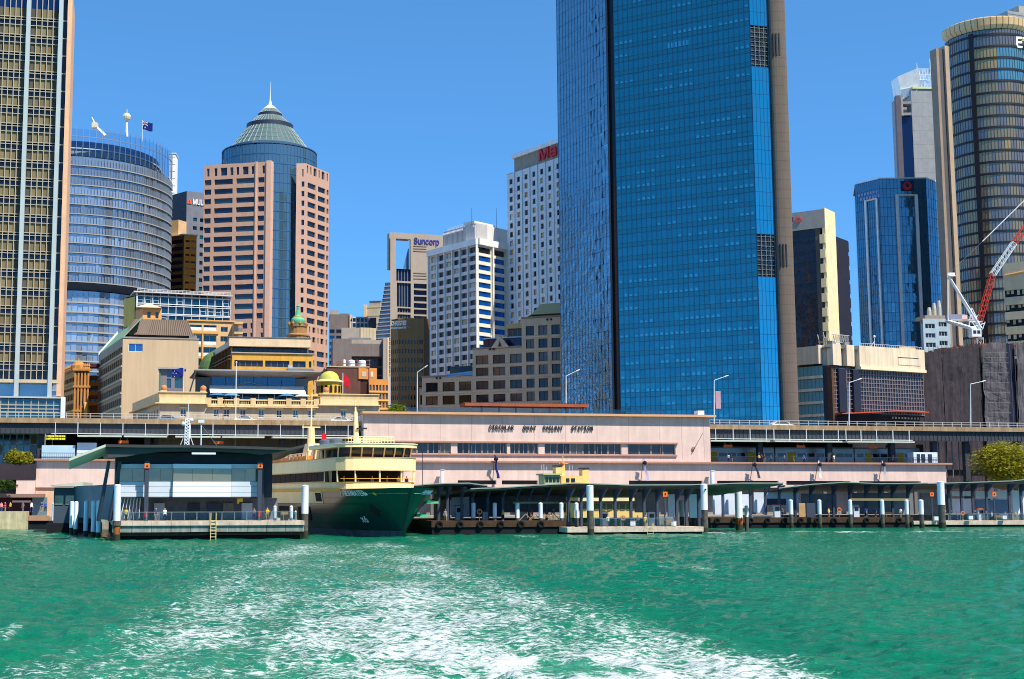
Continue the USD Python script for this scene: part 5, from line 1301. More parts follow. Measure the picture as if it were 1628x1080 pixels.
# ---------------------------------------------------------------- the great blue glass tower
def blue_tower():
 f = frame(1201, 330, 325, -32, 981, 330)
 t = thing('glass_tower', 'huge blue mirror glass tower with a concrete column on its right edge', 'office tower', f.pt(f.W / 2, GZ))
 c1 = f.pt(f.W, 0); c0 = f.pt(0, 0)
 fc = Frame(c1, 14); fc.W = fc.U(1231, 330)
 fk = Frame(fc.pt(fc.W, 0, .5), 4); fk.W = fk.U(1258.5, 330)
 # the left face, behind the dark slot
 slot = frame(968.5, 330, c0[1] + 1.0, -20, 981, 330)
 fl = frame(968.5, 330, c0[1] + 1.5, -64, 889, 330)
 GLF = glass('glass_cobalt', lin(38, 124, 144), .72, .07, .22, .25, .2)
 GSP = glass('glass_cobalt_spandrel', lin(38, 116, 132), .65, .12, .18, .15, .2)
 GHI = glass('glass_cobalt_blind', lin(62, 150, 178), .6, .12, .5, .2)
 GLL = glass('glass_azure_side', lin(120, 152, 166), .85, .05, .10, .55, .5)
 GCH = glass('glass_sky_corner', lin(42, 150, 182), .75, .08, .12, .2)
 MU = mat('mullion_navy', lin(26, 66, 104), .4, .5, .4)
 DKS = mat('slot_black', lin(26, 28, 34), .5, .4)
 COL = mat('concrete_column', lin(108, 95, 86), .85, .15, var=.06, streak=.08)
 pit, top = 3.55, 158.0
 zs = np.arange(GZ + .5, top, pit)
 nF, nL, nC = int(f.W / 1.35), int(fl.W / 1.5), 5
 for k, z in enumerate(zs):
  part(t, 'spandrel_band', panel_rows(f, 0, f.W, z + .04, z + 1.15, nF, 0, .004), GSP)
  part(t, 'glass_band', panel_rows(f, 0, f.W, z + 1.2, z + pit - .02, nF, 0, .010), GLF)
  for q, (a, b, j) in enumerate(((0, .66, .006), (.66, 1, .03))): part(t, 'side_glass_band', panel_rows(fl, fl.W * a, fl.W * b, z + .04, z + pit - .02, max(2, int(nL * (b - a))), 0, j), GLL)
  y52 = fc.Z(1210, 88), fc.Z(1210, 52), fc.Z(1210, 425), fc.Z(1210, 387)
  if not (y52[0] - 2 < z + pit / 2 < y52[1] + 1 or y52[2] - 2 < z + pit / 2 < y52[3] + 1):
   part(t, 'corner_glass_band', panel_rows(fc, .1, fc.W, z + .04, z + pit - .02, nC, 0, .006), GCH)
  elif True:
   part(t, 'louvre_band', MB().fbox(fc, .1, fc.W, z, z + pit, -.6, -.25), DKS)
   m = MB()
   for q in range(3): m.fbox(fc, .1, fc.W, z + pit * (q + .5) / 3 - .06, z + pit * (q + .5) / 3 + .06, -.25, -.05)
   for q in range(5): m.fbox(fc, .1 + (fc.W - .2) * q / 4 - .06, .1 + (fc.W - .2) * q / 4 + .06, z, z + pit, -.25, -.04)
   part(t, 'louvre_grid', m, mat('louvre_grey', lin(110, 122, 122), .5, .4))
 # rows of half-drawn blinds that catch the light
 rng = np.random.RandomState(11)
 e = np.linspace(0, f.W, nF + 1)
 for k, z in enumerate(zs[3:], 3):
  m = MB(); p = .30 + .5 * max(0, math.sin(k * 1.7)) ** 2
  run = rng.rand(nF // 4 + 1)
  for i in range(nF):
   if run[i // 4] < p and rng.rand() < .8:
    a, b = e[i] + .3, e[i + 1] - .35
    h = .35 + .4 * rng.rand()
    m.quad(f.pt(a, z + 1.35, .02), f.pt(b, z + 1.35, .02), f.pt(b, z + 1.35 + h, .02), f.pt(a, z + 1.35 + h, .02))
  if m.n: part(t, 'lit_blinds', m, GHI, kind='stuff')
 z0 = f.Z(1080, 74)
 m = MB()
 for i in range(6):
  a = f.U(1061 + 6 * i, 74)
  m.fbox(f, a, a + .6, z0, f.Z(1080, 66), .01, .05)
 part(t, 'bright_window', m, GHI)
 m = MB()
 for x in e[::1]: m.fbox(f, x - .035, x + .035, GZ, top, -.1, .06)
 for x in np.linspace(0, fl.W, nL + 1): m.fbox(fl, x - .035, x + .035, GZ, top, -.1, .06)
 for x in np.linspace(.1, fc.W, nC + 1): m.fbox(fc, x - .03, x + .03, GZ, top, -.1, .05)
 for z in zs:
  m.fbox(f, 0, f.W, z - .04, z + .04, -.1, .05); m.fbox(fl, 0, fl.W, z - .02, z + .02, -.1, .03); m.fbox(fc, .1, fc.W, z - .03, z + .03, -.1, .04)
 part(t, 'mullions', m, MU, kind='stuff')
 part(t, 'dark_slot', MB().fbox(slot, 0, slot.W, GZ, top, -4, -1.2), DKS)
 for s_ in (0, 1): part(t, 'slot_edge', MB().fbox(slot, (0 if s_ == 0 else slot.W - .35), (.35 if s_ == 0 else slot.W), GZ, top, -1.19, .1), mat('edge_navy', lin(24, 40, 60), .5, .4))
 # column of board-marked concrete
 W = fk.W
 pts = [(0, 0)] + [(W / 2 - W / 2 * math.cos(a), .9 * math.sin(a)) for a in np.linspace(.15, math.pi - .15, 9)] + [(W, 0), (W, -13), (0, -13)]
 zc = np.arange(GZ, top, 2.4)
 for k, z in enumerate(zc):
  xy = [fk.pt(u, 0, d)[:2] for u, d in pts]
  part(t, 'column_lift', MB().prism(xy, z + .015, z + 2.385), COL)
 part(t, 'column_core', MB().prism([fk.pt(u, 0, d)[:2] for u, d in ((.06, -.05), (W - .06, -.05), (W - .06, -12.9), (.06, -12.9))], GZ, top), mat('joint_dark', lin(84, 76, 70), .9, .1))
 for ya, yb, xa in ((55, 90, 1224), (389, 425, 1235)):
  for k in range(3):
   u = fk.U(xa + 4.6 * k, (ya + yb) / 2, 0)
   u = W * (.16 + .17 * k)
   part(t, 'slit', MB().fbox(fk, u - .16, u + .16, fk.Z(1240, yb), fk.Z(1240, ya), .35, 1.02), DKS)
 solid_plan(t, [fl.pt(0, 0), fl.pt(fl.W, 0), c0, c1, fc.pt(fc.W, 0), fk.pt(W, 0, -13), f.pt(f.W * .6, 0, -40), fl.pt(0, 0, -12)], GZ, top, G_DARKER, .45)
blue_tower()
# ---------------------------------------------------------------- right of the blue tower
def cream_core_tower():
 fL, fR = corner_frames(1314.5, 450, 450, -36.8, 1225, 52, 1331)
 CR = mat('core_cream', lin(226, 206, 162), .75, .2, streak=.06); GR = mat('fascia_grey', lin(160, 156, 150), .7, .2, streak=.05)
 t = thing('office_tower', 'dark glass office tower with a cream corner shaft and grey sign band', 'office tower', fR.pt(0, GZ))
 z = lambda y: fR.Z(1315, y)
 zt = z(334.5)
 part(t, 'sign_band', MB().fbox(fL, 0, fL.W - .02, z(363), zt, -3, 0), GR)
 uw = fL.U(1298.5, 450)
 GK = glass('glass_onyx', lin(40, 38, 44), .45, .09, .4, .4, .3)
 zz = np.arange(z(364), GZ, -3.7)
 for k in range(len(zz) - 1):
  part(t, 'glass_band', panel_rows(fL, 0, uw, zz[k + 1] + .06, zz[k], 14, -.35, .012), GK)
 m = MB()
 for q in zz: m.fbox(fL, 0, uw, q - .05, q + .05, -.4, -.2)
 part(t, 'floor_lines', m, DARK_METAL, kind='stuff')
 pit = 23.0
 for k in range(9):
  ya = 374 + pit * k
  part(t, 'cream_box', MB().fbox(fL, fL.U(1306, 450), fL.W - .03, z(ya + 13.5), z(ya), -1.5, .35), CR)
  part(t, 'dark_window', MB().fbox(fL, fL.U(1306, 450), fL.W - .03, z(ya + 23), z(ya + 13.5) - .05, -1.6, -.5), G_DARKER)
  part(t, 'side_box', MB().fbox(fR, fR.W + .03, fR.W + 2.6, z(ya + 16), z(ya + 3), -4, -1.0), CR)
 part(t, 'bay_wall', MB().fbox(fL, uw, fL.U(1306, 450), GZ, z(364), -1.6, -.3), mat('bay_grey', lin(92, 90, 86), .7, .2))
 part(t, 'corner_shaft', MB().fbox(fR, .02, fR.W, GZ, zt + .4, -.9, .15), CR)
 dW = Frame(fR.pt(fR.W + .5, 0, -1.6), 50)
 DKW = mat('wing_dark', lin(34, 34, 48), .6, .3)
 wd = abs(dW.U(1352, 450))
 part(t, 'dark_wing', MB().fbox(dW, 2.3, wd, GZ, z(366), -14, -.3), DKW)
 for k in range(9):
  ya = 366 + pit * k
  part(t, 'wing_block', MB().fbox(dW, wd + .02, wd + 1.4, z(ya + 17), z(ya + 1), -9, -.6), DKW)
 solid_plan(t, [fL.pt(0, 0, -.5), fL.pt(fL.W, 0, -.5), fR.pt(fR.W, 0, -1), fR.pt(fR.W + 6, 0, -4), fL.pt(0, 0, -26)], GZ, z(363), G_DARKER, .8)
 letters(t, fL, 'G', 1253.5, 354.5, 1261.5, 8.5, mat('sign_slate', lin(52, 56, 66), .5, .3), .05)
 u, zc = fL.hit(1269.5, 349.5, .05)
 m = MB()
 for k in range(6):
  a = k * math.pi / 3
  m.ext(fL, [(u + .9 * math.cos(a) + .42 * math.cos(q), zc + .75 * math.sin(a) + .42 * math.sin(q)) for q in np.linspace(0, 2 * math.pi, 7)[:-1]], .05, .25)
 part(t, 'red_emblem', m, mat('sign_coral', lin(236, 92, 92), .5, .3))
cream_core_tower()
def octagon_tower():
 f = frame(1403, 420, 520, -3, 1478, 420)
 fl = Frame(f.pt(0, 0), -58); w = abs(fl.U(1364, 420)); fl.O = fl.O - fl.u * w; fl.W = w
 fr = Frame(f.pt(f.W, 0), 42); fr.W = fr.U(1503, 420)
 t = thing('glass_tower', 'dark blue faceted glass tower with white vertical ribs and red emblem', 'office tower', f.pt(f.W / 2, GZ))
 GB = glass('glass_ink', lin(84, 124, 142), .68, .07, .22, .35, .2); GB2 = glass('glass_ink_side', lin(86, 136, 160), .7, .07, .2, .35, .2)
 z = lambda y: f.Z(1440, y)
 zt = z(284.5); RB = mat('rib_white', lin(214, 212, 210), .5, .3)
 zs = np.arange(zt, GZ, -3.8)
 for k in range(len(zs) - 1):
  a, b = zs[k + 1] + .04, zs[k] - .04
  part(t, 'glass_band', panel_rows(f, 0, f.W, a, b, 13, 0, .012), GB)
  part(t, 'left_glass_band', panel_rows(fl, 0, fl.W, a, b, 12, 0, .012), GB)
  part(t, 'right_glass_band', panel_rows(fr, 0, fr.W, a, b, 7, 0, .016), GB2)
 m = MB()
 for q in zs:
  for g, in ((f,), (fl,), (fr,)): m.fbox(g, 0, g.W, q - .06, q + .06, -.2, .06)
 for g, n in ((f, 13), (fl, 12), (fr, 7)):
  for x in np.linspace(0, g.W, n + 1): m.fbox(g, x - .05, x + .05, GZ, zt, -.2, .07)
 part(t, 'mullions', m, mat('mullion_navy', lin(20, 44, 74)), kind='stuff')
 for g, px, hw, y0 in ((f, 1430, .55, 310), (f, 1461, .55, 310), (fl, 1381, .45, 318), (fl, 1399, .35, 315), (fr, 1498, .4, 306)):
  x = g.U(px, 420)
  part(t, 'white_rib', MB().fbox(g, x - hw, x + hw, GZ, g.Z(px, y0), .08, .7), RB)
 part(t, 'rib_header', MB().fbox(f, f.U(1430, 420), f.U(1461, 420), z(312), z(309.5), .1, .68), mat('header_cream', lin(214, 190, 160), .6, .3))
 part(t, 'left_rib_header', MB().fbox(fl, fl.U(1381, 420), fl.U(1399, 420), fl.Z(1390, 318.5), fl.Z(1390, 316), .1, .6), LOOKS['header_cream'])
 solid_plan(t, [fl.pt(0, 0), f.pt(0, 0), f.pt(f.W, 0), fr.pt(fr.W, 0), fr.pt(fr.W, 0) + np.array([0, 20, 0]), fl.pt(0, 0) + np.array([6, 20, 0])], GZ, zt, G_DARKER, .5)
 for g in (fl, f, fr): part(t, 'roof_edge', MB().fbox(g, 0, g.W, zt + .06, zt + .5, -1.5, .15), RB)
 m = MB()
 for k in range(7):
  for y in (306, 313.5):
   px = 1365 + 4.6 * k + (3 if y > 310 else 0)
   m.fbox(fl, fl.U(px, 310), fl.U(px + 3, 310), fl.Z(1380, y + 4), fl.Z(1380, y), .08, .2)
 part(t, 'pale_lettering', m, mat('sign_lavender', lin(150, 140, 176), .5, .3))
 u, zc = f.hit(1442, 296, .1)
 ring = [(u + 1.7 * math.cos(a), zc + 1.7 * math.sin(a)) for a in np.linspace(0, 2 * math.pi, 19)[:-1]]
 hole = [(u + .1 + .8 * math.cos(a), zc + .3 + .8 * math.sin(a)) for a in np.linspace(0, 2 * math.pi, 13)[:-1]]
 part(t, 'emblem_board', MB().fbox(f, f.U(1432, 300), f.U(1453, 300), z(304), z(288), .07, .14), mat('board_navy', lin(30, 34, 66), .5, .3))
 part(t, 'red_emblem', MB().ext(f, sg.Polygon(ring, [hole]), .15, .4), RED_SIGN)
octagon_tower()
def grey_tower():
 f = frame(1453, 250, 620, 3, 1500, 250)
 GR = mat('concrete_silver', lin(146, 148, 150), .75, .2, streak=.08)
 t = thing('office_tower', 'grey concrete tower with a white faceted glass crown', 'office tower', f.pt(f.W / 2, GZ))
 z = lambda y: f.Z(1470, y)
 e = np.linspace(z(142), GZ, 30)
 for a, b in zip(e[:-1], e[1:]): part(t, 'wall_panel', MB().fbox(f, 0, f.W, b + .06, a, -22, 0), GR)
 g = frame(1428, 250, 618, -8, 1454, 250)
 part(t, 'dark_fin', MB().fbox(g, 0, g.U(1436, 250), GZ, g.Z(1430, 152), -3, .4), mat('concrete_mauve', lin(100, 92, 100), .75, .2))
 part(t, 'recess', MB().fbox(g, g.U(1436, 250) + .02, g.W, GZ, g.Z(1445, 183), -4.5, -2.5), glass('glass_deep', lin(22, 44, 78), .5, .08, .2, .2))
 for k in range(3):
  u0, u1 = g.U(1438, 250), g.U(1453, 250)
  part(t, 'top_beam', MB().fbox(g, u0, u1 - (0 if k != 1 else 2.0), g.Z(1445, 183 - 9 * k) + .2, g.Z(1445, 178.5 - 9 * k), -10, -.8), GR)
 part(t, 'top_pier', MB().fbox(g, g.U(1437, 250), g.U(1440, 250), g.Z(1438, 183), g.Z(1438, 157), -10, -.7), mat('concrete_light', lin(166, 154, 142)))
 # crown
 WH = mat('crown_white', lin(228, 228, 224), .5, .3); CG = glass('glass_crown', lin(190, 210, 225), .5, .08, .35, .4, .3)
 a, b, c = f.U(1434, 130), f.U(1461, 130), f.U(1500, 130)
 P = f.pt
 part(t, 'crown_facet', MB().hexa([P(a + 1.2, z(150), -4), P(b, z(138), .3), P(b, z(150), -12), P(a + 1, z(150), -12), P(a, z(118), -4), P(b, z(108.5), .3), P(b, z(110), -12), P(a, z(118), -12)]), WH)
 part(t, 'crown_base', MB().hexa([P(a + 2.5, z(153), -3.4), P(f.U(1456, 130), z(146), .2), P(f.U(1456, 130), z(150), -10), P(a + 2.5, z(153), -10), P(a + .4, z(140), -3.4), P(b, z(137.5), .6), P(b, z(138), -10), P(a, z(140), -10)]), WH)
 rng = np.random.RandomState(4)
 for r_ in range(3):
  za, zb = z(137 - 10 * r_), z(127.5 - 10 * r_)
  part(t, 'crown_glass', panel_rows(f, b + .1, c, za, zb, 9, -.5 - .9 * r_, .09, rng), CG)
 m = MB()
 for k in range(10): m.cyl(P(b + (c - b) * k / 9, z(141), .1), P(b + (c - b) * k / 9, z(107), -2.4), .12, n=4)
 for y, d in ((140, .1), (127, -.6), (117, -1.6), (107.5, -2.4)): m.cyl(P(b, z(y), d), P(c, z(y), d), .14, n=4)
 part(t, 'crown_frame', m, WH, kind='stuff')
 part(t, 'crown_rim', MB().fbox(f, f.U(1450, 140), c, z(142) + .03, z(138.5), -6, .5), mat('rim_olive', lin(200, 200, 150), .6, .3))
 for px, y in ((1461, 99), (1482, 91)): part(t, 'aerial', MB().cyl(P(f.U(px, 110), z(110), -2), P(f.U(px, 110), z(y), -2), .18, .1, 5), WHITE_METAL)
grey_tower()
def bronze_tower():
 c = at_depth(1578, 300, 494); C = c[:2]; Yf = 480
 R = 62.5 / FPX * 494
 zz = lambda y: at_depth(1578, y, Yf)[2]
 t = thing('office_tower', 'rounded dark bronze glass tower with a timber coloured crown', 'office tower', (*C, GZ))
 tints = [glass('glass_bronze', lin(156, 134, 104), .5, .12, .35, .2), glass('glass_graphite', lin(126, 120, 118), .5, .12, .35, .2), glass('glass_gold_blind', lin(176, 146, 98), .35, .15, .3, .1), glass('glass_steel_blue', lin(110, 160, 168), .6, .07, .25, .2)]
 A0, A1 = math.radians(172), math.radians(368)
 n = 44
 th = np.linspace(A0, A1, n + 1)
 ys = [46, 55] + [74 + 18.35 * k for k in range(30)]
 rng = np.random.RandomState(9)
 for k in range(len(ys) - 1):
  z1, z0 = zz(ys[k]), zz(ys[k + 1])
  if z1 < 18: break
  # each run of panes with the same blinds is a band of its own
  runs = {}
  for i in range(n):
   a = (th[i] + th[i + 1]) / 2
   deg = math.degrees(a)
   if k in (2, 3, 4) and deg > 262: q = 3
   elif k in (2, 3) and deg > 222: q = 2
   elif k < 2: q = 1
   else: q = int(np.clip(meshkit.noise(np.array([i * .35, k * .8, 3.0])) * 2.7 - .35, 0, 2))
   if q == 2 and k > 8 and rng.rand() < .5: q = 0
   runs.setdefault(q, []).append(i)
  for q, idx in runs.items():
   m = MB()
   for i in idx:
    j = 1 + rng.randn() * .001
    p = [np.array([C[0] + R * math.cos(x) * j, C[1] + R * math.sin(x) * j]) for x in th[i:i + 2]]
    tl = rng.randn() * .02
    m.quad([*p[0], z0 + .45], [*p[1], z0 + .45], [p[1][0], p[1][1] + tl, z1 - .25], [p[0][0], p[0][1] + tl, z1 - .25])
   part(t, 'glass_band', m, tints[q], kind='stuff')
  part(t, 'floor_band', MB().lathe((*C, 0), [(R - .2, z0 - .3), (R + .25, z0 - .3), (R + .25, z0 + .5), (R - .2, z0 + .5)], 48, A0, A1), mat('band_black', lin(26, 24, 30), .5, .4))
 m = MB()
 for x in th: m.box((C[0] + (R + .03) * math.cos(x), C[1] + (R + .03) * math.sin(x), (zz(46) + GZ) / 2), (.16, .10, zz(46) - GZ), x)
 part(t, 'mullions', m, LOOKS['band_black'], kind='stuff')
 a = math.radians(227)
 part(t, 'black_shaft', MB().box((C[0] + R * math.cos(a), C[1] + R * math.sin(a), (zz(50) + GZ) / 2), (.9, 1.7, zz(50) - GZ), a), LOOKS['band_black'])
 part(t, 'core', MB().lathe((*C, 0), [(R - .5, GZ), (R - .5, zz(44)), (.1, zz(44))], 48), G_DARKER)
 TIM = mat('crown_timber', lin(206, 172, 128), .7, .2, var=.08)
 for k in range(24):
  a0, a1 = A0 + (A1 - A0) * k / 24 + .012, A0 + (A1 - A0) * (k + 1) / 24 - .004
  part(t, 'crown_panel', MB().lathe((*C, 0), [(R - .3, zz(45.5)), (R + 1.0, zz(40)), (R + 1.3, zz(29)), (R + .6, zz(27)), (R - 1.2, zz(27))], 2, a0, a1), TIM)
 part(t, 'crown_top', MB().lathe((*C, 0), [(R - .5, zz(28)), (.1, zz(28))], 40), mat('crown_ochre', lin(220, 176, 80), .7, .2))
 # lettering
 fr = Frame((C[0], C[1] - R - .15), 10)
 part(t, 'lettering', MB().text(fr, 'EY', fr.U(1614.5, 70), fr.Z(1614, 75, 0), 4.0, -.7, .6, True, width=6.5), mat('sign_bright', lin(245, 245, 240), .5, .3))
 m = MB().ext(fr, [(fr.U(1622, 60), fr.Z(1622, 66)), (fr.U(1640, 55), fr.Z(1622, 56)), (fr.U(1640, 60), fr.Z(1622, 60))], -.6, -.2)
 part(t, 'yellow_beam', m, mat('sign_yellow', lin(240, 220, 40), .5, .3))
 # twin piers
 f = frame(1498, 300, 470, 18, 1518, 300)
 t2 = thing('concrete_piers', 'pair of tall beige concrete piers beside the rounded bronze tower', 'pier', f.pt(f.W / 2, GZ))
 z = lambda y: f.Z(1500, y)
 BG = mat('pier_beige', lin(148, 126, 108), .8, .2, streak=.08); DG = mat('pier_shadow', lin(86, 82, 84), .8, .2)
 u = [0, f.W * .2, f.W * .68, f.W]
 part(t2, 'pier', MB().fbox(f, u[0], u[1], GZ, z(79), -3, .3), BG); part(t2, 'recess', MB().fbox(f, u[1] + .01, u[2] - .01, GZ, z(77.5), -3, -.5), DG)
 part(t2, 'pier', MB().fbox(f, u[2], u[3], GZ, z(73), -6, .4), mat('pier_sand', lin(172, 148, 124), .8, .2, streak=.06))
 f = frame(1602, 20, 560, 20, 1660, 20)
 t3 = thing('office_tower', 'plain grey tower block behind the timber crown in the top right corner', 'office tower', f.pt(f.W / 2, GZ))
 part(t3, 'wall', MB().fbox(f, 0, f.W, GZ, f.Z(1602, 17), -20, 0), mat('concrete_silver', lin(146, 148, 150)))
 part(t3, 'upper_block', MB().fbox(f, f.W * .35, f.W, f.Z(1602, 17) + .02, f.Z(1602, 5), -18, -.8), mat('concrete_light', lin(166, 154, 142)))
 m = MB()
 for k in range(6): m.fbox(f, 0, f.W, f.Z(1602, 22) - 3.8 * k, f.Z(1602, 22) - 3.8 * k + .3, .01, .1)
 part(t3, 'floor_lines', m, GREY_METAL, kind='stuff')
bronze_tower()
def small_right_blocks():
 f = frame(1468, 530, 440, 4, 1511, 530)
 BL = mat('render_paleblue', lin(164, 182, 192), .75, .2, streak=.06)
 t = thing('office_building', 'small pale blue block with rooftop plant in front of the concrete piers', 'building', f.pt(f.W / 2, GZ))
 z = lambda y: f.Z(1490, y); U = lambda x: f.U(x, 530)
 zt = z(507)
 H = [(U(1471.5), U(1487), z(y + 7.5), z(y)) for y in (515, 530, 545, 560)] + [(U(1493), U(1506), z(y + 7.5), z(y)) for y in (512, 527, 542, 557)]
 part(t, 'wall', MB().wall(f, 0, f.W, GZ, zt, H, .5), BL); panes(t, f, H, .35, [G_DARK, G_DARKER], frame=WHITE_METAL, mull=2)
 solid_plan(t, [f.pt(0, 0), f.pt(f.W, 0), f.pt(f.W + 4, 0, -12), f.pt(5, 0, -12)], GZ, zt, BL, .6)
 part(t, 'plant_deck', MB().fbox(f, U(1474), U(1506), zt + .08, z(501), -8, -1), mat('plant_tan', lin(150, 138, 122)))
 for i, (a, b, y0, y1) in enumerate(((1482, 1489, 501, 487), (1490, 1497, 501, 480), (1498, 1505, 501, 476))):
  c = f.pt((U(a) + U(b)) / 2, z(y0), -3); r_ = (U(b) - U(a)) / 2
  part(t, 'cooling_tower', MB().lathe(c, [(r_, 0), (r_ * .95, (z(y1) - z(y0)) * .6), (r_ * .6, z(y1) - z(y0)), (.05, z(y1) - z(y0))], 10), mat('plant_light', lin(180, 176, 166)))
 f = frame(1597, 480, 420, -42, 1660, 480)
 CR = mat('band_cream', lin(212, 190, 156), .75, .2, streak=.08)
 t = thing('office_building', 'cream banded office block at the right edge behind the crane jib', 'building', f.pt(f.W / 2, GZ))
 z = lambda y: f.Z(1600, y)
 part(t, 'top_band', MB().fbox(f, 0, f.W, z(462), z(419), -12, 0), CR)
 for k in range(8):
  ya = 462 + 23.5 * k
  part(t, 'window_band', MB().fbox(f, 0.1, f.W, z(ya + 11), z(ya) - .02, -12, -.6), G_DARK)
  for q in range(7):
   x = f.W * (q + .1 + .3 * RND.random()) / 7
   part(t, 'blind', MB().fbox(f, x, x + f.W / 14, z(ya + 4 + 5 * RND.random()), z(ya) - .1, -.59, -.5), BLIND)
  part(t, 'cream_band', MB().fbox(f, 0, f.W, z(ya + 23.5), z(ya + 11) - .02, -12, 0), CR)
 part(t, 'ochre_pipe', MB().cyl(f.pt(.5, z(438), .25), f.pt(f.W, f.Z(1640, 428), .25), .3, n=6), mat('sign_gold', lin(214, 160, 96), .5, .3))
small_right_blocks()
# ---------------------------------------------------------------- low concrete building, shrouded site, tower crane
def low_building():
 fL = frame(1322, 600, 330, -50, 1259, 600); f = frame(1322, 600, 330, 27, 1467.5, 600)
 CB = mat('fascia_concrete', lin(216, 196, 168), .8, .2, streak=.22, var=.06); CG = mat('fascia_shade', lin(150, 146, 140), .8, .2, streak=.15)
 t = thing('exhibition_building', 'low building with a pale concrete fascia over dark gridded glass', 'building', f.pt(0, GZ))
 z = lambda y, px=1322: f.Z(px, y)
 zt, zb = z(547), z(580.5)
 U = lambda px: f.U(px, 565)
 for a, b, d in ((1322, 1335, .5), (1344, 1356, .5), (1364, 1467.5, .5)): part(t, 'fascia', MB().fbox(f, U(a), U(b) - .02, zb, zt, -2, d), CB)
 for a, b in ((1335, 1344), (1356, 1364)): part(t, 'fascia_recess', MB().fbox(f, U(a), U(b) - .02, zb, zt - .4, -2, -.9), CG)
 part(t, 'fascia_lip', MB().fbox(f, U(1364), U(1467.5), zb - .7, zb - .02, -2, .9), mat('lip_cream', lin(230, 208, 170), .8, .2))
 part(t, 'vent_panel', MB().fbox(f, U(1425), U(1459), z(574), z(561), .52, .62), CB)
 part(t, 'vent_slot', MB().fbox(f, U(1425), U(1457), z(562.2), z(561.4), .63, .7), DARK_METAL)
 V = lambda px: fL.U(px, 565); zl = lambda y: fL.Z(1322, y)
 part(t, 'fascia_left', MB().fbox(fL, 0, V(1301), zl(576.5), zl(548), -2, .5), CB); part(t, 'fascia_fin', MB().fbox(fL, V(1301.5), V(1304.5), zl(577), zl(547), -2, .9), CB)
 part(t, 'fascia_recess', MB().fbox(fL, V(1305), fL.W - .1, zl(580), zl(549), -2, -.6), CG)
 TE = glass('glass_teal_wall', lin(104, 160, 172), .5, .1, .25, .2)
 for ya in (580, 600.5, 621, 641.5, 662):
  e = np.linspace(0, V(1306), 9)
  for a, b in zip(e[:-1], e[1:]): part(t, 'teal_pane', MB().fbox(fL, a + .04, b - .04, zl(ya + 15.5), zl(ya), -.5, -.3), TE)
  part(t, 'cream_spandrel', MB().fbox(fL, 0, V(1306), zl(ya + 20), zl(ya + 15.6), -.6, .15), CB)
 part(t, 'dark_pier', MB().fbox(fL, V(1306.5), V(1313), GZ, zl(580) - .05, -1.5, -.2), DARK_METAL)
 part(t, 'brown_pier', MB().fbox(fL, V(1313.2), fL.W, GZ, zl(580) - .05, -1.5, -.1), mat('pier_umber', lin(84, 60, 46), .8, .2, var=.3, scale=1.0))
 # gridded glass
 GK = glass('glass_sepia', lin(58, 50, 52), .35, .1, .35, .2)
 nz, nx = 10, 34
 zs = np.linspace(z(655), zb - .75, nz + 1); xs = np.linspace(U(1324), U(1467), nx + 1)
 for i in range(nz): part(t, 'glass_band', panel_rows(f, xs[0], xs[-1], zs[i] + .03, zs[i + 1], nx, -.4, .008), GK)
 m = MB()
 for x in xs: m.fbox(f, x - .06, x + .06, zs[0], zs[-1], -.42, -.22)
 for q in zs: m.fbox(f, xs[0], xs[-1], q - .06, q + .06, -.42, -.2)
 part(t, 'window_grid', m, mat('grid_grey', lin(134, 124, 124), .5, .4), kind='stuff')
 for a, b in ((1331, 1343), (1354, 1365)): part(t, 'dark_shaft', MB().fbox(f, U(a), U(b), zs[0], zb - .8, -.5, .3), mat('shaft_navy', lin(34, 36, 50), .5, .3))
 P = f.pt
 a, b, c = U(1325), U(1411), U(1462)
 RO = mat('canopy_vermilion', lin(190, 76, 44), .7, .2)
 part(t, 'red_canopy', MB().hexa([P(a, z(659), -.2), P(b, z(651.5), -.2), P(b, z(651.5), 2.2), P(a, z(659), 2.2), P(a, z(657.5), -.2), P(b, z(650), -.2), P(b, z(650), 2.2), P(a, z(657.5), 2.2)]), RO)
 part(t, 'red_canopy', MB().fbox(f, b + .02, c, z(651.5), z(650), -.2, 2.2), RO)
 part(t, 'ground_storey', MB().fbox(f, U(1322), U(1467), GZ, z(656.5), -3, -.5), mat('storey_charcoal', lin(44, 38, 40), .8, .2, var=.3))
 for k in range(9): part(t, 'shop_light', MB().fbox(f, U(1416 + 5 * k), U(1418.5 + 5 * k), z(662), z(659), -.49, -.42), BLIND)
 solid_plan(t, box_plan(fL, f), GZ, zt - .8, G_DARKER, 1.2)
 # things on its roof
 part(t, 'tan_roof_room', MB().fbox(f, U(1440), U(1466), zt - .7, z(541.5), -9, -2), mat('render_mustard', lin(196, 164, 104), .8, .2))
 part(t, 'brown_roof', MB().hexa([P(U(1404), zt - .7, -3), P(U(1440) - .02, zt - .7, -3), P(U(1440) - .02, zt - .7, -9), P(U(1404), zt - .7, -9), P(U(1414), zt + .1, -3), P(U(1440) - .02, z(541.5), -3), P(U(1440) - .02, z(541.5), -9), P(U(1414), zt + .1, -9)]), mat('sheet_umber', lin(120, 94, 66), .7, .2))
 m = MB()
 for k in range(30):
  x = U(1366 + 3.4 * k)
  m.cyl(P(x, zt - .1, .1), P(x, zt + .7, .1), .04, n=4)
 m.cyl(P(U(1366), zt + .7, .1), P(U(1466), zt + .7, .1), .04, n=4)
 part(t, 'roof_rail', m, WHITE_METAL, kind='stuff')
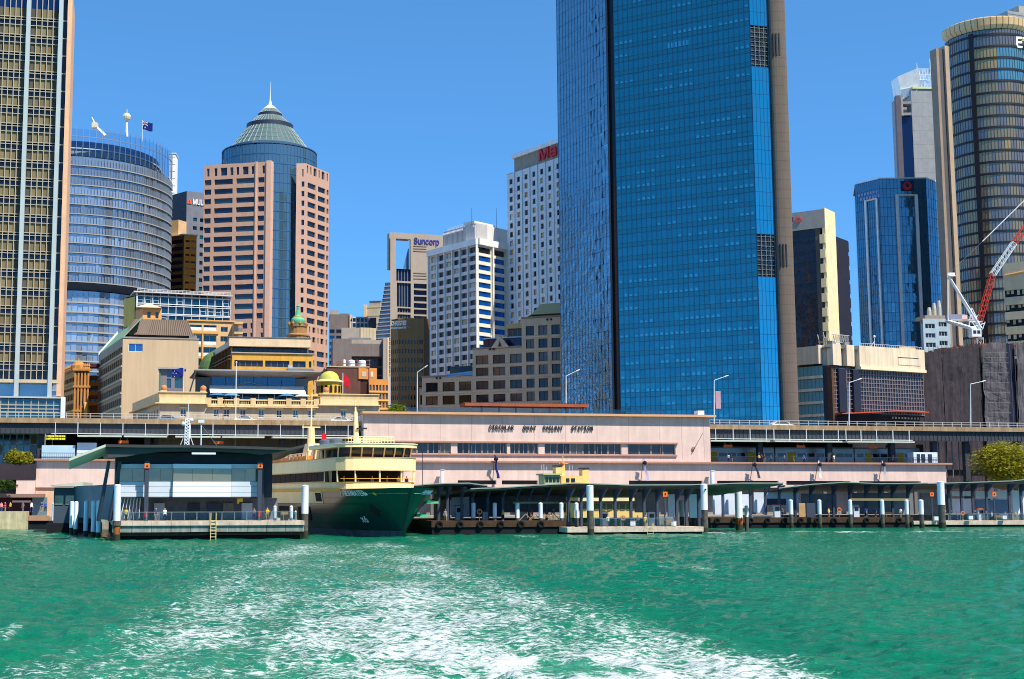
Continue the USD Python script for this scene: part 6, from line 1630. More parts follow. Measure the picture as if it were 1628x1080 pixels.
 for i, (fr, px, lab) in enumerate(((fL, 1306, 'white maintenance gantry on the left roof corner of the low concrete building'), (f, 1345, 'steel window cleaning gantry above the recessed fascia of the low building'))):
  u = fr.U(px, 545); b = fr.pt(u, zt - .2, -2)
  g = thing('roof_gantry', lab, 'gantry', b)
  m = MB()
  if i == 0:
   for dx in (-1.6, 0, 1.4): m.cyl(fr.pt(u + dx, zt - .2, -2), fr.pt(u + dx - .7, zt + 3.4 - abs(dx) * .3, -2), .12, n=5)
   m.cyl(fr.pt(u - 2.2, zt + 1.0, -2), fr.pt(u + 2, zt + .8, -2), .1, n=5).cyl(fr.pt(u - 1.0, zt + 2.6, -2), fr.pt(u + 1.0, zt + .6, -2), .1, n=5)
  else:
   for k in range(9):
    m.cyl(fr.pt(u - 2.4 + k * .6, zt + .8, -2), fr.pt(u - 2.1 + k * .6, zt + 2.7, -2), .07, n=4).cyl(fr.pt(u - 1.8 + k * .6, zt + .8, -2), fr.pt(u - 2.1 + k * .6, zt + 2.7, -2), .07, n=4)
   for q in (.8, 2.7): m.cyl(fr.pt(u - 2.6, zt + q, -2), fr.pt(u + 3.2, zt + q, -2), .1, n=5)
   for dx in (-1.5, 2): m.cyl(fr.pt(u + dx, zt - .3, -2), fr.pt(u + dx, zt + .8, -2), .12, n=5)
  part(g, 'frame', m, mat('gantry_grey', lin(170, 166, 160), .5, .3))
  part(g, 'cradle', MB().fbox(fr, u + .8, u + 2.2, zt + .0, zt + .9, -2.6, -1.2), GREY_METAL)
 b = P(U(1396), zt, -1)
 k = thing('roof_lamp', 'white globe lamp on a bent pole above the long concrete fascia', 'lamp', b)
 part(k, 'pole', MB().cyl(b, b + [0, 0, 2.6], .08, n=6).cyl(b + [-1.2, 0, 0], b + [0, 0, 1.6], .07, n=6), WHITE_METAL)
 part(k, 'globe', MB().mesh(trimesh.creation.icosphere(1, .32), trimesh.transformations.translation_matrix(b + [0, 0, 2.8])), WHITE_METAL)
low_building()
def shrouded_site():
 SH1 = mat('mesh_charcoal', lin(64, 58, 62), .9, .1, var=.25, scale=.8, streak=.3); SH2 = mat('mesh_grey', lin(92, 88, 92), .9, .1, var=.25, scale=.8, streak=.25); SH3 = mat('mesh_navy', lin(40, 44, 62), .9, .1, var=.2, streak=.2)
 f = frame(1467.5, 620, 356, 12, 1660, 620)
 t = thing('construction_site', 'building under construction wrapped in dark netting and scaffold', 'construction site', f.pt(f.W / 2, GZ))
 z = lambda y: f.Z(1500, y); U = lambda px: f.U(px, 620)
 tops = [(1467.5, 563), (1480, 561), (1492, 556), (1506, 553), (1520, 552), (1532, 549), (1545, 548), (1560, 545), (1600, 544), (1660, 541)]
 rng = np.random.RandomState(5)
 def sheet(a, b, mtl, fold, name, low=GZ, d=0.0):
  us = np.linspace(a, b, max(6, int((b - a) / .35)))
  zs = np.linspace(0, 1, 26)
  zt = np.interp(us, [U(p) for p, _ in tops], [z(y) for _, y in tops]) + (rng.rand(len(us)) - .5) * .9
  A, B = np.meshgrid(us, zs)
  Z = low + (zt[None, :] - low) * B
  D = d + fold * (meshkit.fbm(np.stack([A * .55, Z * .22, np.full_like(A, len(name))], -1), 4, 3) - .5) * 2
  v = np.stack([f.O[0] + A * f.u[0] + D * f.n[0], f.O[1] + A * f.u[1] + D * f.n[1], Z], -1).reshape(-1, 3)
  w = v.copy(); w[:, :2] -= f.n * .06
  nr, nc = A.shape
  i = np.arange(nr * nc).reshape(nr, nc)
  q = np.stack([i[:-1, :-1], i[:-1, 1:], i[1:, 1:], i[1:, :-1]], -1).reshape(-1, 4)
  fc = np.vstack([q[:, [0, 1, 2]], q[:, [0, 2, 3]]])
  m = MB().add(v, fc).add(w, fc[:, ::-1])
  part(t, name, m, mtl)
 sheet(0, U(1500), SH1, .35, 'netting'); sheet(U(1500), U(1530), SH1, .5, 'netting', d=.15); sheet(U(1530), U(1562), SH1, .4, 'netting', d=-.1)
 sheet(U(1562), U(1601), SH2, 1.0, 'netting', d=.6); sheet(U(1600), U(1618), SH3, .5, 'netting', d=-.6); sheet(U(1617), f.W, SH2, .9, 'netting', d=.4)
 m = MB()
 for px in np.arange(1470, 1660, 7.0):
  u = U(px); zt = np.interp(px, [p for p, _ in tops], [z(y) for _, y in tops])
  m.cyl(f.pt(u, GZ, -1.2), f.pt(u, zt + .6 + rng.rand() * 1.0, -1.2), .06, n=4)
  if px > 1560: m.cyl(f.pt(u, GZ, 1.5), f.pt(u, zt - .6, 1.5), .05, n=4)
 for y in (560, 568, 576, 592, 608, 624, 640, 655):
  m.cyl(f.pt(U(1563), z(y), 1.5), f.pt(U(1600), z(y), 1.5), .05, n=4)
 for k in range(5): m.cyl(f.pt(U(1565), z(570 + 18 * k), 1.5), f.pt(U(1598), z(585 + 18 * k), 1.5), .045, n=4)
 part(t, 'scaffold_tubes', m, mat('tube_grey', lin(120, 112, 112), .5, .3), kind='stuff')
 m = MB()
 for px in np.arange(1469, 1655, 9.0):
  zt = np.interp(px, [p for p, _ in tops], [z(y) for _, y in tops])
  m.fbox(f, U(px), U(px + 8), zt - .35, zt + .15, -2.4, -.8)
 part(t, 'top_boards', m, mat('board_rust', lin(140, 84, 60), .8, .2, var=.3, scale=1.0))
 part(t, 'slab_edge', MB().fbox(f, U(1562), f.W, z(546), z(544.5), -8, -1.4), mat('board_orange', lin(206, 140, 84), .8, .2))
 part(t, 'body', MB().fbox(f, .4, f.W, GZ, z(566), -6, -2.6), mat('site_dark', lin(48, 44, 48), .9, .1))
shrouded_site()
def lattice(m, p0, p1, w, n, r=.06, r2=.04, up=(0, 0, 1.0), taper=1.0):
 p0, p1 = np.asarray(p0, float), np.asarray(p1, float)
 t = (p1 - p0) / np.linalg.norm(p1 - p0)
 a = np.cross(t, up); a /= np.linalg.norm(a); b = np.cross(a, t)
 P = lambda q, i: p0 + (p1 - p0) * q + (a * ((i % 2) * 2 - 1) + b * ((i // 2) * 2 - 1)) * w / 2 * (1 + (taper - 1) * q)
 for i in range(4): m.cyl(P(0, i), P(1, i), r, n=5)
 for k in range(n):
  q0, q1 = k / n, (k + 1) / n
  for i, j in ((0, 1), (2, 3), (0, 2), (1, 3)):
   m.cyl(P(q0, i), P(q1, j), r2, n=4, caps=False); m.cyl(P(q1, i), P(q1, j), r2, n=4, caps=False)
 return m
def tower_crane():
 Y = 366
 p = lambda px, py: at_depth(px, py, Y)
 RED = mat('crane_red', lin(206, 66, 50), .5, .3); WH = WHITE_METAL
 t = thing('tower_crane', 'red and white luffing tower crane above the shrouded building site', 'crane', (p(1556, 550)[0], Y, GZ))
 part(t, 'mast', lattice(MB(), (p(1556, 545)[0], Y, GZ + 6), p(1556, 538), 1.8, 14, .09, .06, (0, 1, 0)), WH)
 part(t, 'slewing_ring', MB().cyl(p(1556, 540), p(1556, 537), 1.3, n=14), GREY_METAL)
 part(t, 'jib_foot', lattice(MB(), p(1557, 511), p(1578, 437), 1.3, 9, .09, .055), RED)
 part(t, 'jib_middle', lattice(MB(), p(1578, 437), p(1612, 387), 1.3, 8, .1, .06), WH)
 part(t, 'jib_head', lattice(MB(), p(1612, 387), p(1660, 322), 1.3, 9, .09, .055), RED)
 part(t, 'a_frame', MB().cyl(p(1560, 522), p(1507, 437), .34, .26, 6).cyl(p(1560, 522) + [0, 1.6, 0], p(1507, 437) + [0, .4, 0], .2, .2, 6), WH)
 part(t, 'back_stay', MB().cyl(p(1506.5, 435), p(1507, 511), .16, n=6), WH)
 part(t, 'counter_jib', MB().cyl(p(1507, 510), p(1552, 523), .32, n=6).cyl(p(1507, 510) + [0, 1.8, 0], p(1552, 523) + [0, 1.8, 0], .32, n=6).box((p(1530, 508) + p(1530, 510)) / 2 + [0, .9, 0], (6.5, 2.2, .2)), WH)
 part(t, 'winch_house', MB().box(p(1521, 504) + [0, .9, 0], (4.6, 2.0, 1.4)), mat('winch_grey', lin(140, 140, 160), .5, .3))
 part(t, 'counterweight', MB().box(p(1533, 505.5) + [0, .9, 0], (1.6, 2.2, 1.6)), mat('winch_pink', lin(226, 190, 186), .5, .3))
 m = MB()
 for a, b in (((1541, 512), (1545, 490)), ((1545, 490), (1560, 520)), ((1541, 512), (1562, 512)), ((1546, 513), (1556, 500)), ((1541, 522), (1566, 514)), ((1541, 520), (1541, 511)), ((1562, 524), (1566, 512)), ((1552, 522), (1545, 511))):
  m.cyl(p(*a), p(*b), .13, n=5)
 part(t, 'machinery_frame', m, WH)
 cab = p(1550, 530)
 part(t, 'cab', MB().box(cab, (2.6, 2.4, 2.2)), WH)
 part(t, 'cab_window', MB().box(cab + [-.55, -1.22, .2], (.8, .06, .9)).box(cab + [.55, -1.22, .2], (.8, .06, .9)), G_DARK)
 part(t, 'top_platform', MB().box(p(1513, 439), (1.8, 1.2, .25)).box(p(1513, 436), (1.8, .1, .8)), WH)
 m = MB().cyl(p(1562, 384), p(1650, 298), .13, n=5)
 part(t, 'pendant_bar', m, WH)
 m = MB().cyl(p(1507, 437), p(1562, 384), .04, n=4).cyl(p(1556, 505), p(1507, 437), .04, n=4)
 part(t, 'pendant_rope', m, GREY_METAL)
tower_crane()
# ---------------------------------------------------------------- foliage
def leaves(c, rad, n, size, seed, squash=(1, 1, 1), flat=.3, lumps=9):
 """A crown of many small leaf sprays gathered in uneven clumps."""
 r = np.random.RandomState(seed)
 cc = r.randn(lumps, 3); cc /= np.linalg.norm(cc, axis=1)[:, None]; cc *= (r.rand(lumps, 1) ** .5) * .72
 k = r.randint(0, lumps, n)
 d = r.randn(n, 3); d /= np.linalg.norm(d, axis=1)[:, None]
 p = cc[k] + d * (.22 + .26 * r.rand(n, 1) ** .6) * (.7 + .6 * r.rand(lumps)[k][:, None])
 p = p * np.array(squash) * rad + np.asarray(c)
 a = r.randn(n, 3); a[:, 2] *= flat; a /= np.linalg.norm(a, axis=1)[:, None]
 b = np.cross(a, r.randn(n, 3)); b /= np.linalg.norm(b, axis=1)[:, None]
 s = size * (.6 + .8 * r.rand(n, 1))
 v = np.stack([p - a * s, p + b * s * .45, p + a * s, p - b * s * .45], 1).reshape(-1, 3)
 i = np.arange(n)[:, None] * 4
 f = np.vstack([i + [0, 1, 2], i + [0, 2, 3]])
 return MB().add(v, f)
BARK = mat('bark', lin(92, 76, 60), .9, .1, var=.3, scale=2.0)
def tree(name, label, base, h, crown_c, rad, n, size, lf, seed, squash=(1, 1, .8), group=None, cat='tree', lumps=12):
 t = thing(name, label, cat, base, group=group)
 r = np.random.RandomState(seed)
 m = MB(); base = np.asarray(base, float); cc = np.asarray(crown_c, float)
 m.cyl(base, base + (cc - base) * .55, .035 * h, .022 * h, 8)
 for k in range(7):
  q = base + (cc - base) * (.4 + .03 * k); d = r.randn(3); d[2] = abs(d[2])
  m.cyl(q, cc + d / np.linalg.norm(d) * rad * .55 * np.array(squash), .015 * h, .004 * h, 6)
 part(t, 'trunk', m, BARK)
 part(t, 'crown', leaves(cc, rad, n, size, seed, squash, lumps=lumps), lf, kind='stuff')
 return t
LEAF_Y = leaf('leaf_yellowgreen', lin(192, 182, 40))
LEAF_G = leaf('leaf_green', lin(88, 120, 34))
LEAF_D = leaf('leaf_dark', lin(54, 84, 34))
# ---------------------------------------------------------------- the elevated railway and roadway
S = Frame((0.0, 264.0), 10.0)
sU = lambda px, y=733, d=0.0: S.U(px, y, d)
PINK = mat('station_stone', lin(218, 190, 177), .8, .2, var=.09, streak=.10, scale=.35)
PINKD = mat('station_ledge', lin(176, 132, 112), .8, .2, var=.08, streak=.1)
BEAMT = mat('deck_tan', lin(158, 132, 102), .85, .15, var=.14, streak=.25, scale=1.0)
GIRD = mat('girder_dark', lin(58, 60, 68), .6, .3, var=.15)
CANO = mat('canopy_pale', lin(206, 216, 196), .6, .3, var=.06)
zPLAT = S.Z(1300, 735.5)
zDECK = S.Z(1300, 683)
zPAR = S.Z(1300, 675.5)
def viaduct():
 uL, uR = -150.0, sU(1760)
 t = thing('railway_viaduct', 'two level elevated railway and roadway crossing behind the wharves', 'viaduct', S.pt(0, GZ, -14))
 part(t, 'road_deck', MB().fbox(S, uL, uR, zDECK, zDECK + .5, -28, -3.0), BEAMT)
 for k in range(22):
  a, b = uL + (uR - uL) * k / 22, uL + (uR - uL) * (k + 1) / 22
  part(t, 'deck_edge', MB().fbox(S, a + .02, b - .02, zDECK + .02, zPAR, -3.2, -2.6), BEAMT)
 zg = zDECK - 2.0
 for k in range(22):
  a, b = uL + (uR - uL) * k / 22, uL + (uR - uL) * (k + 1) / 22
  part(t, 'girder', MB().fbox(S, a, b - .03, zg, zDECK - .02, -3.6, -3.2), GIRD)
 m = MB()
 for u in np.arange(uL, uR, .9): m.fbox(S, u - .05, u + .05, zg + .02, zDECK - .03, -3.19, -3.08)
 part(t, 'girder_stiffeners', m, GIRD, kind='stuff')
 # rails along the road
 m = MB()
 for z in (.45, .95): m.fbox(S, uL, uR, zPAR + z - .04, zPAR + z + .04, -2.95, -2.85)
 for u in np.arange(uL, uR, 2.2): m.fbox(S, u - .05, u + .05, zPAR, zPAR + 1.0, -2.97, -2.83)
 part(t, 'road_railing', m, mat('rail_grey', lin(190, 186, 180), .5, .4), kind='stuff')
 # far parapet, roof of the platforms, back wall
 part(t, 'far_parapet', MB().fbox(S, uL, uR, zDECK + .51, zPAR + .5, -28.2, -27.8), BEAMT)
 part(t, 'platform_slab', MB().fbox(S, sU(57), sU(1505), zPLAT - 1.2, zPLAT, -27, -.6), mat('slab_dark', lin(70, 66, 64), .85, .1))
 part(t, 'track_slab', MB().fbox(S, uL, uR, zPLAT - 2.2, zPLAT - 1.22, -27, -8), mat('slab_dark', lin(70, 66, 64)))
 part(t, 'back_wall', MB().fbox(S, sU(64), sU(1450), zPLAT, zDECK - .1, -27.0, -26.6), mat('wall_soot', lin(66, 64, 64), .9, .1))
 for px in (60, 233, 452, 480, 1226, 1338, 1440, 1508, 1560, 1640, -60):
  u = sU(px)
  part(t, 'column', MB().fbox(S, u - .55, u + .55, GZ, zg - .02, -6.0, -4.8), GIRD)
  part(t, 'column', MB().fbox(S, u - .55, u + .55, GZ, zg - .02, -24, -22.8), GIRD)
 m = MB()
 for a, b in ((sU(1512), sU(1555)),):
  for k in range(5): m.fbox(S, a + (b - a) * k / 4 - .08, a + (b - a) * k / 4 + .08, zPLAT - 3, zg, -7, -6.8)
 part(t, 'light_posts', m, GREY_METAL, kind='stuff')
 # platform awnings hanging from the girder
 for a, b in ((122, 192), (196, 265), (278, 350), (353, 420), (433, 560), (1131, 1225), (1233, 1340), (1348, 1455)):
  z = S.Z((a + b) / 2, 701 if a > 900 else 692.5, -1.5)
  z = zg - .55
  part(t, 'awning', MB().hexa([S.pt(sU(a), z, -4.5), S.pt(sU(b), z, -4.5), S.pt(sU(b), z - .1, .1), S.pt(sU(a), z - .1, .1), S.pt(sU(a), z + .35, -4.5), S.pt(sU(b), z + .35, -4.5), S.pt(sU(b), z + .2, .15), S.pt(sU(a), z + .2, .15)]), CANO)
 posts = list(range(86, 570, 36)) + [1141, 1169, 1196, 1222, 1234, 1259, 1286, 1313, 1337, 1349, 1373, 1398, 1424, 1450]
 m = MB()
 for px in posts: m.fbox(S, sU(px) - .06, sU(px) + .06, zg - .3, zDECK + .1, -.75, -.6)
 for a, b in ((80, 565), (1131, 1455)): m.fbox(S, sU(a), sU(b), zg - .12, zg, -.78, -.58)
 part(t, 'hangers', m, mat('hanger_white', lin(205, 208, 208), .5, .4), kind='stuff')
 # platform fence
 m = MB()
 for a, b in ((1131, 1500), (62, 150)):
  for u in np.arange(sU(a), sU(b), .35): m.fbox(S, u - .02, u + .02, zPLAT, zPLAT + 1.1, -.75, -.7)
  m.fbox(S, sU(a), sU(b), zPLAT + 1.08, zPLAT + 1.16, -.78, -.68)
 part(t, 'platform_fence', m, GIRD, kind='stuff')
 for px in (1168, 1285, 1401, 195, 348):
  m = MB().fbox(S, sU(px) - .95, sU(px) + .95, zg - 1.75, zg - 1.2, -3.2, -3.0)
  part(t, 'sign_board', m, mat('sign_orange', lin(236, 110, 40), .5, .3))
  part(t, 'sign_hanger', MB().fbox(S, sU(px) - .7, sU(px) - .6, zg - 1.2, zg - .5, -3.15, -3.05).fbox(S, sU(px) + .6, sU(px) + .7, zg - 1.2, zg - .5, -3.15, -3.05), GREY_METAL)
 return zg
ZG = viaduct()
def train():
 AL = mat('train_steel', lin(150, 152, 156), .4, .5, .5); YE = mat('train_yellow', lin(224, 176, 30), .5, .3)
 for i, (a, b, lab) in enumerate(((1136, 1262, 'silver train carriage with yellow doors, nearest the station block'), (1264, 1392, 'silver train carriage with yellow doors in the middle of the right platform'), (1394, 1500, 'silver train carriage with yellow doors at the right end of the platform'))):
  u0, u1 = sU(a), sU(b)
  t = thing('train_carriage', lab, 'train', S.pt((u0 + u1) / 2, zPLAT, -10), group=None)
  H = [(u0 + (u1 - u0) * q, u0 + (u1 - u0) * (q + .1), zPLAT + 1.3, zPLAT + 2.2) for q in (.03, .28, .40, .52, .77, .88)]
  part(t, 'body', MB().wall(S, u0, u1, zPLAT - .4, zPLAT + 3.2, H, .12, -9.0).fbox(S, u0, u1, zPLAT - .4, zPLAT + 3.1, -12, -9.2), AL)
  panes(t, S, H, .08, G_DARKER, d=-9.0)
  for q in (.16, .65): part(t, 'door', MB().fbox(S, u0 + (u1 - u0) * q, u0 + (u1 - u0) * (q + .1), zPLAT - .1, zPLAT + 2.4, -9.0, -8.9), YE)
  part(t, 'roof', MB().fbox(S, u0, u1, zPLAT + 3.21, zPLAT + 3.5, -12, -9), GREY_METAL)
train()
def station():
 t = thing('railway_station', 'long pink stone station building with a strip of windows and dark lettering', 'station', S.pt(sU(855), GZ, -6))
 u0, u1 = sU(578, 690), sU(1129, 690)
 z = lambda y: S.Z(855, y)
 zc, zr, zw1, zw0, zl = z(657.5), z(661), z(705), z(722), zPLAT
 holes = [(sU(a, 712), sU(b, 712), zw0, zw1) for a, b in ((590, 637), (645, 717), (727, 806), (811, 856), (866, 988), (998, 1074))]
 part(t, 'wall', MB().wall(S, u0, u1, zl + .02, zr, holes, .7), PINK)
 for (a, b, c, e), n in zip(holes, (3, 4, 4, 3, 6, 2)):
  hs = [(a + (b - a) * k / n + .06, a + (b - a) * (k + 1) / n - .06, c, e) for k in range(n)]
  panes(t, S, hs, .55, [G_DARK, G_DARKER, glass('glass_umber', lin(92, 78, 66))], frame=mat('frame_stone', lin(196, 176, 160), .6, .3), mull=1, fw=.07)
 part(t, 'sill', MB().fbox(S, sU(640, 722), sU(1076, 722), zw0 - .35, zw0 - .02, .02, .3), PINKD)
 part(t, 'window_hood', MB().fbox(S, sU(586, 704), sU(1077, 704), zw1 + .02, zw1 + .32, .02, .45), PINKD)
 part(t, 'cornice', MB().fbox(S, u0 - .4, u1 + .9, zr, zc, -3, 1.15), mat('cornice_orange', lin(206, 158, 118), .8, .2, var=.06))
 part(t, 'roof', MB().fbox(S, u0, u1, zr + .02, zr + .2, -30, -3.02), ROOF_GREY)
 part(t, 'end_wall', MB().fbox(S, u1 - .4, u1 - .02, zl + .02, zr - .02, -28, -.72), PINK); part(t, 'end_wall', MB().fbox(S, u0 + .02, u0 + .4, zl + .02, zr - .02, -28, -.72), PINK)
 part(t, 'rear_fill', MB().fbox(S, u0 + .5, u1 - .5, zl + .02, zr - .1, -27.9, -2.2), mat('wall_soot', lin(66, 64, 64)))
 m = MB()
 for px in (618, 655, 700, 750, 800, 850, 900, 950, 1000, 1050, 1085, 1120): m.fbox(S, sU(px) - .02, sU(px) + .02, zl + .4, zr - .1, .002, .02)
 part(t, 'wall_joints', m, PINKD, kind='stuff')
 # raised letters standing off the wall
 BRZ = mat('letter_bronze', lin(40, 38, 44), .5, .4)
 for w, a, b in (('CIRCULAR', 777, 817), ('QUAY', 831, 853), ('RAILWAY', 863, 895), ('STATION', 908, 943)):
  ua, za = S.hit(a, 684.5, .1); ub, _ = S.hit(b, 684.5, .1)
  zb = z(684); h = z(677) - zb
  xs = np.linspace(ua, ub, len(w) + 1)
  for i, ch in enumerate(w):
   part(t, 'letter', MB().text(S, ch, xs[i] + .06, zb, h, .12, .22, True, width=(xs[1] - xs[0]) * .78), BRZ)
 # the long lower fascia
 zf0, zf1 = z(764), zl - .02
 ops = [(sU(a, 766), sU(b, 766), z(770.5), zf0) for a, b in ((728, 789), (798, 855), (861, 928), (1000, 1117), (1140, 1238), (1250, 1352), (1366, 1464))]
 part(t, 'lower_fascia', MB().wall(S, sU(470), sU(1503), z(775), zf1, ops, .8), PINK)
 for a, b, c, e in ops: part(t, 'dark_opening', MB().fbox(S, a, b, c, e, -1.0, -.8), DARK_METAL)
 part(t, 'ledge', MB().fbox(S, sU(470), sU(1510), zl - .35, zl + .0, .02, .9), PINKD)
 part(t, 'fascia_end', MB().fbox(S, sU(1503) - .5, sU(1503) - .02, GZ, zf1 - .02, -20, -.82), PINK)
 part(t, 'undercroft', MB().fbox(S, sU(64), sU(1500), GZ, z(775) - .02, -20, -3.0), mat('undercroft_grey', lin(136, 132, 130), .85, .1, var=.2))
 for k, px in enumerate(range(640, 1500, 48)): part(t, 'undercroft_column', MB().fbox(S, sU(px) - .35, sU(px) + .35, GZ, z(775), -1.2, -.5), mat('column_dusk', lin(110, 104, 100), .85, .1, var=.15))
 # left wing of the fascia, left of the big wharf
 part(t, 'west_fascia', MB().fbox(S, sU(58), sU(469), z(776), zf1, -1.0, 0), PINK)
 part(t, 'west_ledge', MB().fbox(S, sU(55), sU(469), zl - .35, zl, .02, .9), PINKD)
 part(t, 'west_undercroft', MB().fbox(S, sU(58), sU(200), GZ, z(776) - .02, -2.9, -.4), mat('render_salmon', lin(214, 172, 140), .8, .2, streak=.1))
 part(t, 'glass_booth', MB().fbox(S, sU(65), sU(118), zl + .02, zl + 2.6, -4, -1.2), mat('booth_paleblue', lin(170, 198, 214), .4, .4)); part(t, 'white_booth', MB().fbox(S, sU(121), sU(152), zl + .02, zl + 3.1, -4, -1.4), mat('booth_white', lin(206, 216, 228), .5, .3))
 part(t, 'lift_box', MB().fbox(S, sU(1457), sU(1495), zl + .02, zl + 2.3, -3.4, -1.0), mat('booth_white', lin(206, 216, 228)))
 for a, b in ((1462, 1467), (1469, 1475), (1480, 1486)): part(t, 'lift_window', MB().fbox(S, sU(a), sU(b), zl + .1, zl + 1.9, -.99, -.93), G_DARK)
 part(t, 'roof_box', MB().fbox(S, sU(1108, 656), sU(1118, 656), zc + .02, zc + .9, -1.5, .5), mat('precast_pale', lin(222, 218, 214)))
 # terrace glass and rust pergola on the roof
 m = MB()
 e = np.arange(sU(640, 655), sU(1040, 655), 2.6)
 for a in e: part(t, 'glass_balustrade', MB().fbox(S, a + .04, a + 2.5, zc + .05, zc + 1.05, -1.6, -1.55), clear_glass('glass_rail'))
 RU = mat('pergola_rust', lin(150, 84, 58), .8, .2, var=.15)
 za, zb = zc + 1.5, zc + 2.1
 part(t, 'pergola_roof', MB().fbox(S, sU(743, 645), sU(940, 645), za, zb, -7, -1.9), RU)
 for px in (770, 798, 825, 852, 879, 906, 932): part(t, 'pergola_post', MB().fbox(S, sU(px, 650) - .18, sU(px, 650) + .18, zc + .05, za - .01, -2.4, -2.05), mat('post_umber', lin(70, 44, 36), .8, .2))
 m = MB()
 for k in range(40):
  x = sU(743, 645) + (sU(940, 645) - sU(743, 645)) * k / 39
  m.fbox(S, x - .06, x + .06, zb + .005, zb + .15, -6.8, -1.95)
 part(t, 'pergola_battens', m, RU, kind='stuff')
station()
# flags and poles on the long fascia
def drooping_flags():
 cols = [('dark blue and white', FLAG_BLUE), ('white and violet', mat('flag_lilac', lin(176, 172, 206), .8, .1)), ('dark and grey', mat('flag_slate', lin(70, 66, 76), .8, .1)), ('dark and white', FLAG_WHITE), ('dark and pale', mat('flag_pale', lin(190, 182, 178), .8, .1))]
 where = ['nearest the green ferry', 'above the small yellow ferry', 'just right of the station block', 'in the middle of the right platform', 'nearest the right end of the pink fascia']
 DK = mat('flag_ink', lin(40, 38, 52), .8, .1)
 for i, (px, y0, y1) in enumerate(((783, 724, 764), (1018, 730, 768), (1192, 733, 763), (1295, 733, 763), (1396, 733, 766))):
  b = S.pt(sU(px, y1), S.Z(px, y1), .25)
  t = thing('fascia_flag', 'limp %s flag on a pole %s' % (cols[i][0], where[i]), 'flag', b)
  top = S.pt(sU(px, y0), S.Z(px, y0), 1.6)
  part(t, 'pole', MB().cyl(b, top, .07, .05, 6), DARK_METAL)
  dr = .9 + .7 * (i % 3)
  h = (top[2] - b[2])
  m = MB(); n = 10
  for k in range(n):
   q0, q1 = k / n, (k + 1) / n
   P = lambda q, s_: top * 1.0 + np.array([*(S.u * (dr * q * .55 + s_ * (.25 + .5 * q) * .8 + .12 * math.sin(9 * q + i))), -h * .92 * q]) + np.array([*(S.n * (-.5 * q + .12 * math.sin(7 * q))), 0])
   m.hexa([P(q0, 0), P(q0, 1), P(q0, 1) + [0, .05, 0], P(q0, 0) + [0, .05, 0], P(q1, 0), P(q1, 1), P(q1, 1) + [0, .05, 0], P(q1, 0) + [0, .05, 0]])
  part(t, 'cloth', m, cols[i][1])
  part(t, 'cloth_head', MB().mesh(trimesh.creation.icosphere(1, .42), trimesh.transformations.translation_matrix(top + np.array([*(S.u * .35), -.8]))), DK)
 b = S.pt(sU(1099, 722), S.Z(1099, 722), .1)
 t = thing('wall_flagpole', 'bare slanting flagpole on the plain right end of the station wall', 'flagpole', b)
 part(t, 'pole', MB().cyl(b, S.pt(sU(1112, 689), S.Z(1112, 689), 1.8), .06, .04, 6), DARK_METAL)
 part(t, 'roundel', MB().cyl(S.pt(sU(1102, 713), S.Z(1102, 713), .02), S.pt(sU(1102, 713), S.Z(1102, 713), .3), .34, n=12), PINKD)
 for i, (px, w, y0, y1) in enumerate(((701, 5, 748, 764), (1128.5, 5.5, 749, 767))):
  b = S.pt(sU(px, y1), S.Z(px, y1), 1.2)
  t = thing('white_vent', ['white vent stack on the wharf roof beside the green ferry', 'white vent stack on the wharf roof below the station corner'][i], 'vent', b)
  w_ = w / 8.0 * .9
  part(t, 'stack', MB().fbox(S, sU(px, y1) - w_ / 2, sU(px, y1) + w_ / 2, S.Z(px, y1 + 6), S.Z(px, y0), .9, 1.7), mat('booth_white', lin(206, 216, 228)))
  part(t, 'cap', MB().fbox(S, sU(px, y1) - w_ / 2 - .08, sU(px, y1) + w_ / 2 + .08, S.Z(px, y0), S.Z(px, y0) + .12, .8, 1.8), WHITE_METAL)
drooping_flags()
# lamp posts along the roadway
def lamp_posts():
 LP = mat('lamp_grey', lin(196, 200, 202), .45, .4)
 names = ['street lamp in front of the brown office block', 'street lamp at the dark left side of the blue tower', 'street lamp with a banner before the blue tower', 'street lamp in front of the gridded low building', 'street lamp in front of the shrouded building site']
 for i, (px, y1, ax, ay, yb) in enumerate(((663.5, 592, 680, 581, 664), (900, 598, 922, 587.5, 668), (1135.5, 605, 1158, 597, 674), (1350, 608.5, 1370, 602, 677), (1543, 611, 1567, 605.5, 680))):
  b = S.pt(sU(px, yb, -3.6), zPAR, -3.6)
  t = thing('street_lamp', 'tall grey ' + names[i], 'street lamp', b)
  e = S.pt(sU(px, y1, -3.6), S.Z(px, y1, -3.6), -3.6); a = S.pt(sU(ax, ay, -3.6), S.Z(ax, ay, -3.6), -3.6)
  part(t, 'pole', MB().cyl(b, e, .16, .09, 8), LP)
  part(t, 'arm', MB().cyl(e, e + (a - e) * .75, .08, .06, 6), LP)
  part(t, 'lamp_head', MB().cyl(e + (a - e) * .72, a, .14, .1, 6), LP)
  if i == 2: part(t, 'banner', MB().fbox(S, sU(1138, 640, -3.6), sU(1146, 640, -3.6), S.Z(1140, 650, -3.6), S.Z(1140, 622, -3.6), -3.62, -3.56), mat('banner_rose', lin(176, 140, 150), .8, .1))
 b = S.pt(sU(1638, 676, -3.6), zPAR, -3.6)
lamp_posts()
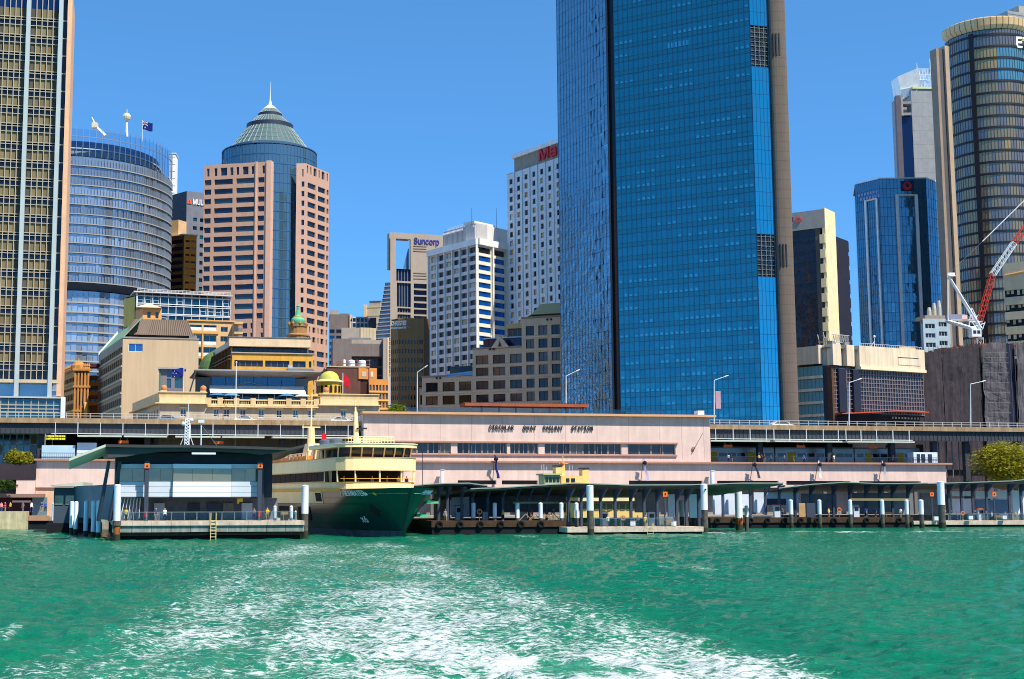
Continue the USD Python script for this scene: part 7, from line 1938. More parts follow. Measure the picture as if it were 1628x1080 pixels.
# cars on the roadway
def car(label, px, paint, L=4.4):
 u = sU(px, 660, -7.0); z = zDECK + .5
 t = thing('car', label, 'car', S.pt(u, z, -7))
 prof = [(-L / 2, .35), (L / 2, .35), (L / 2, .75), (L / 2 - .9, .92), (L / 2 - 1.5, 1.42), (-L / 2 + 1.1, 1.48), (-L / 2 + .25, .98), (-L / 2, .9)]
 part(t, 'body', MB().ext(S, [(u + a, z + b) for a, b in prof], -7.9, -6.1), paint)
 win = [(L / 2 - 1.15, .95), (L / 2 - 1.62, 1.36), (-L / 2 + 1.15, 1.41), (-L / 2 + .5, 1.0)]
 part(t, 'window', MB().ext(S, [(u + a, z + b) for a, b in win], -6.1, -6.06), G_DARKER)
 for q in (-L / 2 + .85, L / 2 - .85):
  w = part(t, 'wheel', MB().cyl(S.pt(u + q, z + .33, -6.0), S.pt(u + q, z + .33, -6.3), .33, n=14), mat('rubber', lin(30, 30, 30), .9, .1))
  part(w, 'rim', MB().cyl(S.pt(u + q, z + .33, -5.97), S.pt(u + q, z + .33, -6.05), .19, n=10), GREY_METAL)
CARW = mat('car_white', lin(232, 232, 230), .3, .5, coat=.5); CARS = mat('car_silver', lin(160, 164, 168), .3, .5, .5, coat=.5); CARD = mat('car_dark', lin(40, 44, 52), .3, .5, coat=.5)
car('white car on the elevated road right of the cream building', 543, CARW)
car('white car on the elevated road in front of the cream building balustrade', 390, CARW)
car('silver car on the elevated road below the left parapet of the cream building', 268, CARS)
car('white car on the elevated road before the concrete column', 1242, CARW, 5.0)
car('dark car on the elevated road before the low gridded building', 1405, CARD)
# planting along the roadway
def roadside_plants():
 for i, (px, y, r, lab) in enumerate(((334, 652, 1.7, 'small green tree behind the roadway rail, left of the tall flagpole'), (440, 654, 1.6, 'small green tree behind the roadway rail, just left of the aft mast'), (471, 655, 1.9, 'wider green shrub behind the roadway rail, right of the aft mast'))):
  d = -30.0; u = S.U(px, y, d); z = S.Z(px, y, d); b = S.pt(u, zDECK - 2, d)
  tree('roadside_tree', lab, b, 6, S.pt(u, z + .2, d), r, 1500, .28, LEAF_G, 30 + i, (1.05, 1.05, 1.0 if i != 0 else 1.25), lumps=9)
 u = sU(628, 650, -.8)
 b = S.pt(u, S.Z(628, 656, -.8), -.8)
 t = thing('roof_vine', 'bright green vine on the left end of the station roof', 'plant', b)
 part(t, 'stem', MB().cyl(b, b + [.2, 0, 1.3], .08, .03, 6).cyl(b + [1.5, 0, 0], b + [2.2, 0, 1.6], .07, .03, 6), BARK)
 part(t, 'foliage', leaves(b + np.array([.6, 0, .8]), 2.2, 900, .22, 41, (1.3, .5, .5), lumps=8), leaf('leaf_lime', lin(150, 176, 40)), kind='stuff')
 # big yellow-green fig at the right edge
 b = at_height(1600, 812, GZ)
 b = S.pt(sU(1603), GZ, 4)
 tree('fig_tree', 'broad yellow-green tree at the right edge under the viaduct', b, 11, S.pt(S.U(1606, 737, 4), S.Z(1606, 737, 4), 4), 6.4, 14000, .30, LEAF_Y, 51, (1.2, .9, .74), lumps=60)
 b = S.pt(sU(30), S.Z(30, 742, -.5), -.5)
 tree('terrace_tree', 'round yellow-green tree on the terrace at the left edge', b, 4, S.pt(S.U(31, 727, -.5), S.Z(31, 727, -.5), -.5), 2.5, 2600, .26, LEAF_Y, 61, (1.1, .8, .75), lumps=16)
 b = S.pt(sU(9), GZ, 4)
 t = thing('shrub', 'low green shrubs under the terrace at the left edge', 'shrub', b)
 part(t, 'stems', MB().cyl(b, b + [0, 0, 2], .1, .05, 6), BARK)
 part(t, 'foliage', leaves(S.pt(S.U(8, 772, 4), S.Z(8, 772, 4), 4), 1.9, 1500, .22, 71, (1.2, .6, .55), lumps=9), LEAF_G, kind='stuff')
roadside_plants()
# the terrace and shops at the left edge
def left_shops():
 f = Frame(S.pt(0, 0, 1.0), 10)
 U = lambda px, y=760: f.U(px, y); z = lambda y: f.Z(28, y)
 t = thing('quay_shops', 'dark terrace with shops and a brown awning at the left edge', 'shop', f.pt(U(20), GZ))
 part(t, 'terrace_wall', MB().fbox(f, U(-60), U(56), z(763), z(738), -3, 0), mat('terrace_plum', lin(58, 50, 56), .85, .1, var=.15))
 part(t, 'pink_wall', MB().fbox(f, U(26), U(56), z(790), z(763) - .02, -3, -.1), PINK)
 part(t, 'shadow_wall', MB().fbox(f, U(-60), U(26) - .02, z(790), z(763) - .02, -3, -1.5), DARK_METAL)
 part(t, 'awning', MB().fbox(f, U(-60), U(72), z(791), z(785.5), -2, 1.6), mat('awning_brown', lin(132, 108, 96), .8, .2))
 part(t, 'shop_front', MB().fbox(f, U(-60), U(50), GZ, z(791) - .02, -3, -1.2), mat('shop_maroon', lin(64, 36, 40), .8, .2, var=.3, scale=1.0))
 part(t, 'fascia_board', MB().fbox(f, U(20), U(50), z(799), z(796), -1.1, -.4), mat('board_pink', lin(226, 190, 180), .7, .2))
 part(t, 'glass_screen', MB().fbox(f, U(52), U(76), GZ, z(791), -.5, -.4), mat('screen_slate', lin(96, 118, 126), .4, .4))
 g = Frame(S.pt(0, 0, -20), 10)
 t2 = thing('glazed_building', 'white framed window wall behind the terrace at the left edge', 'building', g.pt(g.U(25, 715), GZ))
 H = []
 a, b = g.U(-60, 715), g.U(58, 715)
 for k in range(11):
  for (y0, y1) in ((691, 706), (708, 721), (723, 737)):
   H.append((a + (b - a) * (k + .08) / 11, a + (b - a) * (k + .92) / 11, g.Z(25, y1), g.Z(25, y0)))
 part(t2, 'frame_wall', MB().wall(g, a, b, GZ, g.Z(25, 688), H, .3), WHITE_METAL); panes(t2, g, H, .2, [G_TEAL, G_DARK, BLIND])
 part(t2, 'core', MB().fbox(g, a, b, GZ, g.Z(25, 688), -8, -.5), DARK_METAL)
 # bright signs in the dark under the deck
 t3 = thing('lit_sign', 'yellow lettered sign board in the shade below the viaduct at left', 'sign', S.pt(sU(88), S.Z(88, 700, -3), -3))
 part(t3, 'board', MB().fbox(S, S.U(73, 695, -3), S.U(105, 695, -3), S.Z(88, 700, -3), S.Z(88, 691.5, -3), -3.1, -3.0), DARK_METAL)
 m = MB(); r = random.Random(8)
 for k in range(16):
  u = S.U(74 + 1.9 * k, 695, -2.95)
  for y in (693, 697): m.fbox(S, u, u + .12 + .06 * (k % 3), S.Z(88, y + 1.6 + r.random(), -3), S.Z(88, y - .6, -3), -2.99, -2.95)
 part(t3, 'yellow_strokes', m, mat('sign_lit_yellow', lin(230, 220, 60), .5, .3))
left_shops()
# ---------------------------------------------------------------- ferry wharves
NAVY = mat('steel_navy', lin(58, 66, 80), .55, .35, var=.1)
ROOFD = mat('wharf_roof', lin(60, 60, 58), .5, .35, var=.1); SOFF = mat('wharf_soffit', lin(190, 190, 172), .6, .3, var=.08)
PANW = mat('panel_bluewhite', lin(232, 234, 240), .5, .35, var=.05); PANB = mat('panel_paleblue', lin(196, 204, 212), .5, .35, var=.06)
DECKC = mat('deck_concrete', lin(196, 178, 158), .85, .15, var=.2, scale=1.2, streak=.15); FACEC = mat('pontoon_face', lin(132, 140, 132), .85, .2, var=.25, scale=.9, streak=.35)
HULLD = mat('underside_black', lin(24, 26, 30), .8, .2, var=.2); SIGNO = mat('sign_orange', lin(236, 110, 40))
PILEW = mat('pile_white', lin(222, 226, 230), .6, .3, var=.08, streak=.15); PILED = mat('pile_weathered', lin(88, 84, 76), .9, .1, var=.4, scale=1.8); RUST = mat('pile_rust', lin(150, 84, 40), .9, .1, var=.4, scale=2.2)
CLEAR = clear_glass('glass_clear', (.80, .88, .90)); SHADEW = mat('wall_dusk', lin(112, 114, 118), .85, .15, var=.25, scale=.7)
WOOD = mat('timber_dark', lin(70, 54, 42), .9, .1, var=.3, scale=1.5); WOODL = mat('timber_warm', lin(176, 140, 96), .85, .1, var=.2)
def pile(px, yt, ym, yb, wpx, label, group=None, base=PILED, top=PILEW, z0=None):
 """A pile standing in the water: pale above ym, weathered below."""
 b = at_height(px, yb, -.1); D = b[1]
 r = wpx / 2 / FPX * D
 z = lambda y: at_depth(px, y, D)[2]
 t = thing('mooring_pile', label, 'pile', (b[0], b[1], -1.5), group=group)
 part(t, 'lower_shaft', MB().cyl((b[0], b[1], -3), (b[0], b[1], z(ym)), r * .96, n=14), base, smooth=40)
 part(t, 'white_sleeve', MB().cyl((b[0], b[1], z(ym) + .01), (b[0], b[1], z(yt)), r, n=14), top, smooth=40)
 part(t, 'tide_mark', MB().cyl((b[0], b[1], -.5), (b[0], b[1], .75 + .3 * ((px * 7) % 1)), r * 1.04, r * 1.01, 14), mat('weed_dark', lin(44, 50, 34), .8, .3, var=.4, scale=3.0), smooth=40)
 part(t, 'cap', MB().lathe((b[0], b[1], z(yt)), [(r * 1.03, -.06), (r * 1.03, .04), (r * .6, .14), (.02, .18)], 14), WHITE_METAL)
 return t, b, r, z
def piles():
 t, b, r, z = pile(185, 772, 829, 860, 11, 'tall white pile with rusty foot at the left front corner of the big wharf', base=RUST)
 part(t, 'collar', MB().lathe((b[0], b[1], z(832)), [(r * 1.25, -.3), (r * 1.25, .3)], 12), PILED)
 pile(484.5, 773, 817, 856, 11, 'tall pile, white over grey barnacles, between the big wharf and the ferry')
 pile(939, 773, 812, 850, 11, 'tall white-topped pile at the left corner of the middle pontoon')
 pile(1121, 771, 811, 848, 10.5, 'tall white-topped pile at the right corner of the middle pontoon')
 t, b, r, z = pile(1175.5, 773, 824, 843, 11.5, 'lone stout white pile with orange rust standing in open water', base=RUST)
 part(t, 'rust_collar', MB().lathe((b[0], b[1], z(776)), [(r * 1.02, -.25), (r * 1.02, .1)], 14), RUST)
 part(t, 'perched_bird', MB().lathe((b[0] + .2, b[1] - r - .2, z(828)), [(.02, -.1), (.14, .1), (.12, .4), (.05, .6), (.01, .62)], 8), DARK_METAL)
 pile(1498.5, 767, 803, 840, 11, 'tall white-topped pile at the left corner of the right pontoon')
 lab = ['first', 'second', 'third', 'fourth', 'fifth', 'sixth', 'seventh', 'eighth', 'ninth', 'tenth']
 for i, (px, yt, ym, yb, w) in enumerate(((84, 801, 828, 843, 5), (92, 800, 829, 845, 5.5), (101.5, 800, 829, 847, 6.5), (113.5, 799, 848, 850, 7), (120, 799, 848, 850.5, 6.5), (136, 798, 852, 853.5, 7), (148, 798, 854, 855.5, 7.5), (156, 797, 855, 856.5, 7.5))):
  pile(px, yt, ym, yb, w, '%s blue-white pile from the left along the side of the big wharf' % lab[i], 'piles along the side of the big wharf', top=mat('pile_bluewhite', lin(236, 240, 246), .6, .3, var=.08, streak=.12))
 for i, px in enumerate((753, 787, 823, 860, 893, 917)):
  pile(px, 801, 824, 849.2, 6.5, '%s short white-topped pile rightwards from the bow of the green ferry' % lab[i], 'short piles of the left berth')
 for i, (px, w) in enumerate(((1258.5, 6), (1304, 5.5), (1353, 5.5), (1404, 5.5), (1443, 5.5), (1466, 7))):
  pile(px, 796, 818, 840, w + .5, '%s short white-topped pile rightwards from the lone rusty pile' % lab[i], 'short piles of the right berth')
 for i, (px, yt, yb, w) in enumerate(((1084, 797, 822, 8), (1103, 797, 823, 6), (1040, 799, 822, 5), (1187, 805, 822, 6), (1536, 795, 818, 5), (1585, 791, 815, 4.5), (1605, 790, 815, 7), (1622, 790, 814, 5))):
  b = at_depth(px, yb, 226 if px < 1200 else 268)
  t = thing('white_bollard', ['white fender post, left of a pair at the right end of the middle pontoon', 'slimmer white fender post at the right end of the middle pontoon', 'white fender post behind the glass fence of the middle pontoon', 'pale blue fender post just right of the lone rusty pile', 'pale fender post behind the glass fence of the right pontoon', 'thin white fender post beside the orange sign of the right pontoon', 'thick white fender post right of the orange sign on the right pontoon', 'last white fender post at the right edge of the picture'][i], 'post', b)
  r = w / 2 / FPX * b[1]; h = at_depth(px, yt, b[1])[2] - b[2]
  part(t, 'post', MB().cyl(b, b + [0, 0, h], r, n=12), PILEW, smooth=40); part(t, 'foot', MB().cyl([b[0], b[1], -2], b, r, n=10), PILED)
  part(t, 'cap', MB().lathe(b + [0, 0, h], [(r * 1.03, -.05), (r * .6, .1), (.02, .13)], 12), WHITE_METAL)
piles()
def glass_fence(t, f, u0, u1, z0, h, d, n):
 e = np.linspace(u0, u1, n + 1)
 for a, b in zip(e[:-1], e[1:]): part(t, 'fence_glass', MB().fbox(f, a + .05, b - .05, z0 + .12, z0 + h, d - .02, d + .02), CLEAR)
 m = MB()
 for x in e: m.fbox(f, x - .04, x + .04, z0, z0 + h + .05, d - .05, d + .05)
 m.fbox(f, u0, u1, z0 + h, z0 + h + .06, d - .04, d + .04)
 part(t, 'fence_rail', m, GREY_METAL, kind='stuff')
def orange_sign(t, f, u, z, d, s, ch):
 part(t, 'orange_sign', MB().fbox(f, u - s / 2, u + s / 2, z - s / 2, z + s / 2, d, d + .12), SIGNO)
 pts = [(u - s * .24, z - s * .22), (u + s * .24, z - s * .22), (u, z + s * .26)] if ch == '3' else [(u + s * .17 * math.cos(a), z + s * .24 * math.sin(a)) for a in np.arange(12) * math.pi / 6]
 part(t, 'sign_figure', MB().ext(f, pts, d + .12, d + .15), mat('sign_ink', lin(60, 24, 16), .6, .2))
def ladder(t, f, u, z0, z1, d, m_=WHITE_METAL):
 m = MB()
 for s in (-.35, .35): m.cyl(f.pt(u + s, z0, d), f.pt(u + s, z1, d), .06, n=6)
 for z in np.arange(z0 + .15, z1 - .9, .42): m.cyl(f.pt(u - .35, z, d), f.pt(u + .35, z, d), .05, n=6)
 part(t, 'ladder', m, mat('ladder_yellow', lin(214, 190, 130), .6, .3))
def big_wharf():
 f = frame(178, 857, 178, 13, 484, 856)
 W = f.W; U = lambda px, y=800, d=0.0: f.U(px, y, d); Z = lambda y, px=330, d=0.0: f.Z(px, y, d)
 t = thing('ferry_wharf', 'big two storey ferry wharf with blue white panels and dark winged roof', 'wharf', f.pt(W / 2, 0, -20))
 zd = Z(828.5)
 for k in range(10):
  a, b = W * k / 10, W * (k + 1) / 10
  part(t, 'deck_slab', MB().fbox(f, a + .015, b - .015, Z(835.5), zd, -55, 0), DECKC)
  part(t, 'face_panel', MB().fbox(f, a + .03, b - .03, Z(846), Z(835.7), -1.2, -.25), FACEC)
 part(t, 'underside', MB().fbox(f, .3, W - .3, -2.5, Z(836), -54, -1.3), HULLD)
 part(t, 'fender_beam', MB().fbox(f, .2, W - .2, Z(851), Z(847), -1.2, -.5), WOOD)
 ladder(t, f, U(339, 835), -.3, zd + 1.1, .12)
 glass_fence(t, f, U(192, 820), U(472, 820), zd, 1.15, -1.0, 14)
 # storey posts and upper floor
 z1, z0, zt = Z(745), Z(790), Z(737)
 for px in (233, 413):
  u = U(px, 780, -2.4)
  part(t, 'column', MB().fbox(f, u - .28, u + .28, zd, Z(733), -2.9, -2.3), NAVY)
  orange_sign(t, f, u, Z(740.5, px, -2), -2.28, .68, '3')
  part(t, 'lifebuoy_box', MB().fbox(f, u - .2, u + .2, zd + .5, zd + 1.3, -2.28, -2.1), FLAG_RED)
 segs = ((190, 231, -4.0, PANB), (235.5, 275, -3.6, PANB), (275, 368, -2.9, PANW), (368, 411, -3.6, PANB))
 GW = glass('glass_wharf', lin(120, 118, 100), .4, .08, .4, .3)
 for a, b, d, m in segs:
  ua, ub = U(a, 770, d), U(b, 770, d)
  zz = lambda y: f.Z((a + b) / 2, y, d)
  part(t, 'upper_panel', MB().fbox(f, ua, ub - .02, zz(745), zz(738), d - .3, d), m)
  for y0, y1 in ((790, 784), (783.5, 774), (773.5, 766)): part(t, 'lower_panel', MB().fbox(f, ua, ub - .02, zz(y0), zz(y1), d - .3, d), m)
  n = max(2, int((ub - ua) / 2.2))
  e = np.linspace(ua, ub, n + 1)
  for p, q in zip(e[:-1], e[1:]): part(t, 'window', MB().fbox(f, p + .02, q - .02, zz(765.5), zz(745.3), d - .25, d - .15), GW)
  part(t, 'floor_edge', MB().fbox(f, ua, ub, zz(792), zz(790.2), d - 6, d - .05), NAVY)
 part(t, 'upper_interior', MB().fbox(f, U(184), U(440), Z(792), Z(719), -14, -5), mat('interior_dim', lin(58, 64, 70), .8, .2, var=.2))
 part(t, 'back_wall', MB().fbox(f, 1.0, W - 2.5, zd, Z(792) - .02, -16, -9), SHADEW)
 for a, b, m in ((245, 262, PANB), (300, 318, DARK_METAL), (330, 352, NAVY), (355, 372, mat('panel_greybeige', lin(126, 122, 112), .7, .2)), (385, 402, PANB)):
  part(t, 'ground_panel', MB().fbox(f, U(a, 815, -8), U(b, 815, -8), zd, Z(800, 330, -8), -8.98, -8.6), m)
 part(t, 'yellow_sign', MB().ext(f, [(U(377, 797, -5), Z(801, 377, -5)), (U(380, 797, -5), Z(801, 377, -5)), (U(380, 797, -5), Z(798, 377, -5)), (U(386, 797, -5), Z(798, 377, -5)), (U(386, 797, -5), Z(792.5, 377, -5)), (U(377, 797, -5), Z(792.5, 377, -5))], -5.1, -4.9), mat('sign_amber', lin(246, 196, 40), .5, .3))
 # winged roof
 top = [(110, 729), (168, 706.5), (230, 707.5), (300, 707.5), (400, 710), (462, 712), (484, 707)]
 bot = [(484, 708.5), (466, 715), (430, 721), (415, 723), (395, 720), (345, 718), (300, 717.5), (255, 718), (222, 722), (200, 726), (172, 728), (150, 730), (112, 731)]
 d = -.9
 P = [f.hit(px, y, d) for px, y in top]
 for i, (a, b, nm) in enumerate(((0, 1, 'left'), (1, 6, 'mid'))):
  pts = P[a:b + 1]; th = .35; bk = -24 if i else -6
  for (ua, za), (ub, zb) in zip(pts[:-1], pts[1:]):
   part(t, 'roof_plate', MB().hexa([f.pt(ua, za - th, d), f.pt(ub - .01, zb - th, d), f.pt(ub - .01, zb - th - 1.0, bk), f.pt(ua, za - th - 1.0, bk), f.pt(ua, za, d), f.pt(ub - .01, zb, d), f.pt(ub - .01, zb - 1.0, bk), f.pt(ua, za - 1.0, bk)]), ROOFD if i else SOFF)
 Q = [f.hit(px, y, d - .5) for px, y in top[1:-1]] + [f.hit(px, y, d - .5) for px, y in bot[1:-2]]
 part(t, 'roof_fascia', MB().ext(f, Q, d - .6, -6), mat('fascia_petrol', lin(66, 68, 68), .5, .35, var=.1))
 part(t, 'soffit_light', MB().fbox(f, U(305, 721, 2), U(343, 721, 2), Z(722.5, 320, 2), Z(719.8, 320, 2), 1.9, 2.05), PANW)
 for px in (158, 176, 420):
  u = U(px, 760, -5)
  part(t, 'raking_strut', MB().cyl(f.pt(u, zd, -6), f.pt(u + (1.2 if px < 200 else -.6), Z(733), -3.5), .3, .22, 8), NAVY)
 # dark side wing and sails along the left side
 g = Frame(f.pt(0, 0, -2), 90 + 22)
 a = at_height(158, 852, 0)
 part(t, 'side_screen', MB().hexa([f.pt(.4, zd, -5), f.pt(3.5, zd, -5), f.pt(-2, zd, -40), f.pt(-5, zd, -40), f.pt(.2, Z(770), -5), f.pt(3.5, Z(770), -5), f.pt(-2, Z(770), -40), f.pt(-5.5, Z(770), -40)]), mat('screen_petrol', lin(92, 100, 106), .6, .3, var=.15))
 m = MB()
 for k in range(7): m.cyl(f.pt(.6 + .5 * k, zd + .3, -4.6 - .1 * k), f.pt(2.4 + .25 * k, Z(737), -4.2), .05, n=4)
 part(t, 'stay_ropes', m, WHITE_METAL)
 # low dark annex with its own flared roof
 h = frame(84, 842, 214, 13, 152, 842); hz = lambda y: h.Z(110, y)
 t2 = thing('wharf_annex', 'low dark glazed annex with pale flared roof left of the big wharf', 'annex', h.pt(h.W / 2, 0, -6))
 part(t2, 'deck', MB().fbox(h, -1, h.W + 1, -.6, hz(832), -18, .4), HULLD)
 part(t2, 'wall', MB().fbox(h, 0, h.W, hz(832) + .01, hz(775), -14, -.3), mat('annex_navy', lin(62, 74, 86), .45, .4, var=.12))
 for k in range(4): part(t2, 'window', MB().fbox(h, h.W * (k + .1) / 4, h.W * (k + .9) / 4, hz(803), hz(788), -.29, -.2), glass('glass_wharf', lin(72, 84, 84)))
 part(t2, 'flared_roof', MB().hexa([h.pt(-.6, hz(772.5), 1.5), h.pt(4.4, hz(774), 1.5), h.pt(6, hz(774), -14), h.pt(-.6, hz(772.5), -14), h.pt(-.6, hz(771.5), 1.5), h.pt(4.4, hz(766.5), 1.5), h.pt(6, hz(766.5), -14), h.pt(-.6, hz(771.5), -14)]), SOFF)
 # masts on the roof
 zr = P[3][1]
 b = f.pt(U(299.5, 706), zr, -3)
 t3 = thing('lattice_mast', 'white lattice radio mast with small dishes on the big wharf roof', 'mast', b)
 top_ = f.pt(U(299.5, 650, -3), f.Z(299, 640, -3), -3)
 m = MB(); lattice(m, b, b + (top_ - b) * .62, .55, 9, .05, .035, (0, 1, 0)); m.cyl(b, top_, .05, n=5)
 for s in (-1, 1): m.cyl(b + [.9 * s, 0, 0], b + (top_ - b) * .4, .05, n=5)
 part(t3, 'mast', m, WHITE_METAL)
 for s, y in ((-.7, 674), (.35, 668)):
  c = f.pt(U(299.5, 700, -3) + s, f.Z(299, y, -3), -3)
  part(t3, 'dish', MB().mesh(trimesh.creation.icosphere(1, .3), trimesh.transformations.translation_matrix(c)), WHITE_METAL)
 b = f.pt(U(319.5, 706, -3), zr, -3); zc = f.Z(319, 672, -3)
 t4 = thing('camera_pole', 'white camera pole with a box head on the big wharf roof', 'camera pole', b)
 part(t4, 'pole', MB().cyl(b, [b[0], b[1], zc], .09, n=6), WHITE_METAL); part(t4, 'camera', MB().box((b[0], b[1], zc + .15), (.8, .5, .4)), WHITE_METAL)
 part(t4, 'stay', MB().cyl([b[0], b[1], zc - .3], f.pt(U(345, 706, -3), zr, -3), .03, n=4), GREY_METAL)
 # ramp, crates and bins at the right end
 for i, (px, w, h_, m, lab) in enumerate(((452, 1.0, 1.25, WOODL, 'wooden crate on the right end of the big wharf deck'), (463, .5, 1.9, PILEW, 'white bollard beside the crate on the big wharf'), (437, .45, 1.9, PILEW, 'white bollard behind the glass fence near the right column'), (470, .3, 1.2, FACEC, 'grey post near the corner pile of the big wharf'))):
  b = f.pt(U(px, 822, -1.8), zd, -1.8)
  k = thing('crate' if i == 0 else 'bollard', lab, 'crate' if i == 0 else 'bollard', b)
  if i == 0:
   part(k, 'box', MB().box(b + [0, 0, h_ / 2], (w, w, h_), .2), m)
   part(k, 'lid', MB().box(b + [0, 0, h_ + .04], (w + .08, w + .08, .07), .2), WOOD)
  else:
   part(k, 'shaft', MB().cyl(b, b + [0, 0, h_], w / 2, n=12), m); part(k, 'cap', MB().lathe(b + [0, 0, h_], [(w / 2 * 1.1, -.08), (w / 4, .1), (.02, .12)], 12), WHITE_METAL)
 return f, zd
WF, WZ = big_wharf()
def low_roof(t, f, pts, d0, d1, drop, th=.3):
 """A thin roof whose front edge follows pts (px, py) and which falls towards its back."""
 Q = [f.hit(px, y, d0) for px, y in pts]
 for (ua, za), (ub, zb) in zip(Q[:-1], Q[1:]):
  part(t, 'roof_plate', MB().hexa([f.pt(ua, za - th, d0), f.pt(ub - .01, zb - th, d0), f.pt(ub - .01, zb - th - drop, d1), f.pt(ua, za - th - drop, d1), f.pt(ua, za, d0), f.pt(ub - .01, zb, d0), f.pt(ub - .01, zb - drop, d1), f.pt(ua, za - drop, d1)]), mat('roof_olive', lin(84, 84, 76), .65, .2, var=.08))
 m = MB()
 for (ua, za), (ub, zb) in zip(Q[:-1], Q[1:]):
  m.hexa([f.pt(ua, za - .1, d0 + .12), f.pt(ub, zb - .1, d0 + .12), f.pt(ub, zb - .1, d0 + .01), f.pt(ua, za - .1, d0 + .01), f.pt(ua, za + .05, d0 + .12), f.pt(ub, zb + .05, d0 + .12), f.pt(ub, zb + .05, d0 + .01), f.pt(ua, za + .05, d0 + .01)])
 part(t, 'roof_gutter', m, mat('gutter_sage', lin(140, 152, 140), .5, .35))
def right_wharves():
 # each: front line of the deck, roof line, panels
 def wharf(name, label, px0, yb0, Y, ang, px1, ydeck, ybot, roof, d_roof, back, drop, cols, fence, sign, panels, pontoon=True, depth=26, zback=None):
  f = frame(px0, yb0, Y, ang, px1, yb0)
  W = f.W; mid = (px0 + px1) / 2
  t = thing(name, label, 'wharf', f.pt(W / 2, 0, -8))
  zd = f.Z(mid, ydeck); zb = f.Z(mid, ybot)
  n = max(3, int(W / 4))
  for k in range(n): part(t, 'deck_slab', MB().fbox(f, W * k / n + .01, W * (k + 1) / n - .01, zb, zd, -depth, 0), DECKC if pontoon else WOOD)
  part(t, 'underside', MB().fbox(f, .15, W - .15, -2.2, zb - .01, -depth, -.25), HULLD)
  low_roof(t, f, roof, d_roof, back, drop)
  zr = f.Z(mid, roof[len(roof) // 2][1], d_roof) - .5
  for px in cols:
   u = f.U(px, 800, -4)
   part(t, 'column', MB().fbox(f, u - .2, u + .2, zd, zr - .2, -4.5, -4.1), NAVY)
   part(t, 'bracket', MB().hexa([f.pt(u - .12, zr - 1.8, -4), f.pt(u + .12, zr - 1.8, -4), f.pt(u + .12, zr - 1.8, -4.2), f.pt(u - .12, zr - 1.8, -4.2), f.pt(u - .12, zr - .1, -1.5), f.pt(u + .12, zr - .1, -1.5), f.pt(u + .12, zr - .1, -4.2), f.pt(u - .12, zr - .1, -4.2)]), NAVY)
  m = MB()
  for k in range(int(W / 3.2)): m.mesh(trimesh.creation.torus(.42, .17, major_sections=12, minor_sections=6), trimesh.transformations.translation_matrix(f.pt(1.2 + 3.2 * k, (zb + zd) / 2 - .1, .12)) @ trimesh.transformations.rotation_matrix(math.radians(f.ang), [0, 0, 1]) @ trimesh.transformations.rotation_matrix(math.pi / 2, [1, 0, 0]))
  if not pontoon: part(t, 'tyre_fenders', m, mat('rubber', lin(30, 30, 30), .9, .1), kind='stuff')
  if fence: glass_fence(t, f, f.U(fence[0], 825, -.8), f.U(fence[1], 825, -.8), zd, 1.3, -.8, max(4, int((fence[1] - fence[0]) / 18)))
  for px in sign:
   u = f.U(px, 785, -3.5)
   part(t, 'sign_post', MB().fbox(f, u - .12, u + .12, zd, f.Z(px, 792, -3.5), -3.7, -3.5), NAVY)
   orange_sign(t, f, u, f.Z(px, 786, -3.5), -3.48, .78, '4' if px < 1200 else '5')
  for a, b, y0, y1, d, m in panels:
   part(t, 'wall_panel', MB().fbox(f, f.U(a, 800, d), f.U(b, 800, d), f.Z(mid, y1, d), f.Z(mid, y0, d), d - .3, d), m)
  return t, f, zd
 LB = mat('panel_dusk_blue', lin(206, 212, 222), .6, .3, var=.08)
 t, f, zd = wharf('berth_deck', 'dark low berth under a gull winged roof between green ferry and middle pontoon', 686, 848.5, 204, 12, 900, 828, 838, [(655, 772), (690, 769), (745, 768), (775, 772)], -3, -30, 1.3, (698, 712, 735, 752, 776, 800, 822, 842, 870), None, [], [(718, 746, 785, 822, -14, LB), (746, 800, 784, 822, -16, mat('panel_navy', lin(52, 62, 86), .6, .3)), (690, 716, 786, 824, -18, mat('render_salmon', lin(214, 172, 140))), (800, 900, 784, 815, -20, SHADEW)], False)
 part(t, 'gangway_beam', MB().fbox(f, f.U(816, 800, -2), f.U(900, 800, -2), f.Z(850, 801, -2), f.Z(850, 798, -2), -2.2, -2.0), mat('beam_olive', lin(130, 116, 84), .7, .2))
 for a, b in ((768, 776), (826, 838)): part(t, 'waste_bin', MB().fbox(f, f.U(a, 825, -3), f.U(b, 825, -3), zd, zd + 1.3, -3.6, -3), FACEC)
 m = MB()
 for k in range(5):
  u = f.U(826 + 15 * k, 830, -1.5)
  m.cyl(f.pt(u, zd, -1.5), f.pt(u + 1.0, zd + 1.0, -1.5), .06, n=5).cyl(f.pt(u + 2.0, zd, -1.5), f.pt(u + 1.0, zd + 1.0, -1.5), .06, n=5)
 part(t, 'trestle', m, WOODL)
 wharf('ferry_wharf', 'middle ferry wharf with glass fence and a pale pontoon edge', 902, 848, 205, 14, 1119, 838, 846, [(748, 777), (800, 775), (860, 771), (915, 768), (1000, 771), (1100, 770.5), (1180, 768), (1245, 768)], -3, -26, 1.7, (905, 925, 956, 979, 1004, 1025, 1046, 1077, 1092, 1112), (945, 1070), (1057,),
          [(1010, 1046, 783, 815, -9, SHADEW), (1062, 1078, 786, 822, -9, LB), (1096, 1120, 786, 824, -9, LB)])
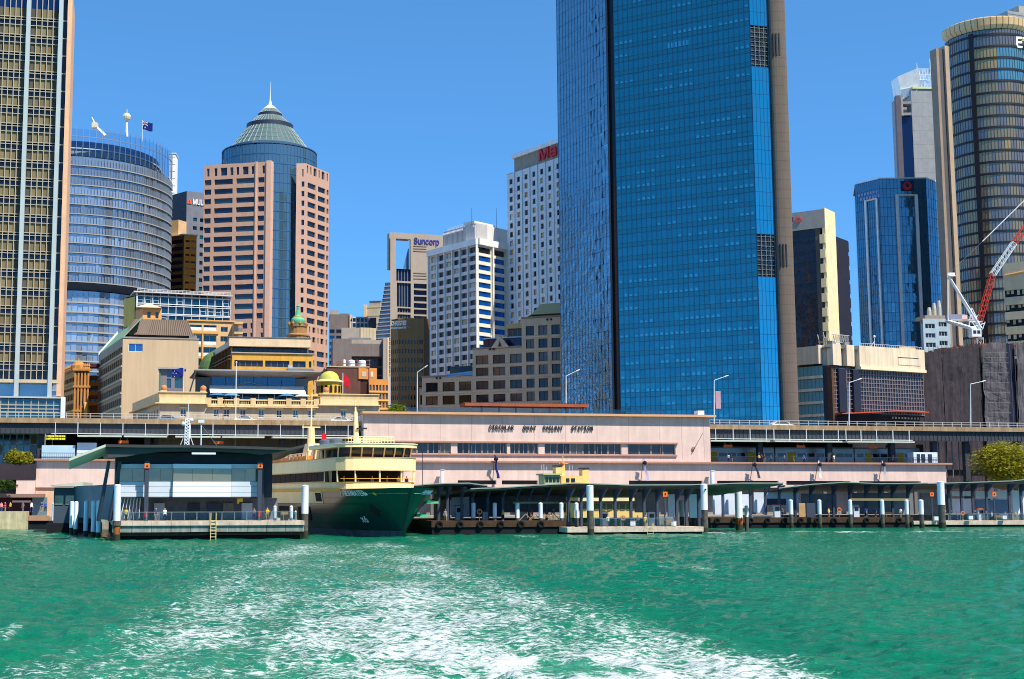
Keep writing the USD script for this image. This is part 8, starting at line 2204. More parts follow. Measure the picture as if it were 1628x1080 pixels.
 t, f, zd = wharf('berth_deck', 'dark low berth under long roofs between the lone pile and the right pontoon', 1130, 838, 246, 8, 1452, 823, 831, [(1238, 776), (1290, 770), (1345, 766.5), (1400, 769), (1475, 768)], -1.5, -18, 1.2, (1150, 1172, 1194, 1218, 1240, 1265, 1290, 1326, 1352, 1378, 1400, 1420, 1445), None, [],
          [(1134, 1148, 786, 818, -6, LB), (1152, 1170, 785, 818, -6, LB), (1180, 1193, 786, 808, -6, LB), (1199, 1270, 783, 793, -6, PANB), (1199, 1218, 793, 815, -6, LB), (1219, 1250, 793, 803, -6, mat('panel_navy', lin(52, 62, 86))), (1250, 1270, 793, 815, -6, LB), (1275, 1330, 785, 818, -7, SHADEW), (1356, 1452, 784, 818, -7, SHADEW), (1270, 1280, 800, 822, -2, WOODL), (1282, 1296, 800, 822, -2, NAVY)], False, 12)
 part(t, 'olive_beam', MB().fbox(f, f.U(1352, 795, -1), f.U(1446, 795, -1), f.Z(1400, 796.5, -1), f.Z(1400, 792.5, -1), -1.2, -1.0), mat('beam_olive', lin(130, 116, 84)))
 t, f, zd = wharf('ferry_wharf', 'right ferry wharf with two orange signs and a pale pontoon edge', 1504, 837, 256, 8, 1660, 828, 834.5, [(1462, 769), (1540, 767), (1610, 764.5), (1632, 762), (1660, 768)], -2.5, -16, 1.0, (1510, 1530, 1548, 1570, 1606, 1625, 1640), (1508, 1640), (1481, 1580),
          [(1505, 1512, 786, 815, -8, NAVY), (1514, 1546, 781, 789, -8, PANB), (1514, 1546, 793, 816, -8, LB), (1552, 1602, 781, 793, -8, PANB), (1552, 1602, 795, 818, -8, mat('panel_steelblue', lin(92, 120, 150), .6, .3)), (1610, 1660, 780, 818, -8, LB), (1464, 1500, 784, 818, -8, SHADEW)])
 part(t, 'small_pontoon', MB().fbox(f, f.U(1455, 830), f.U(1492, 830), f.Z(1470, 834), f.Z(1470, 829), -4, -.5), DECKC)
 # low sea wall apron at the far left
 g = Frame(SH.pt(0, 0, 0), 10)
 ap = thing('quay_apron', 'pale stone quay apron with a low brown step at the left edge', 'quay', g.pt(g.U(20, 835), 0, .5))
 part(ap, 'apron', MB().fbox(g, -120, g.U(45, 835), -2, g.Z(20, 813), -1.0, .6), mat('apron_stone', lin(190, 176, 140), .85, .15, var=.2, scale=.9, streak=.25))
 part(ap, 'step', MB().fbox(g, g.U(45.5, 825), g.U(78, 825), g.Z(60, 828), g.Z(60, 820), -1, .7), mat('step_brown', lin(176, 130, 100), .85, .15, var=.2))
 part(ap, 'dark_gap', MB().fbox(g, g.U(45.5, 835), g.U(82, 835), -2, g.Z(60, 828) - .02, -1, .3), HULLD)
 # small fittings on the pontoons
 for px, y, Y, lab in ((780 / 4.7 + 840, 832, 208, 'white box on the middle pontoon, left of the ladder'), (1085 / 4.7 + 840, 832, 211, 'white box on the middle pontoon, near its right end'), (1543, 822, 256, 'white box on the right pontoon, left of the orange sign'), (1596.5, 821.5, 257, 'white box on the right pontoon, below the orange sign'), (1488, 823, 256, 'white box on the small pontoon left of the tall pile')):
  b = at_depth(px, y + 4, Y)
  k = thing('deck_box', lab, 'box', b)
  part(k, 'body', MB().box(b + [0, 0, .35], (.75, .6, .7)), PILEW); part(k, 'lid', MB().box(b + [0, 0, .73], (.8, .66, .06)), GREY_METAL)
 b = at_depth(1034, 844, 207.5)
 k = thing('boarding_ladder', 'pale boarding ladder on the edge of the middle pontoon', 'ladder', b)
 m = MB()
 for s in (-.45, .45): m.tube([b + [s, 0, -.6], b + [s, 0, 1.15], b + [s, .6, 1.15], b + [s, .6, .4]], .05, 6)
 for q in range(3): m.cyl(b + [-.45, 0, -.4 + .4 * q], b + [.45, 0, -.4 + .4 * q], .04, n=5)
 part(k, 'rails', m, mat('ladder_yellow', lin(214, 190, 130)))
right_wharves()
def small_boat(label, px, yb, Y, L, hull, ang, extra):
 b = at_depth(px, yb, Y); b[2] = 0
 f = Frame(b, ang)
 t = thing('moored_boat', label, 'boat', b)
 m = MB(); n = 10
 rows = []
 for k in range(n + 1):
  q = k / n; w = 1.25 * (1 - max(0, (q - .45) / .55) ** 2) + .02; z = .9 + .5 * max(0, q - .5) ** 1.5
  rows.append([f.pt(L * (q - .5), -.4, 0), f.pt(L * (q - .5), -.1, w * .75), f.pt(L * (q - .5), z, w), f.pt(L * (q - .5), z, -w), f.pt(L * (q - .5), -.1, -w * .75)])
 v = np.array(rows).reshape(-1, 3); F = []
 for k in range(n):
  for i in range(5):
   a, c = k * 5 + i, k * 5 + (i + 1) % 5
   F += [[a, c, c + 5], [a, c + 5, a + 5]]
 F += [[0, 1, 2], [0, 2, 3], [0, 3, 4]]
 part(t, 'hull', m.add(v, F), hull)
 part(t, 'cabin', MB().fbox(f, -L * .3, L * .05, .9, 2.2, -.8, .8), extra)
 part(t, 'cabin_window', MB().fbox(f, -L * .27, L * .02, 1.5, 2.0, .81, .86), G_DARKER)
 part(t, 'rail', MB().tube([f.pt(L * .05, 1.6, 1.0), f.pt(L * .3, 1.75, .8), f.pt(L * .47, 1.9, .15)], .04, 5).cyl(f.pt(L * .3, 1.0, .8), f.pt(L * .3, 1.75, .8), .03, n=4), GREY_METAL)
 return t
def wharf_fittings():
 RG = mat('raft_orange', lin(236, 124, 52), .6, .3)
 B1, B2, B3, B4 = frame(686, 848.5, 204, 12, 900, 848.5), frame(902, 848, 205, 14, 1119, 848), frame(1130, 838, 246, 8, 1452, 838), frame(1504, 837, 256, 8, 1660, 837)
 zs = {B1: B1.Z(793, 828), B2: B2.Z(1010, 838), B3: B3.Z(1291, 823), B4: B4.Z(1582, 828)}
 for i, (f, px, w) in enumerate(((B1, 762, 'on the left berth between the first two piles'), (B1, 868, 'on the left berth near the yellow ferry'), (B2, 990, 'behind the glass fence of the middle wharf'), (B2, 1066, 'beside the orange sign of the middle wharf'), (B3, 1334, 'on the right berth behind the third pile'), (B3, 1415, 'on the right berth near its last piles'), (B4, 1530, 'on the right wharf near the tall pile'), (B4, 1590, 'on the right wharf past the orange sign'))):
  z = zs[f]; d = -2.0; u = f.U(px, 815, d); b = f.pt(u, z, d)
  if i % 2 == 0:
   t = thing('lifebuoy_post', 'orange lifebuoy on a grey post ' + w, 'lifebuoy', b)
   part(t, 'post', MB().cyl(b, b + [0, 0, 1.7], .06, n=6), GREY_METAL)
   T = trimesh.transformations
   part(t, 'ring', MB().mesh(trimesh.creation.torus(.34, .09, major_sections=16, minor_sections=6), T.translation_matrix(f.pt(u, z + 1.35, d + .12)) @ T.rotation_matrix(math.pi / 2, [1, 0, 0])), RG)
  else:
   t = thing('wharf_bench', 'slatted timber bench ' + w, 'bench', b)
   for k in range(3): part(t, 'seat_slat', MB().fbox(f, u - .9, u + .9, z + .43, z + .47, d - .5 + .17 * k, d - .36 + .17 * k), WOODL)
   for k in range(2): part(t, 'back_slat', MB().fbox(f, u - .9, u + .9, z + .6 + .2 * k, z + .74 + .2 * k, d - .56, d - .52), WOODL)
   for s in (-.75, .75): part(t, 'leg', MB().fbox(f, u + s - .03, u + s + .03, z, z + .43, d - .5, d - .04).fbox(f, u + s - .03, u + s + .03, z + .43, z + .95, d - .52, d - .48), GREY_METAL)
 for i, (f, px, d, w) in enumerate(((B1, 730, -8, 'at the back of the left berth'), (B2, 962, -7, 'behind the left half of the glass fence'), (B2, 1036, -7, 'behind the boarding ladder'), (B3, 1236, -4, 'behind the grey cabin boat'), (B3, 1362, -4, 'behind the fourth pile of the right berth'), (B4, 1560, -5, 'on the right wharf'))):
  z = zs[f]; u = f.U(px, 815, d); b = f.pt(u, z, d)
  t = thing('ticket_kiosk', 'pale ticket kiosk with dark screen ' + w, 'kiosk', b)
  part(t, 'body', MB().fbox(f, u - .55, u + .55, z, z + 2.2, d - .7, d), PANB)
  part(t, 'screen', MB().fbox(f, u - .4, u + .4, z + 1.2, z + 1.9, d + .01, d + .06), G_DARKER)
  part(t, 'hood', MB().fbox(f, u - .7, u + .7, z + 2.21, z + 2.32, d - .8, d + .35), SIGNO if i % 2 else NAVY)
wharf_fittings()
small_boat('dark work boat with yellow gear moored left of the first short piles', 724, 838, 216, 10, HULLD, 12, mat('gear_yellow', lin(224, 180, 60), .6, .3))
small_boat('dark boat with a grey cabin moored right of the lone rusty pile', 1222, 832, 251, 12, HULLD, 8, GREY_METAL)
# ---------------------------------------------------------------- the green and cream harbour ferry
FB = at_height(640, 853, 0)[:2]; FA = math.radians(20)
F_A, F_P = np.array([-math.sin(FA), math.cos(FA)]), np.array([math.cos(FA), math.sin(FA)])
def fp(s, v, z): p = FB + F_A * s + F_P * v; return np.array([p[0], p[1], z])
def hull_half(s, z):
 q = np.clip(z / 6.9, 0, 1.1); st = -4.3 * q ** 1.25
 full = 5.1 + 1.35 * q
 t = np.clip((s - st) / (21 - 7 * q), 0, 1)
 return full * (1 - (1 - t) ** (1.7 + 1.5 * q)) ** (1 / (1 + .35 * q)), st
def sheer(s): return 6.75 + .25 * np.clip((8 - s) / 12, 0, 1) ** 2 - .1 * np.clip((s - 10) / 40, 0, 1)
def ferry():
 GRN = mat('hull_green', lin(6, 52, 41), .35, .5, coat=.2, var=.12, streak=.2); CRM = mat('ferry_cream', lin(250, 222, 160), .5, .35, var=.05, streak=.06); YEL = mat('ferry_yellow', lin(226, 168, 50), .5, .35)
 BOOT = mat('hull_boot', lin(84, 96, 92), .7, .2, var=.25, streak=.3); DKW = mat('ferry_shade', lin(40, 34, 30), .8, .2); GRB = mat('hull_green_bright', lin(10, 130, 84), .5, .3)
 t = thing('harbour_ferry', 'green and cream double decked ferry docked beside the big wharf', 'ferry', fp(20, 0, 0))
 S_ = np.concatenate([np.linspace(0, 1, 14) ** 1.6 * 24, np.linspace(26, 62, 10)])
 def strake(name, z0, z1, nz, m, s_from=None, off=0.0, sides=(-1, 1)):
  for sd in ((0,) if s_from is None else sides):
   rows = []
   for z in np.linspace(0, 1, nz):
    row = []
    for d in ((-1, 1) if sd == 0 else (sd,)):
     r = []
     for s in S_:
      zz = z0 + ((z1 if z1 is not None else sheer(s)) - z0) * z
      hb, st = hull_half(0, zz)
      s2 = st + (s / 62) * (62 - st) if s_from is None else s_from + (62 - s_from) * s / 62
      hb, _ = hull_half(s2, zz)
      r.append(fp(s2, d * (hb + off + .02), zz))
     row += r[::-1] if d == -1 and sd == 0 else r
    rows.append(row)
   v = np.array(rows); nr, nc = v.shape[:2]; i = np.arange(nr * nc).reshape(nr, nc)
   q = np.stack([i[:-1, :-1], i[:-1, 1:], i[1:, 1:], i[1:, :-1]], -1).reshape(-1, 4)
   part(t, name, MB().add(v.reshape(-1, 3), np.vstack([q[:, [0, 1, 2]], q[:, [0, 2, 3]]])), m, smooth=40)
 strake('hull', .75, None, 12, GRN); strake('boot_topping', -1.2, .74, 4, BOOT)
 strake('rubbing_strake', 4.25, 4.5, 2, GRN, 4, .16); strake('cream_side', 4.55, 6.5, 4, CRM, 19, .05, (-1,)); strake('yellow_line', 6.38, 6.86, 2, YEL, 9, .07)
 for z in (1.6, 2.9, 5.4): strake('plate_seam', z, z + .05, 2, mat('seam_green', lin(6, 54, 42), .5, .3), 3, .03)
 # deck and bulwark top
 ring = [fp(hull_half(0, 6.2)[1] + .3 + (62 + 4) * (q ** 1.7), -hull_half(hull_half(0, 6.2)[1] + .3 + 66 * q ** 1.7, 6.2)[0] + .1, 0)[:2] for q in np.linspace(0, .95, 26)]
 ring2 = [fp(hull_half(0, 6.2)[1] + .3 + (62 + 4) * (q ** 1.7), hull_half(hull_half(0, 6.2)[1] + .3 + 66 * q ** 1.7, 6.2)[0] - .1, 0)[:2] for q in np.linspace(0, .95, 26)]
 part(t, 'deck', MB().prism(sg.Polygon(ring[::-1] + ring2).buffer(0), 6.0, 6.2), mat('deck_paint', lin(120, 130, 116), .8, .2))
 part(t, 'stem_post', MB().hexa([fp(-.2, -.2, -.8), fp(-.2, .2, -.8), fp(.6, .2, -.8), fp(.6, -.2, -.8), fp(-4.05, -.2, 6.4), fp(-4.05, .2, 6.4), fp(-3.4, .2, 6.4), fp(-3.4, -.2, 6.4)]), GRN)
 for z, w in ((2.7, 1.5), (4.6, 1.9)):
  hb = hull_half(4.5, z)[0]
  part(t, 'bow_bracket', MB().hexa([fp(3.0, hb - .3, z), fp(3.2, hb + w, z), fp(6, hb + w, z), fp(6, hb - .2, z), fp(3.0, hb - .2, z + .5), fp(3.4, hb + w, z + .35), fp(6, hb + w, z + .35), fp(6, hb - .1, z + .5)]), GRB)
 for s0, s1, z0, z1 in ((19.5, 22.5, 4.9, 6.2), (27, 34, 1.9, 4.0), (37, 46, 1.9, 4.0)):
  part(t, 'side_opening', MB().hexa([fp(s0, -hull_half(s0, z0)[0] - .13, z0), fp(s1, -hull_half(s1, z0)[0] - .13, z0), fp(s1, -hull_half(s1, z0)[0] + .1, z0), fp(s0, -hull_half(s0, z0)[0] + .1, z0), fp(s0, -hull_half(s0, z1)[0] - .13, z1), fp(s1, -hull_half(s1, z1)[0] - .13, z1), fp(s1, -hull_half(s1, z1)[0] + .1, z1), fp(s0, -hull_half(s0, z1)[0] + .1, z1)]), DKW)
 # marks on the bow
 WH = mat('sign_white', lin(235, 235, 235))
 def on_hull(mesh2d, s0, z0, m, name, side=-1):
  v = np.array(mesh2d.vertices); w = np.empty_like(v)
  for i, (x, y, k) in enumerate(v):
   s = s0 - x if side < 0 else s0 + x
   w[i] = fp(s, side * (hull_half(s, z0 + y)[0] + .04 + k), z0 + y)
  part(t, name, trimesh.Trimesh(w, mesh2d.faces, process=False), m)
 tm = meshkit.text_mesh('FRESHWATER', .72, .03, True); tm.vertices[:, 0] *= 6.4 / tm.vertices[:, 0].max()
 tm = tm.subdivide_to_size(.5) if hasattr(tm, 'subdivide_to_size') else tm
 on_hull(tm, 8.2, 5.75, WH, 'lettering')
 tm2 = meshkit.text_mesh('FRESHWATER', .5, .03, True); tm2.vertices[:, 0] *= 3.4 / tm2.vertices[:, 0].max()
 on_hull(tm2, -2.6, 5.95, WH, 'port_lettering', 1)
 dm = trimesh.creation.extrude_polygon(sg.Polygon([(0, -1.0), (.9, 0), (0, 1.0), (-.9, 0)]).segmentize(.3), .03, engine='earcut'); on_hull(dm, 2.4, 3.6, DKW, 'anchor_pocket')
 dk = meshkit.text_mesh('x6', .9, .03, True); on_hull(dk, 6.6, 1.9, WH, 'draught_marks')
 for s, z in ((.1, 6.0), (1.6, 6.0), (9.3, 5.9)): on_hull(trimesh.creation.extrude_polygon(sg.Point(0, 0).buffer(.2), .06, engine='earcut'), s, z, YEL if s < 1 else WH, 'bow_light')
 # superstructure: rounded front, straight sides
 def plan(s0, hb, s1, bulge=2.4, n=13):
  a = np.linspace(-1, 1, n)
  return [fp(s0 + bulge * (1 - math.sqrt(max(0, 1 - abs(x) ** 2.6))), x * hb, 0)[:2] for x in a] + [fp(s1, hb, 0)[:2], fp(s1, -hb, 0)[:2]]
 def pr(name, s0, hb, s1, z0, z1, m, bulge=2.4, label=None): return part(t, name, MB().prism(sg.Polygon(plan(s0, hb, s1, bulge)).buffer(0), z0, z1), m, label)
 pr('forward_bulwark', 9.5, 6.2, 60, 6.21, 7.75, CRM); pr('saloon_shade', 13.5, 5.6, 60, 7.76, 9.5, DKW); pr('bulwark_cap', 9.4, 6.3, 60, 7.752, 7.80, YEL)
 pr('upper_fascia', 9.2, 6.4, 60, 9.52, 11.4, CRM); pr('fascia_trim', 9.12, 6.48, 60, 11.41, 11.5, YEL)
 pr('wheelhouse_core', 11.6, 5.2, 21, 11.51, 12.95, G_DARKER); pr('wheelhouse_roof', 9.0, 6.5, 26, 12.97, 13.45, CRM); pr('roof_edge', 8.9, 6.6, 26.1, 13.46, 13.6, mat('ferry_ivory', lin(240, 226, 190), .5, .35))
 # posts of the open fore deck and of the wheelhouse
 def posts(name, s0, hb, z0, z1, xs, w, m, bulge, rake=0.0):
  for x in xs:
   s = s0 + bulge * (1 - math.sqrt(max(0, 1 - abs(x) ** 2.6)))
   part(t, name, MB().cyl(fp(s, x * hb, z0), fp(s - rake, x * hb * 1.02, z1), w, n=6), m)
 posts('deck_post', 9.6, 6.15, 7.78, 9.55, (-.99, -.62, -.02, .55, .93, .995), .14, CRM, 2.4)
 posts('wheelhouse_post', 10.6, 5.9, 11.5, 13.0, (-.98, -.72, -.45, -.16, .14, .43, .70, .96), .12, CRM, 2.4, .6)
 for x0, x1 in zip((-.98, -.72, -.45, -.16, .14, .43, .70), (-.72, -.45, -.16, .14, .43, .70, .96)):
  sa, sb = (10.75 + 2.4 * (1 - math.sqrt(1 - abs(x) ** 2.6)) for x in (x0, x1))
  part(t, 'wheelhouse_window', MB().quad(fp(sa, x0 * 5.9, 11.52), fp(sb, x1 * 5.9, 11.52), fp(sb - .5, x1 * 6.0, 12.95), fp(sa - .5, x0 * 6.0, 12.95)), glass('glass_smoke', lin(54, 60, 70)))
 for z in (8.3,): part(t, 'deck_rail', MB().tube([fp(9.5 + 2.4 * (1 - math.sqrt(max(0, 1 - abs(x) ** 2.6))), x * 6.15, z) for x in np.linspace(-.95, .98, 16)], .05, 5), YEL)
 # starboard side: windows, doors, open gallery
 for s0 in np.arange(18.5, 56, 3.2):
  part(t, 'saloon_window', MB().hexa([fp(s0, -6.25, 7.95), fp(s0 + 3.0, -6.25, 7.95), fp(s0 + 3.0, -6.1, 7.95), fp(s0, -6.1, 7.95), fp(s0, -6.25, 9.4), fp(s0 + 3.0, -6.25, 9.4), fp(s0 + 3.0, -6.1, 9.4), fp(s0, -6.1, 9.4)]), mat('saloon_glass', lin(34, 30, 28), .5, .05))
 pr('side_wall', 15.5, 6.18, 60, 7.76, 9.51, CRM, 1.0)
 part(t, 'side_door', MB().hexa([fp(16.0, -6.3, 7.85), fp(17.4, -6.3, 7.85), fp(17.4, -6.1, 7.85), fp(16.0, -6.1, 7.85), fp(16.3, -6.3, 9.45), fp(17.6, -6.3, 9.45), fp(17.6, -6.1, 9.45), fp(16.3, -6.1, 9.45)]), DKW)
 for s0, s1 in ((21.5, 24.2), (24.6, 27.2)): part(t, 'gallery_wall', MB().hexa([fp(s0, -4.9, 11.5), fp(s1, -4.9, 11.5), fp(s1, -4.6, 11.5), fp(s0, -4.6, 11.5), fp(s0 - .5, -4.9, 12.95), fp(s1 - .3, -4.9, 12.95), fp(s1 - .3, -4.6, 12.95), fp(s0 - .5, -4.6, 12.95)]), CRM)
 for s0 in (21.2, 24.3, 27.6): part(t, 'gallery_post', MB().cyl(fp(s0, -6.2, 11.45), fp(s0 - .5, -6.2, 13.0), .13, n=6), CRM)
 for s in np.arange(28, 58, 2.6): part(t, 'raft_case', MB().hexa([fp(s, -6.3, 11.5), fp(s + 2.3, -6.3, 11.5), fp(s + 2.3, -5.3, 11.5), fp(s, -5.3, 11.5), fp(s, -6.3, 12.2), fp(s + 2.3, -6.3, 12.2), fp(s + 2.3, -5.3, 12.2), fp(s, -5.3, 12.2)]), mat('raft_orange', lin(236, 124, 52), .6, .3))
 m = MB()
 for s in np.arange(28, 58, .8): m.cyl(fp(s, -6.32, 11.5), fp(s, -6.32, 12.6), .04, n=4)
 m.cyl(fp(28, -6.32, 12.6), fp(58, -6.32, 12.6), .05, n=4)
 part(t, 'aft_railing', m, CRM, kind='stuff')
 for s0, h in ((31, 2.6), (36, 3.0)): part(t, 'funnel_casing', MB().hexa([fp(s0, -4, 11.5), fp(s0 + 3.5, -4, 11.5), fp(s0 + 3.5, 4, 11.5), fp(s0, 4, 11.5), fp(s0 + .6, -3.4, 11.5 + h), fp(s0 + 3, -3.4, 11.5 + h), fp(s0 + 3, 3.4, 11.5 + h), fp(s0 + .6, 3.4, 11.5 + h)]), CRM)
 part(t, 'blue_canopy', MB().lathe(fp(47, -5.0, 12.6), [(1.7, 0), (1.0, .5), (.05, .8)], 10), mat('cloth_navy', lin(50, 64, 110), .8, .1))
 for s, v in ((17.2, -4.6), (22.0, -4.8)): part(t, 'roof_drum', MB().lathe(fp(s, v, 13.6), [(1.05, 0), (1.05, .75), (.8, .95), (.03, 1.0)], 14), mat('drum_slate', lin(84, 92, 104), .6, .3))
 # mast, radar, rail on the roof
 mb, mt = fp(14.5, -2.2, 13.6), fp(14.9, -2.3, 20.2)
 part(t, 'fore_mast', MB().cyl(mb, mb + (mt - mb) * .75, .5, .3, 10).cyl(mb + (mt - mb) * .75, mt, .16, .06, 8), CRM)
 for q, w in ((.52, 1.3), (.70, .9), (.88, .6)): part(t, 'mast_yard', MB().box(mb + (mt - mb) * q, (w * 1.4, .25, .14), .3), mat('yard_umber', lin(90, 74, 52), .6, .3))
 part(t, 'radar', MB().box(mb + (mt - mb) * .36 + [.9, -.4, 0], (1.6, .25, .25), .2).cyl(mb + (mt - mb) * .30 + [.9, -.4, 0], mb + (mt - mb) * .36 + [.9, -.4, 0], .25, n=8), DARK_METAL)
 m = MB()
 for x in np.linspace(-.62, .45, 14):
  for s in (11.2, 17):
   m.cyl(fp(s, x * 6, 13.6), fp(s, x * 6, 14.6), .05, n=4)
 for s in (11.2, 17):
  for z in (14.1, 14.6): m.cyl(fp(s, -.62 * 6, z), fp(s, .45 * 6, z), .05, n=4)
 for x in (-.62, .45): m.cyl(fp(11.2, x * 6, 14.6), fp(17, x * 6, 14.6), .05, n=4)
 part(t, 'roof_railing', m, CRM, kind='stuff')
 ab = fp(47, 0, 11.5)
 part(t, 'aft_mast', MB().cyl(ab, ab + [0, 0, 6.2], .95, .6, 10).cyl(ab + [0, 0, 6.2], ab + [.1, 0, 12.4], .16, .08, 8).box(ab + [0, 0, 6.3], (3.2, .3, .2), .2), CRM)
 part(t, 'mast_flag', MB().box(ab + [2.3, -.3, 4.6], (.8, .06, 1.1), .3), FLAG_RED)
 part(t, 'jackstaff', MB().cyl(fp(3.0, 4.2, 6.7), fp(3.0, 4.2, 13.4), .06, n=6), DARK_METAL)
ferry()
def yellow_ferry():
 YC = mat('small_ferry_yellow', lin(226, 192, 118), .5, .35, var=.06); CC = mat('small_ferry_cream', lin(226, 214, 160), .5, .35)
 f = Frame(at_depth(910, 800, 240), 10)
 U = lambda px, y=775: f.U(px, y); z = lambda y: f.Z(912, y)
 t = thing('small_ferry', 'small yellow and cream ferry moored behind the middle wharf', 'ferry', f.pt(4, 0))
 part(t, 'hull', MB().hexa([f.pt(U(926), -1, -4), f.pt(U(1030), -1, -3), f.pt(U(1030), -1, -9), f.pt(U(926), -1, -9), f.pt(U(918), 1.8, -3.6), f.pt(U(1038), 1.8, -2), f.pt(U(1038), 1.8, -10), f.pt(U(918), 1.8, -9.5)]), mat('hull_green', lin(6, 52, 41)))
 for a, b in ((U(920), U(1034)),):
  part(t, 'lower_deck', MB().fbox(f, a, b, 1.85, z(800), -9, -3), YC)
  for k in range(11): part(t, 'window', MB().fbox(f, a + (b - a) * (k + .12) / 11, a + (b - a) * (k + .88) / 11, z(812), z(802), -2.99, -2.9), mat('ferry_window', lin(140, 110, 70), .4, .3))
  part(t, 'upper_deck', MB().fbox(f, a + .8, b - 1, z(797), z(783), -9, -2.6), CC)
  part(t, 'deck_band', MB().fbox(f, a, b, z(799.9), z(797.1), -9.4, -2.2), mat('ferry_shade', lin(40, 34, 30)))
  part(t, 'awning', MB().fbox(f, a, b, z(783) + .02, z(780), -9.5, -2), CC)
 part(t, 'boat_deck', MB().fbox(f, U(874), U(940), z(784), z(779) - .02, -8.5, -3.6), CC)
 part(t, 'wheelhouse', MB().fbox(f, U(876), U(901), z(779), z(755), -8, -4), mat('wheelhouse_sage', lin(176, 180, 130), .5, .3))
 for k in range(4): part(t, 'wheelhouse_window', MB().fbox(f, U(877.5 + 6 * k), U(881.8 + 6 * k), z(766), z(758), -3.99, -3.9), G_DARKER)
 part(t, 'wheelhouse_roof', MB().fbox(f, U(873), U(903), z(755) + .01, z(752.5), -8.4, -3.5), mat('wheelhouse_sage', lin(176, 180, 130)))
 part(t, 'casing', MB().fbox(f, U(904), U(938), z(779), z(756), -8, -4.4), YC); part(t, 'casing_window', MB().fbox(f, U(912), U(917), z(766), z(760), -4.39, -4.3).fbox(f, U(920), U(926), z(766), z(760), -4.39, -4.3), G_DARKER)
 for a, b, y in ((897, 907, 741), (940, 950, 745)):
  part(t, 'funnel', MB().hexa([f.pt(U(a), z(779), -7), f.pt(U(b), z(779), -7), f.pt(U(b), z(779), -5), f.pt(U(a), z(779), -5), f.pt(U(a), z(y + 2), -7), f.pt(U(b), z(y), -7), f.pt(U(b), z(y), -5), f.pt(U(a), z(y + 2), -5)]), YC)
  part(t, 'funnel_cap', MB().fbox(f, U(a) - .1, U(b) + .1, z(y) + .02, z(y - 2.2), -7.1, -4.9), DARK_METAL)
 part(t, 'mast', MB().fbox(f, U(908.5), U(914), z(756), z(734), -6.4, -5.8).cyl(f.pt(U(911), z(734), -6), f.pt(U(911), z(723), -6), .08, n=6).fbox(f, U(905), U(920), z(736), z(735), -6.2, -6), YC)
 part(t, 'orange_globe', MB().mesh(trimesh.creation.icosphere(2, .42), trimesh.transformations.translation_matrix(f.pt(U(908.5), z(736), -5.2))), mat('raft_orange', lin(236, 124, 52)))
 m = MB()
 for px in (876, 880, 884, 922, 927): m.cyl(f.pt(U(px), z(752), -6), f.pt(U(px), z(737 + px % 5), -6), .04, n=4)
 part(t, 'aerials', m, WHITE_METAL, kind='stuff')
yellow_ferry()
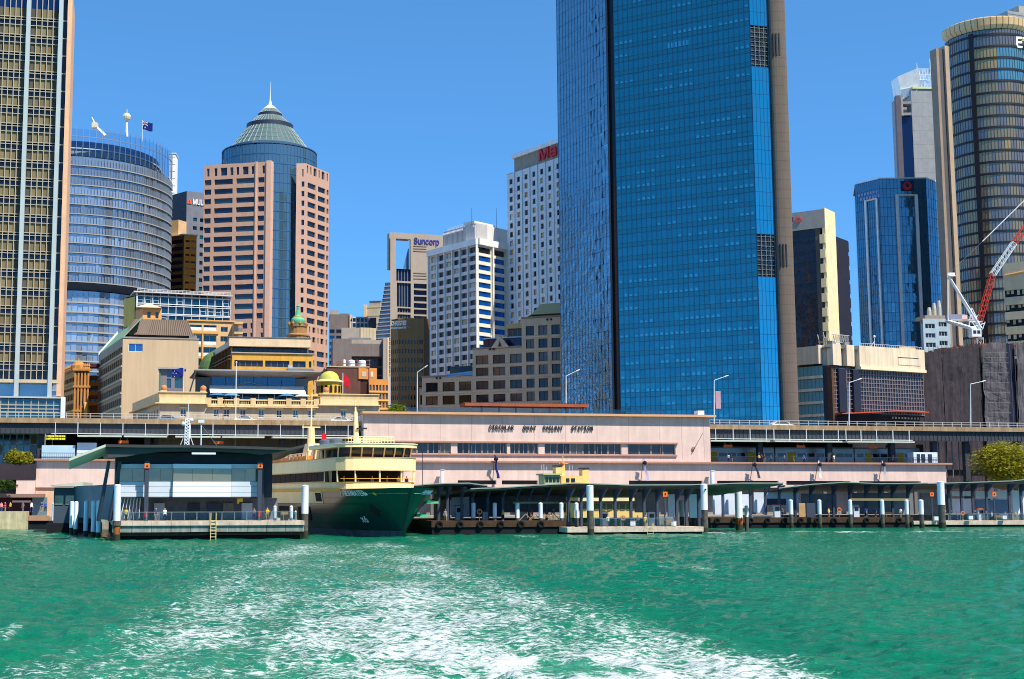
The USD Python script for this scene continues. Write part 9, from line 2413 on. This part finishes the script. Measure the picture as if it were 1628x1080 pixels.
# ---------------------------------------------------------------- people
import manifold3d as m3
def sph(p, r):
 i = trimesh.creation.icosphere(1, r); return np.array(i.vertices) + np.asarray(p)
def limb(*pr):
 out = None
 for (p, r), (q, s) in zip(pr[:-1], pr[1:]):
  h = m3.Manifold.hull_points(np.vstack([sph(p, r), sph(q, s)])); out = h if out is None else out + h
 return out
def person_parts(stride, arm, lean):
 """One continuous body about 1.72 m tall, facing -y, with clothes fitted over it."""
 hip, ch, nk = .90, 1.30, 1.46
 L = lambda s, k: [((s * .10, 0, hip), .085 + k), ((s * .105, -stride * s * .18, .48), .062 + k), ((s * .105, stride * s * -.18 + (.14 if stride * s < 0 else 0), .09), .045 + k)]
 torso = m3.Manifold.hull_points(np.vstack([sph((-.10, 0, hip), .10), sph((.10, 0, hip), .10), sph((-.14, lean, ch + .06), .085), sph((.14, lean, ch + .06), .085)]))
 hands = {}
 body = torso
 for s in (-1, 1):
  a = arm if s > 0 else 0
  sh = (s * .19, lean, ch + .08); el = (s * .25, lean + .04 - .10 * a, 1.06 + .04 * a); wr = (s * (.24 - .08 * a), lean - .06 - .26 * a, .84 + .30 * a)
  body = body + limb((sh, .055), (el, .042), (wr, .03))
  hv = np.array(wr) + [0, -.03 - .03 * a, -.05 + .03 * a]
  body = body + limb((wr, .03), (tuple(hv), .036))
  for k in range(4): body = body + limb((tuple(hv + [(-.024 + .016 * k), -.01, -.02]), .011), (tuple(hv + [(-.026 + .017 * k), -.025, -.075 + .008 * abs(k - 1.3)]), .009))
  body = body + limb((tuple(hv + [-s * .03, -.01, 0]), .012), (tuple(hv + [-s * .05, -.035, -.035]), .010))
  hands[s] = (sh, el, wr)
  body = body + limb(*L(s, 0)); ft = L(s, 0)[2][0]
  body = body + limb(((ft[0], ft[1] + .03, .045), .045), ((ft[0], ft[1] - .14, .035), .035))
 hd = np.array([0, lean - .01, 1.60])
 body = body + limb(((0, lean, nk - .06), .06), ((0, lean, 1.53), .052)) + m3.Manifold.hull_points(np.vstack([sph(hd + [0, .015, .03], .092), sph(hd + [0, -.03, -.06], .060)]))
 body = body + limb((tuple(hd + [0, -.085, .01]), .012), (tuple(hd + [0, -.10, -.025]), .016))
 for s in (-1, 1): body = body + limb((tuple(hd + [s * .09, .01, 0]), .018), (tuple(hd + [s * .09, .01, -.03]), .014))
 shirt = m3.Manifold.hull_points(np.vstack([sph((-.10, 0, hip + .02), .112), sph((.10, 0, hip + .02), .112), sph((-.14, lean, ch + .06), .097), sph((.14, lean, ch + .06), .097)]))
 trousers = m3.Manifold.hull_points(np.vstack([sph((-.09, 0, hip - .02), .108), sph((.09, 0, hip - .02), .108)]))
 for s in (-1, 1):
  sh, el, wr = hands[s]; shirt = shirt + limb((sh, .066), (tuple(np.array(sh) * .35 + np.array(el) * .65), .056))
  trousers = trousers + limb(*[(p, r + .013) for p, r in L(s, 0)])
 hair = m3.Manifold.hull_points(np.vstack([sph(hd + [0, .035, .055], .088), sph(hd + [0, .06, -.02], .06)]))
 face = MB()
 for s in (-1, 1): face.box(hd + [s * .034, -.082, .018], (.022, .02, .012))
 face.box(hd + [0, -.082, -.062], (.045, .012, .010))
 return body, shirt, trousers, hair, face
SKIN = mat('skin', lin(206, 158, 130), .6, .3); SKIN2 = mat('skin_tan', lin(164, 116, 86), .6, .3); HAIR = mat('hair_brown', lin(58, 42, 32), .7, .2); HAIRB = mat('hair_black', lin(28, 24, 22), .7, .2); INK = mat('face_ink', lin(70, 36, 34), .6, .2)
CL = {k: mat('cloth_' + k, lin(*v), .85, .1) for k, v in (('white', (232, 230, 226)), ('red', (200, 44, 40)), ('blue', (60, 90, 160)), ('navy', (34, 40, 66)), ('grey', (120, 120, 124)), ('khaki', (160, 140, 104)), ('yellow', (226, 190, 60)), ('pink', (222, 140, 150)), ('green', (70, 120, 80)), ('black', (28, 28, 32)))}
SHAPES = [person_parts(.0, 0, 0), person_parts(1.0, 0, .02), person_parts(0, 1, -.03), person_parts(-.8, 1, .02)]
PROTO = {}
def person(loc, rz, shape, shirt, trousers, where, group=None):
 pose = ['standing', 'walking', 'standing with an arm raised forward', 'walking with an arm forward'][shape]
 label = 'person in %s top %s, %s' % (shirt, pose.split(' with')[0], where)
 key = (shape, shirt, trousers)
 if key in PROTO: return dup(PROTO[key], loc, rz, label, group)
 t = thing('person', label, 'person', loc, rz, group)
 b, s, tr, h, fc = SHAPES[shape]
 for nm, g, m in (('body', b, SKIN if len(PROTO) % 3 else SKIN2), ('shirt', s, CL[shirt]), ('trousers', tr, CL[trousers]), ('hair', h, HAIR if len(PROTO) % 2 else HAIRB), ('face', fc, INK)):
  part(t, nm, MB().mesh(trimesh.Trimesh(*[g.to_mesh().vert_properties[:, :3], g.to_mesh().tri_verts], process=False)) if hasattr(g, 'to_mesh') else g, m, smooth=60 if nm != 'face' else False, local=True)
 PROTO[key] = t
 return t
def people():
 tops = ['white', 'red', 'blue', 'grey', 'pink', 'navy', 'yellow', 'green']; legs = ['navy', 'khaki', 'black', 'grey']
 r = random.Random(3)
 def at(i, px, y, f, d, z, where):
  u = f.U(px, y, d); p = f.pt(u, z, d)
  person(p, r.uniform(-1.2, 1.2) + (math.pi if r.random() < .25 else 0), i % 4, tops[(i * 3 + i // 4) % 8], legs[(i * 5 + i // 3) % 4], where)
 n = ['', 'second ', 'third ', 'fourth ', 'fifth ', 'sixth ', 'seventh ', 'eighth ', 'ninth ', 'tenth ', 'eleventh ', 'twelfth ']
 for i, px in enumerate((1158, 1163, 1207, 1211, 1215, 1226, 1247, 1262, 1278, 1300, 1326, 1420)): at(i, px, 728, S, -1.6 - .5 * (i % 2), zPLAT + .0, '%sfrom the station on the platform' % (n[i] or 'nearest '))
 for i, (px, w) in enumerate(((200, 'behind the corner pile'), (231, 'at the left column'), (248, 'behind the fence'), (262, 'near the blue panel'), (404, 'at the right column'), (425, 'beside the right column'))): at(i + 2, px, 822, WF, -2.2 - .4 * (i % 2), WZ, w + ' on the big wharf')
 for i, (px, w) in enumerate(((2, 'at the very left'), (8, 'second from left'), (16, 'third from left'), (36, 'fourth from left'), (50, 'by the grey glass screen'), (66, 'on the brown step'), (72, 'rightmost'))):
  b = SH.pt(SH.U(px, 815, -.3), SH.Z(20, 814, .3), -.3); person(b, r.uniform(-.8, .8), (i + 1) % 4, tops[(i * 5 + 4) % 8], legs[i % 4], w + ' on the left quay')
 g = frame(902, 848, 205, 14, 1119, 848); zd = g.Z(1010, 838)
 for i, (px, w) in enumerate(((966, 'left of the white fender post'), (1014, 'in the middle'), (1026, 'beside the first red board'), (1058, 'under the orange sign'), (1072, 'right of the orange sign'))): at(i + 5, px, 826, g, -2.5, zd, w + ' on the middle wharf')
 g = frame(1504, 837, 256, 8, 1660, 837); zd = g.Z(1580, 828)
 for i, (px, w) in enumerate(((1522, 'behind the left fence'), (1568, 'left of the orange sign'), (1577, 'below the orange sign'), (1598, 'right of the orange sign'), (1614, 'near the edge'))): at(i + 3, px, 818, g, -2.2, zd, w + ' on the right wharf')
 for i, (px, y, w) in enumerate(((708, 826, 'left of the work boat'), (800, 824, 'by the waste bins'), (846, 824, 'by the wooden trestle'), (880, 824, 'near the yellow ferry'))): at(i + 1, px, y, frame(686, 848.5, 204, 12, 900, 848.5), -2.5, frame(686, 848.5, 204, 12, 900, 848.5).Z(793, 828), w + ' on the left berth')
 for i, (px, w) in enumerate(((1244, 'behind the grey cabin boat'), (1318, 'by the navy cabinet'), (1376, 'under the olive beam'), (1392, 'in the middle bay'), (1432, 'near its right end'))): at(i + 6, px, 818, frame(1130, 838, 246, 8, 1452, 838), -2.0, frame(1130, 838, 246, 8, 1452, 838).Z(1291, 823), w + ' on the right berth')
 for i, (v, s, sh, tr, w) in enumerate(((-3.2, 11.3, 'navy', 'black', 'at the left of the ferry fore deck'), (3.6, 11.6, 'white', 'khaki', 'at the right of the ferry fore deck'), (5.2, 12.4, 'blue', 'black', 'at the far right rail of the ferry fore deck'), (-.8, 11.0, 'grey', 'navy', 'in the middle of the ferry fore deck'), (-5.0, 22.8, 'blue', 'navy', 'in the upper ferry gallery'), (1.6, 11.1, 'red', 'grey', 'right of centre on the ferry fore deck'), (-4.9, 12.2, 'yellow', 'navy', 'at the far left rail of the ferry fore deck'))):
  person(fp(s, v, 11.5 if i == 4 else 7.0), FA + .3 * (i - 2), (i + 1) % 3, sh, tr, w)
people()
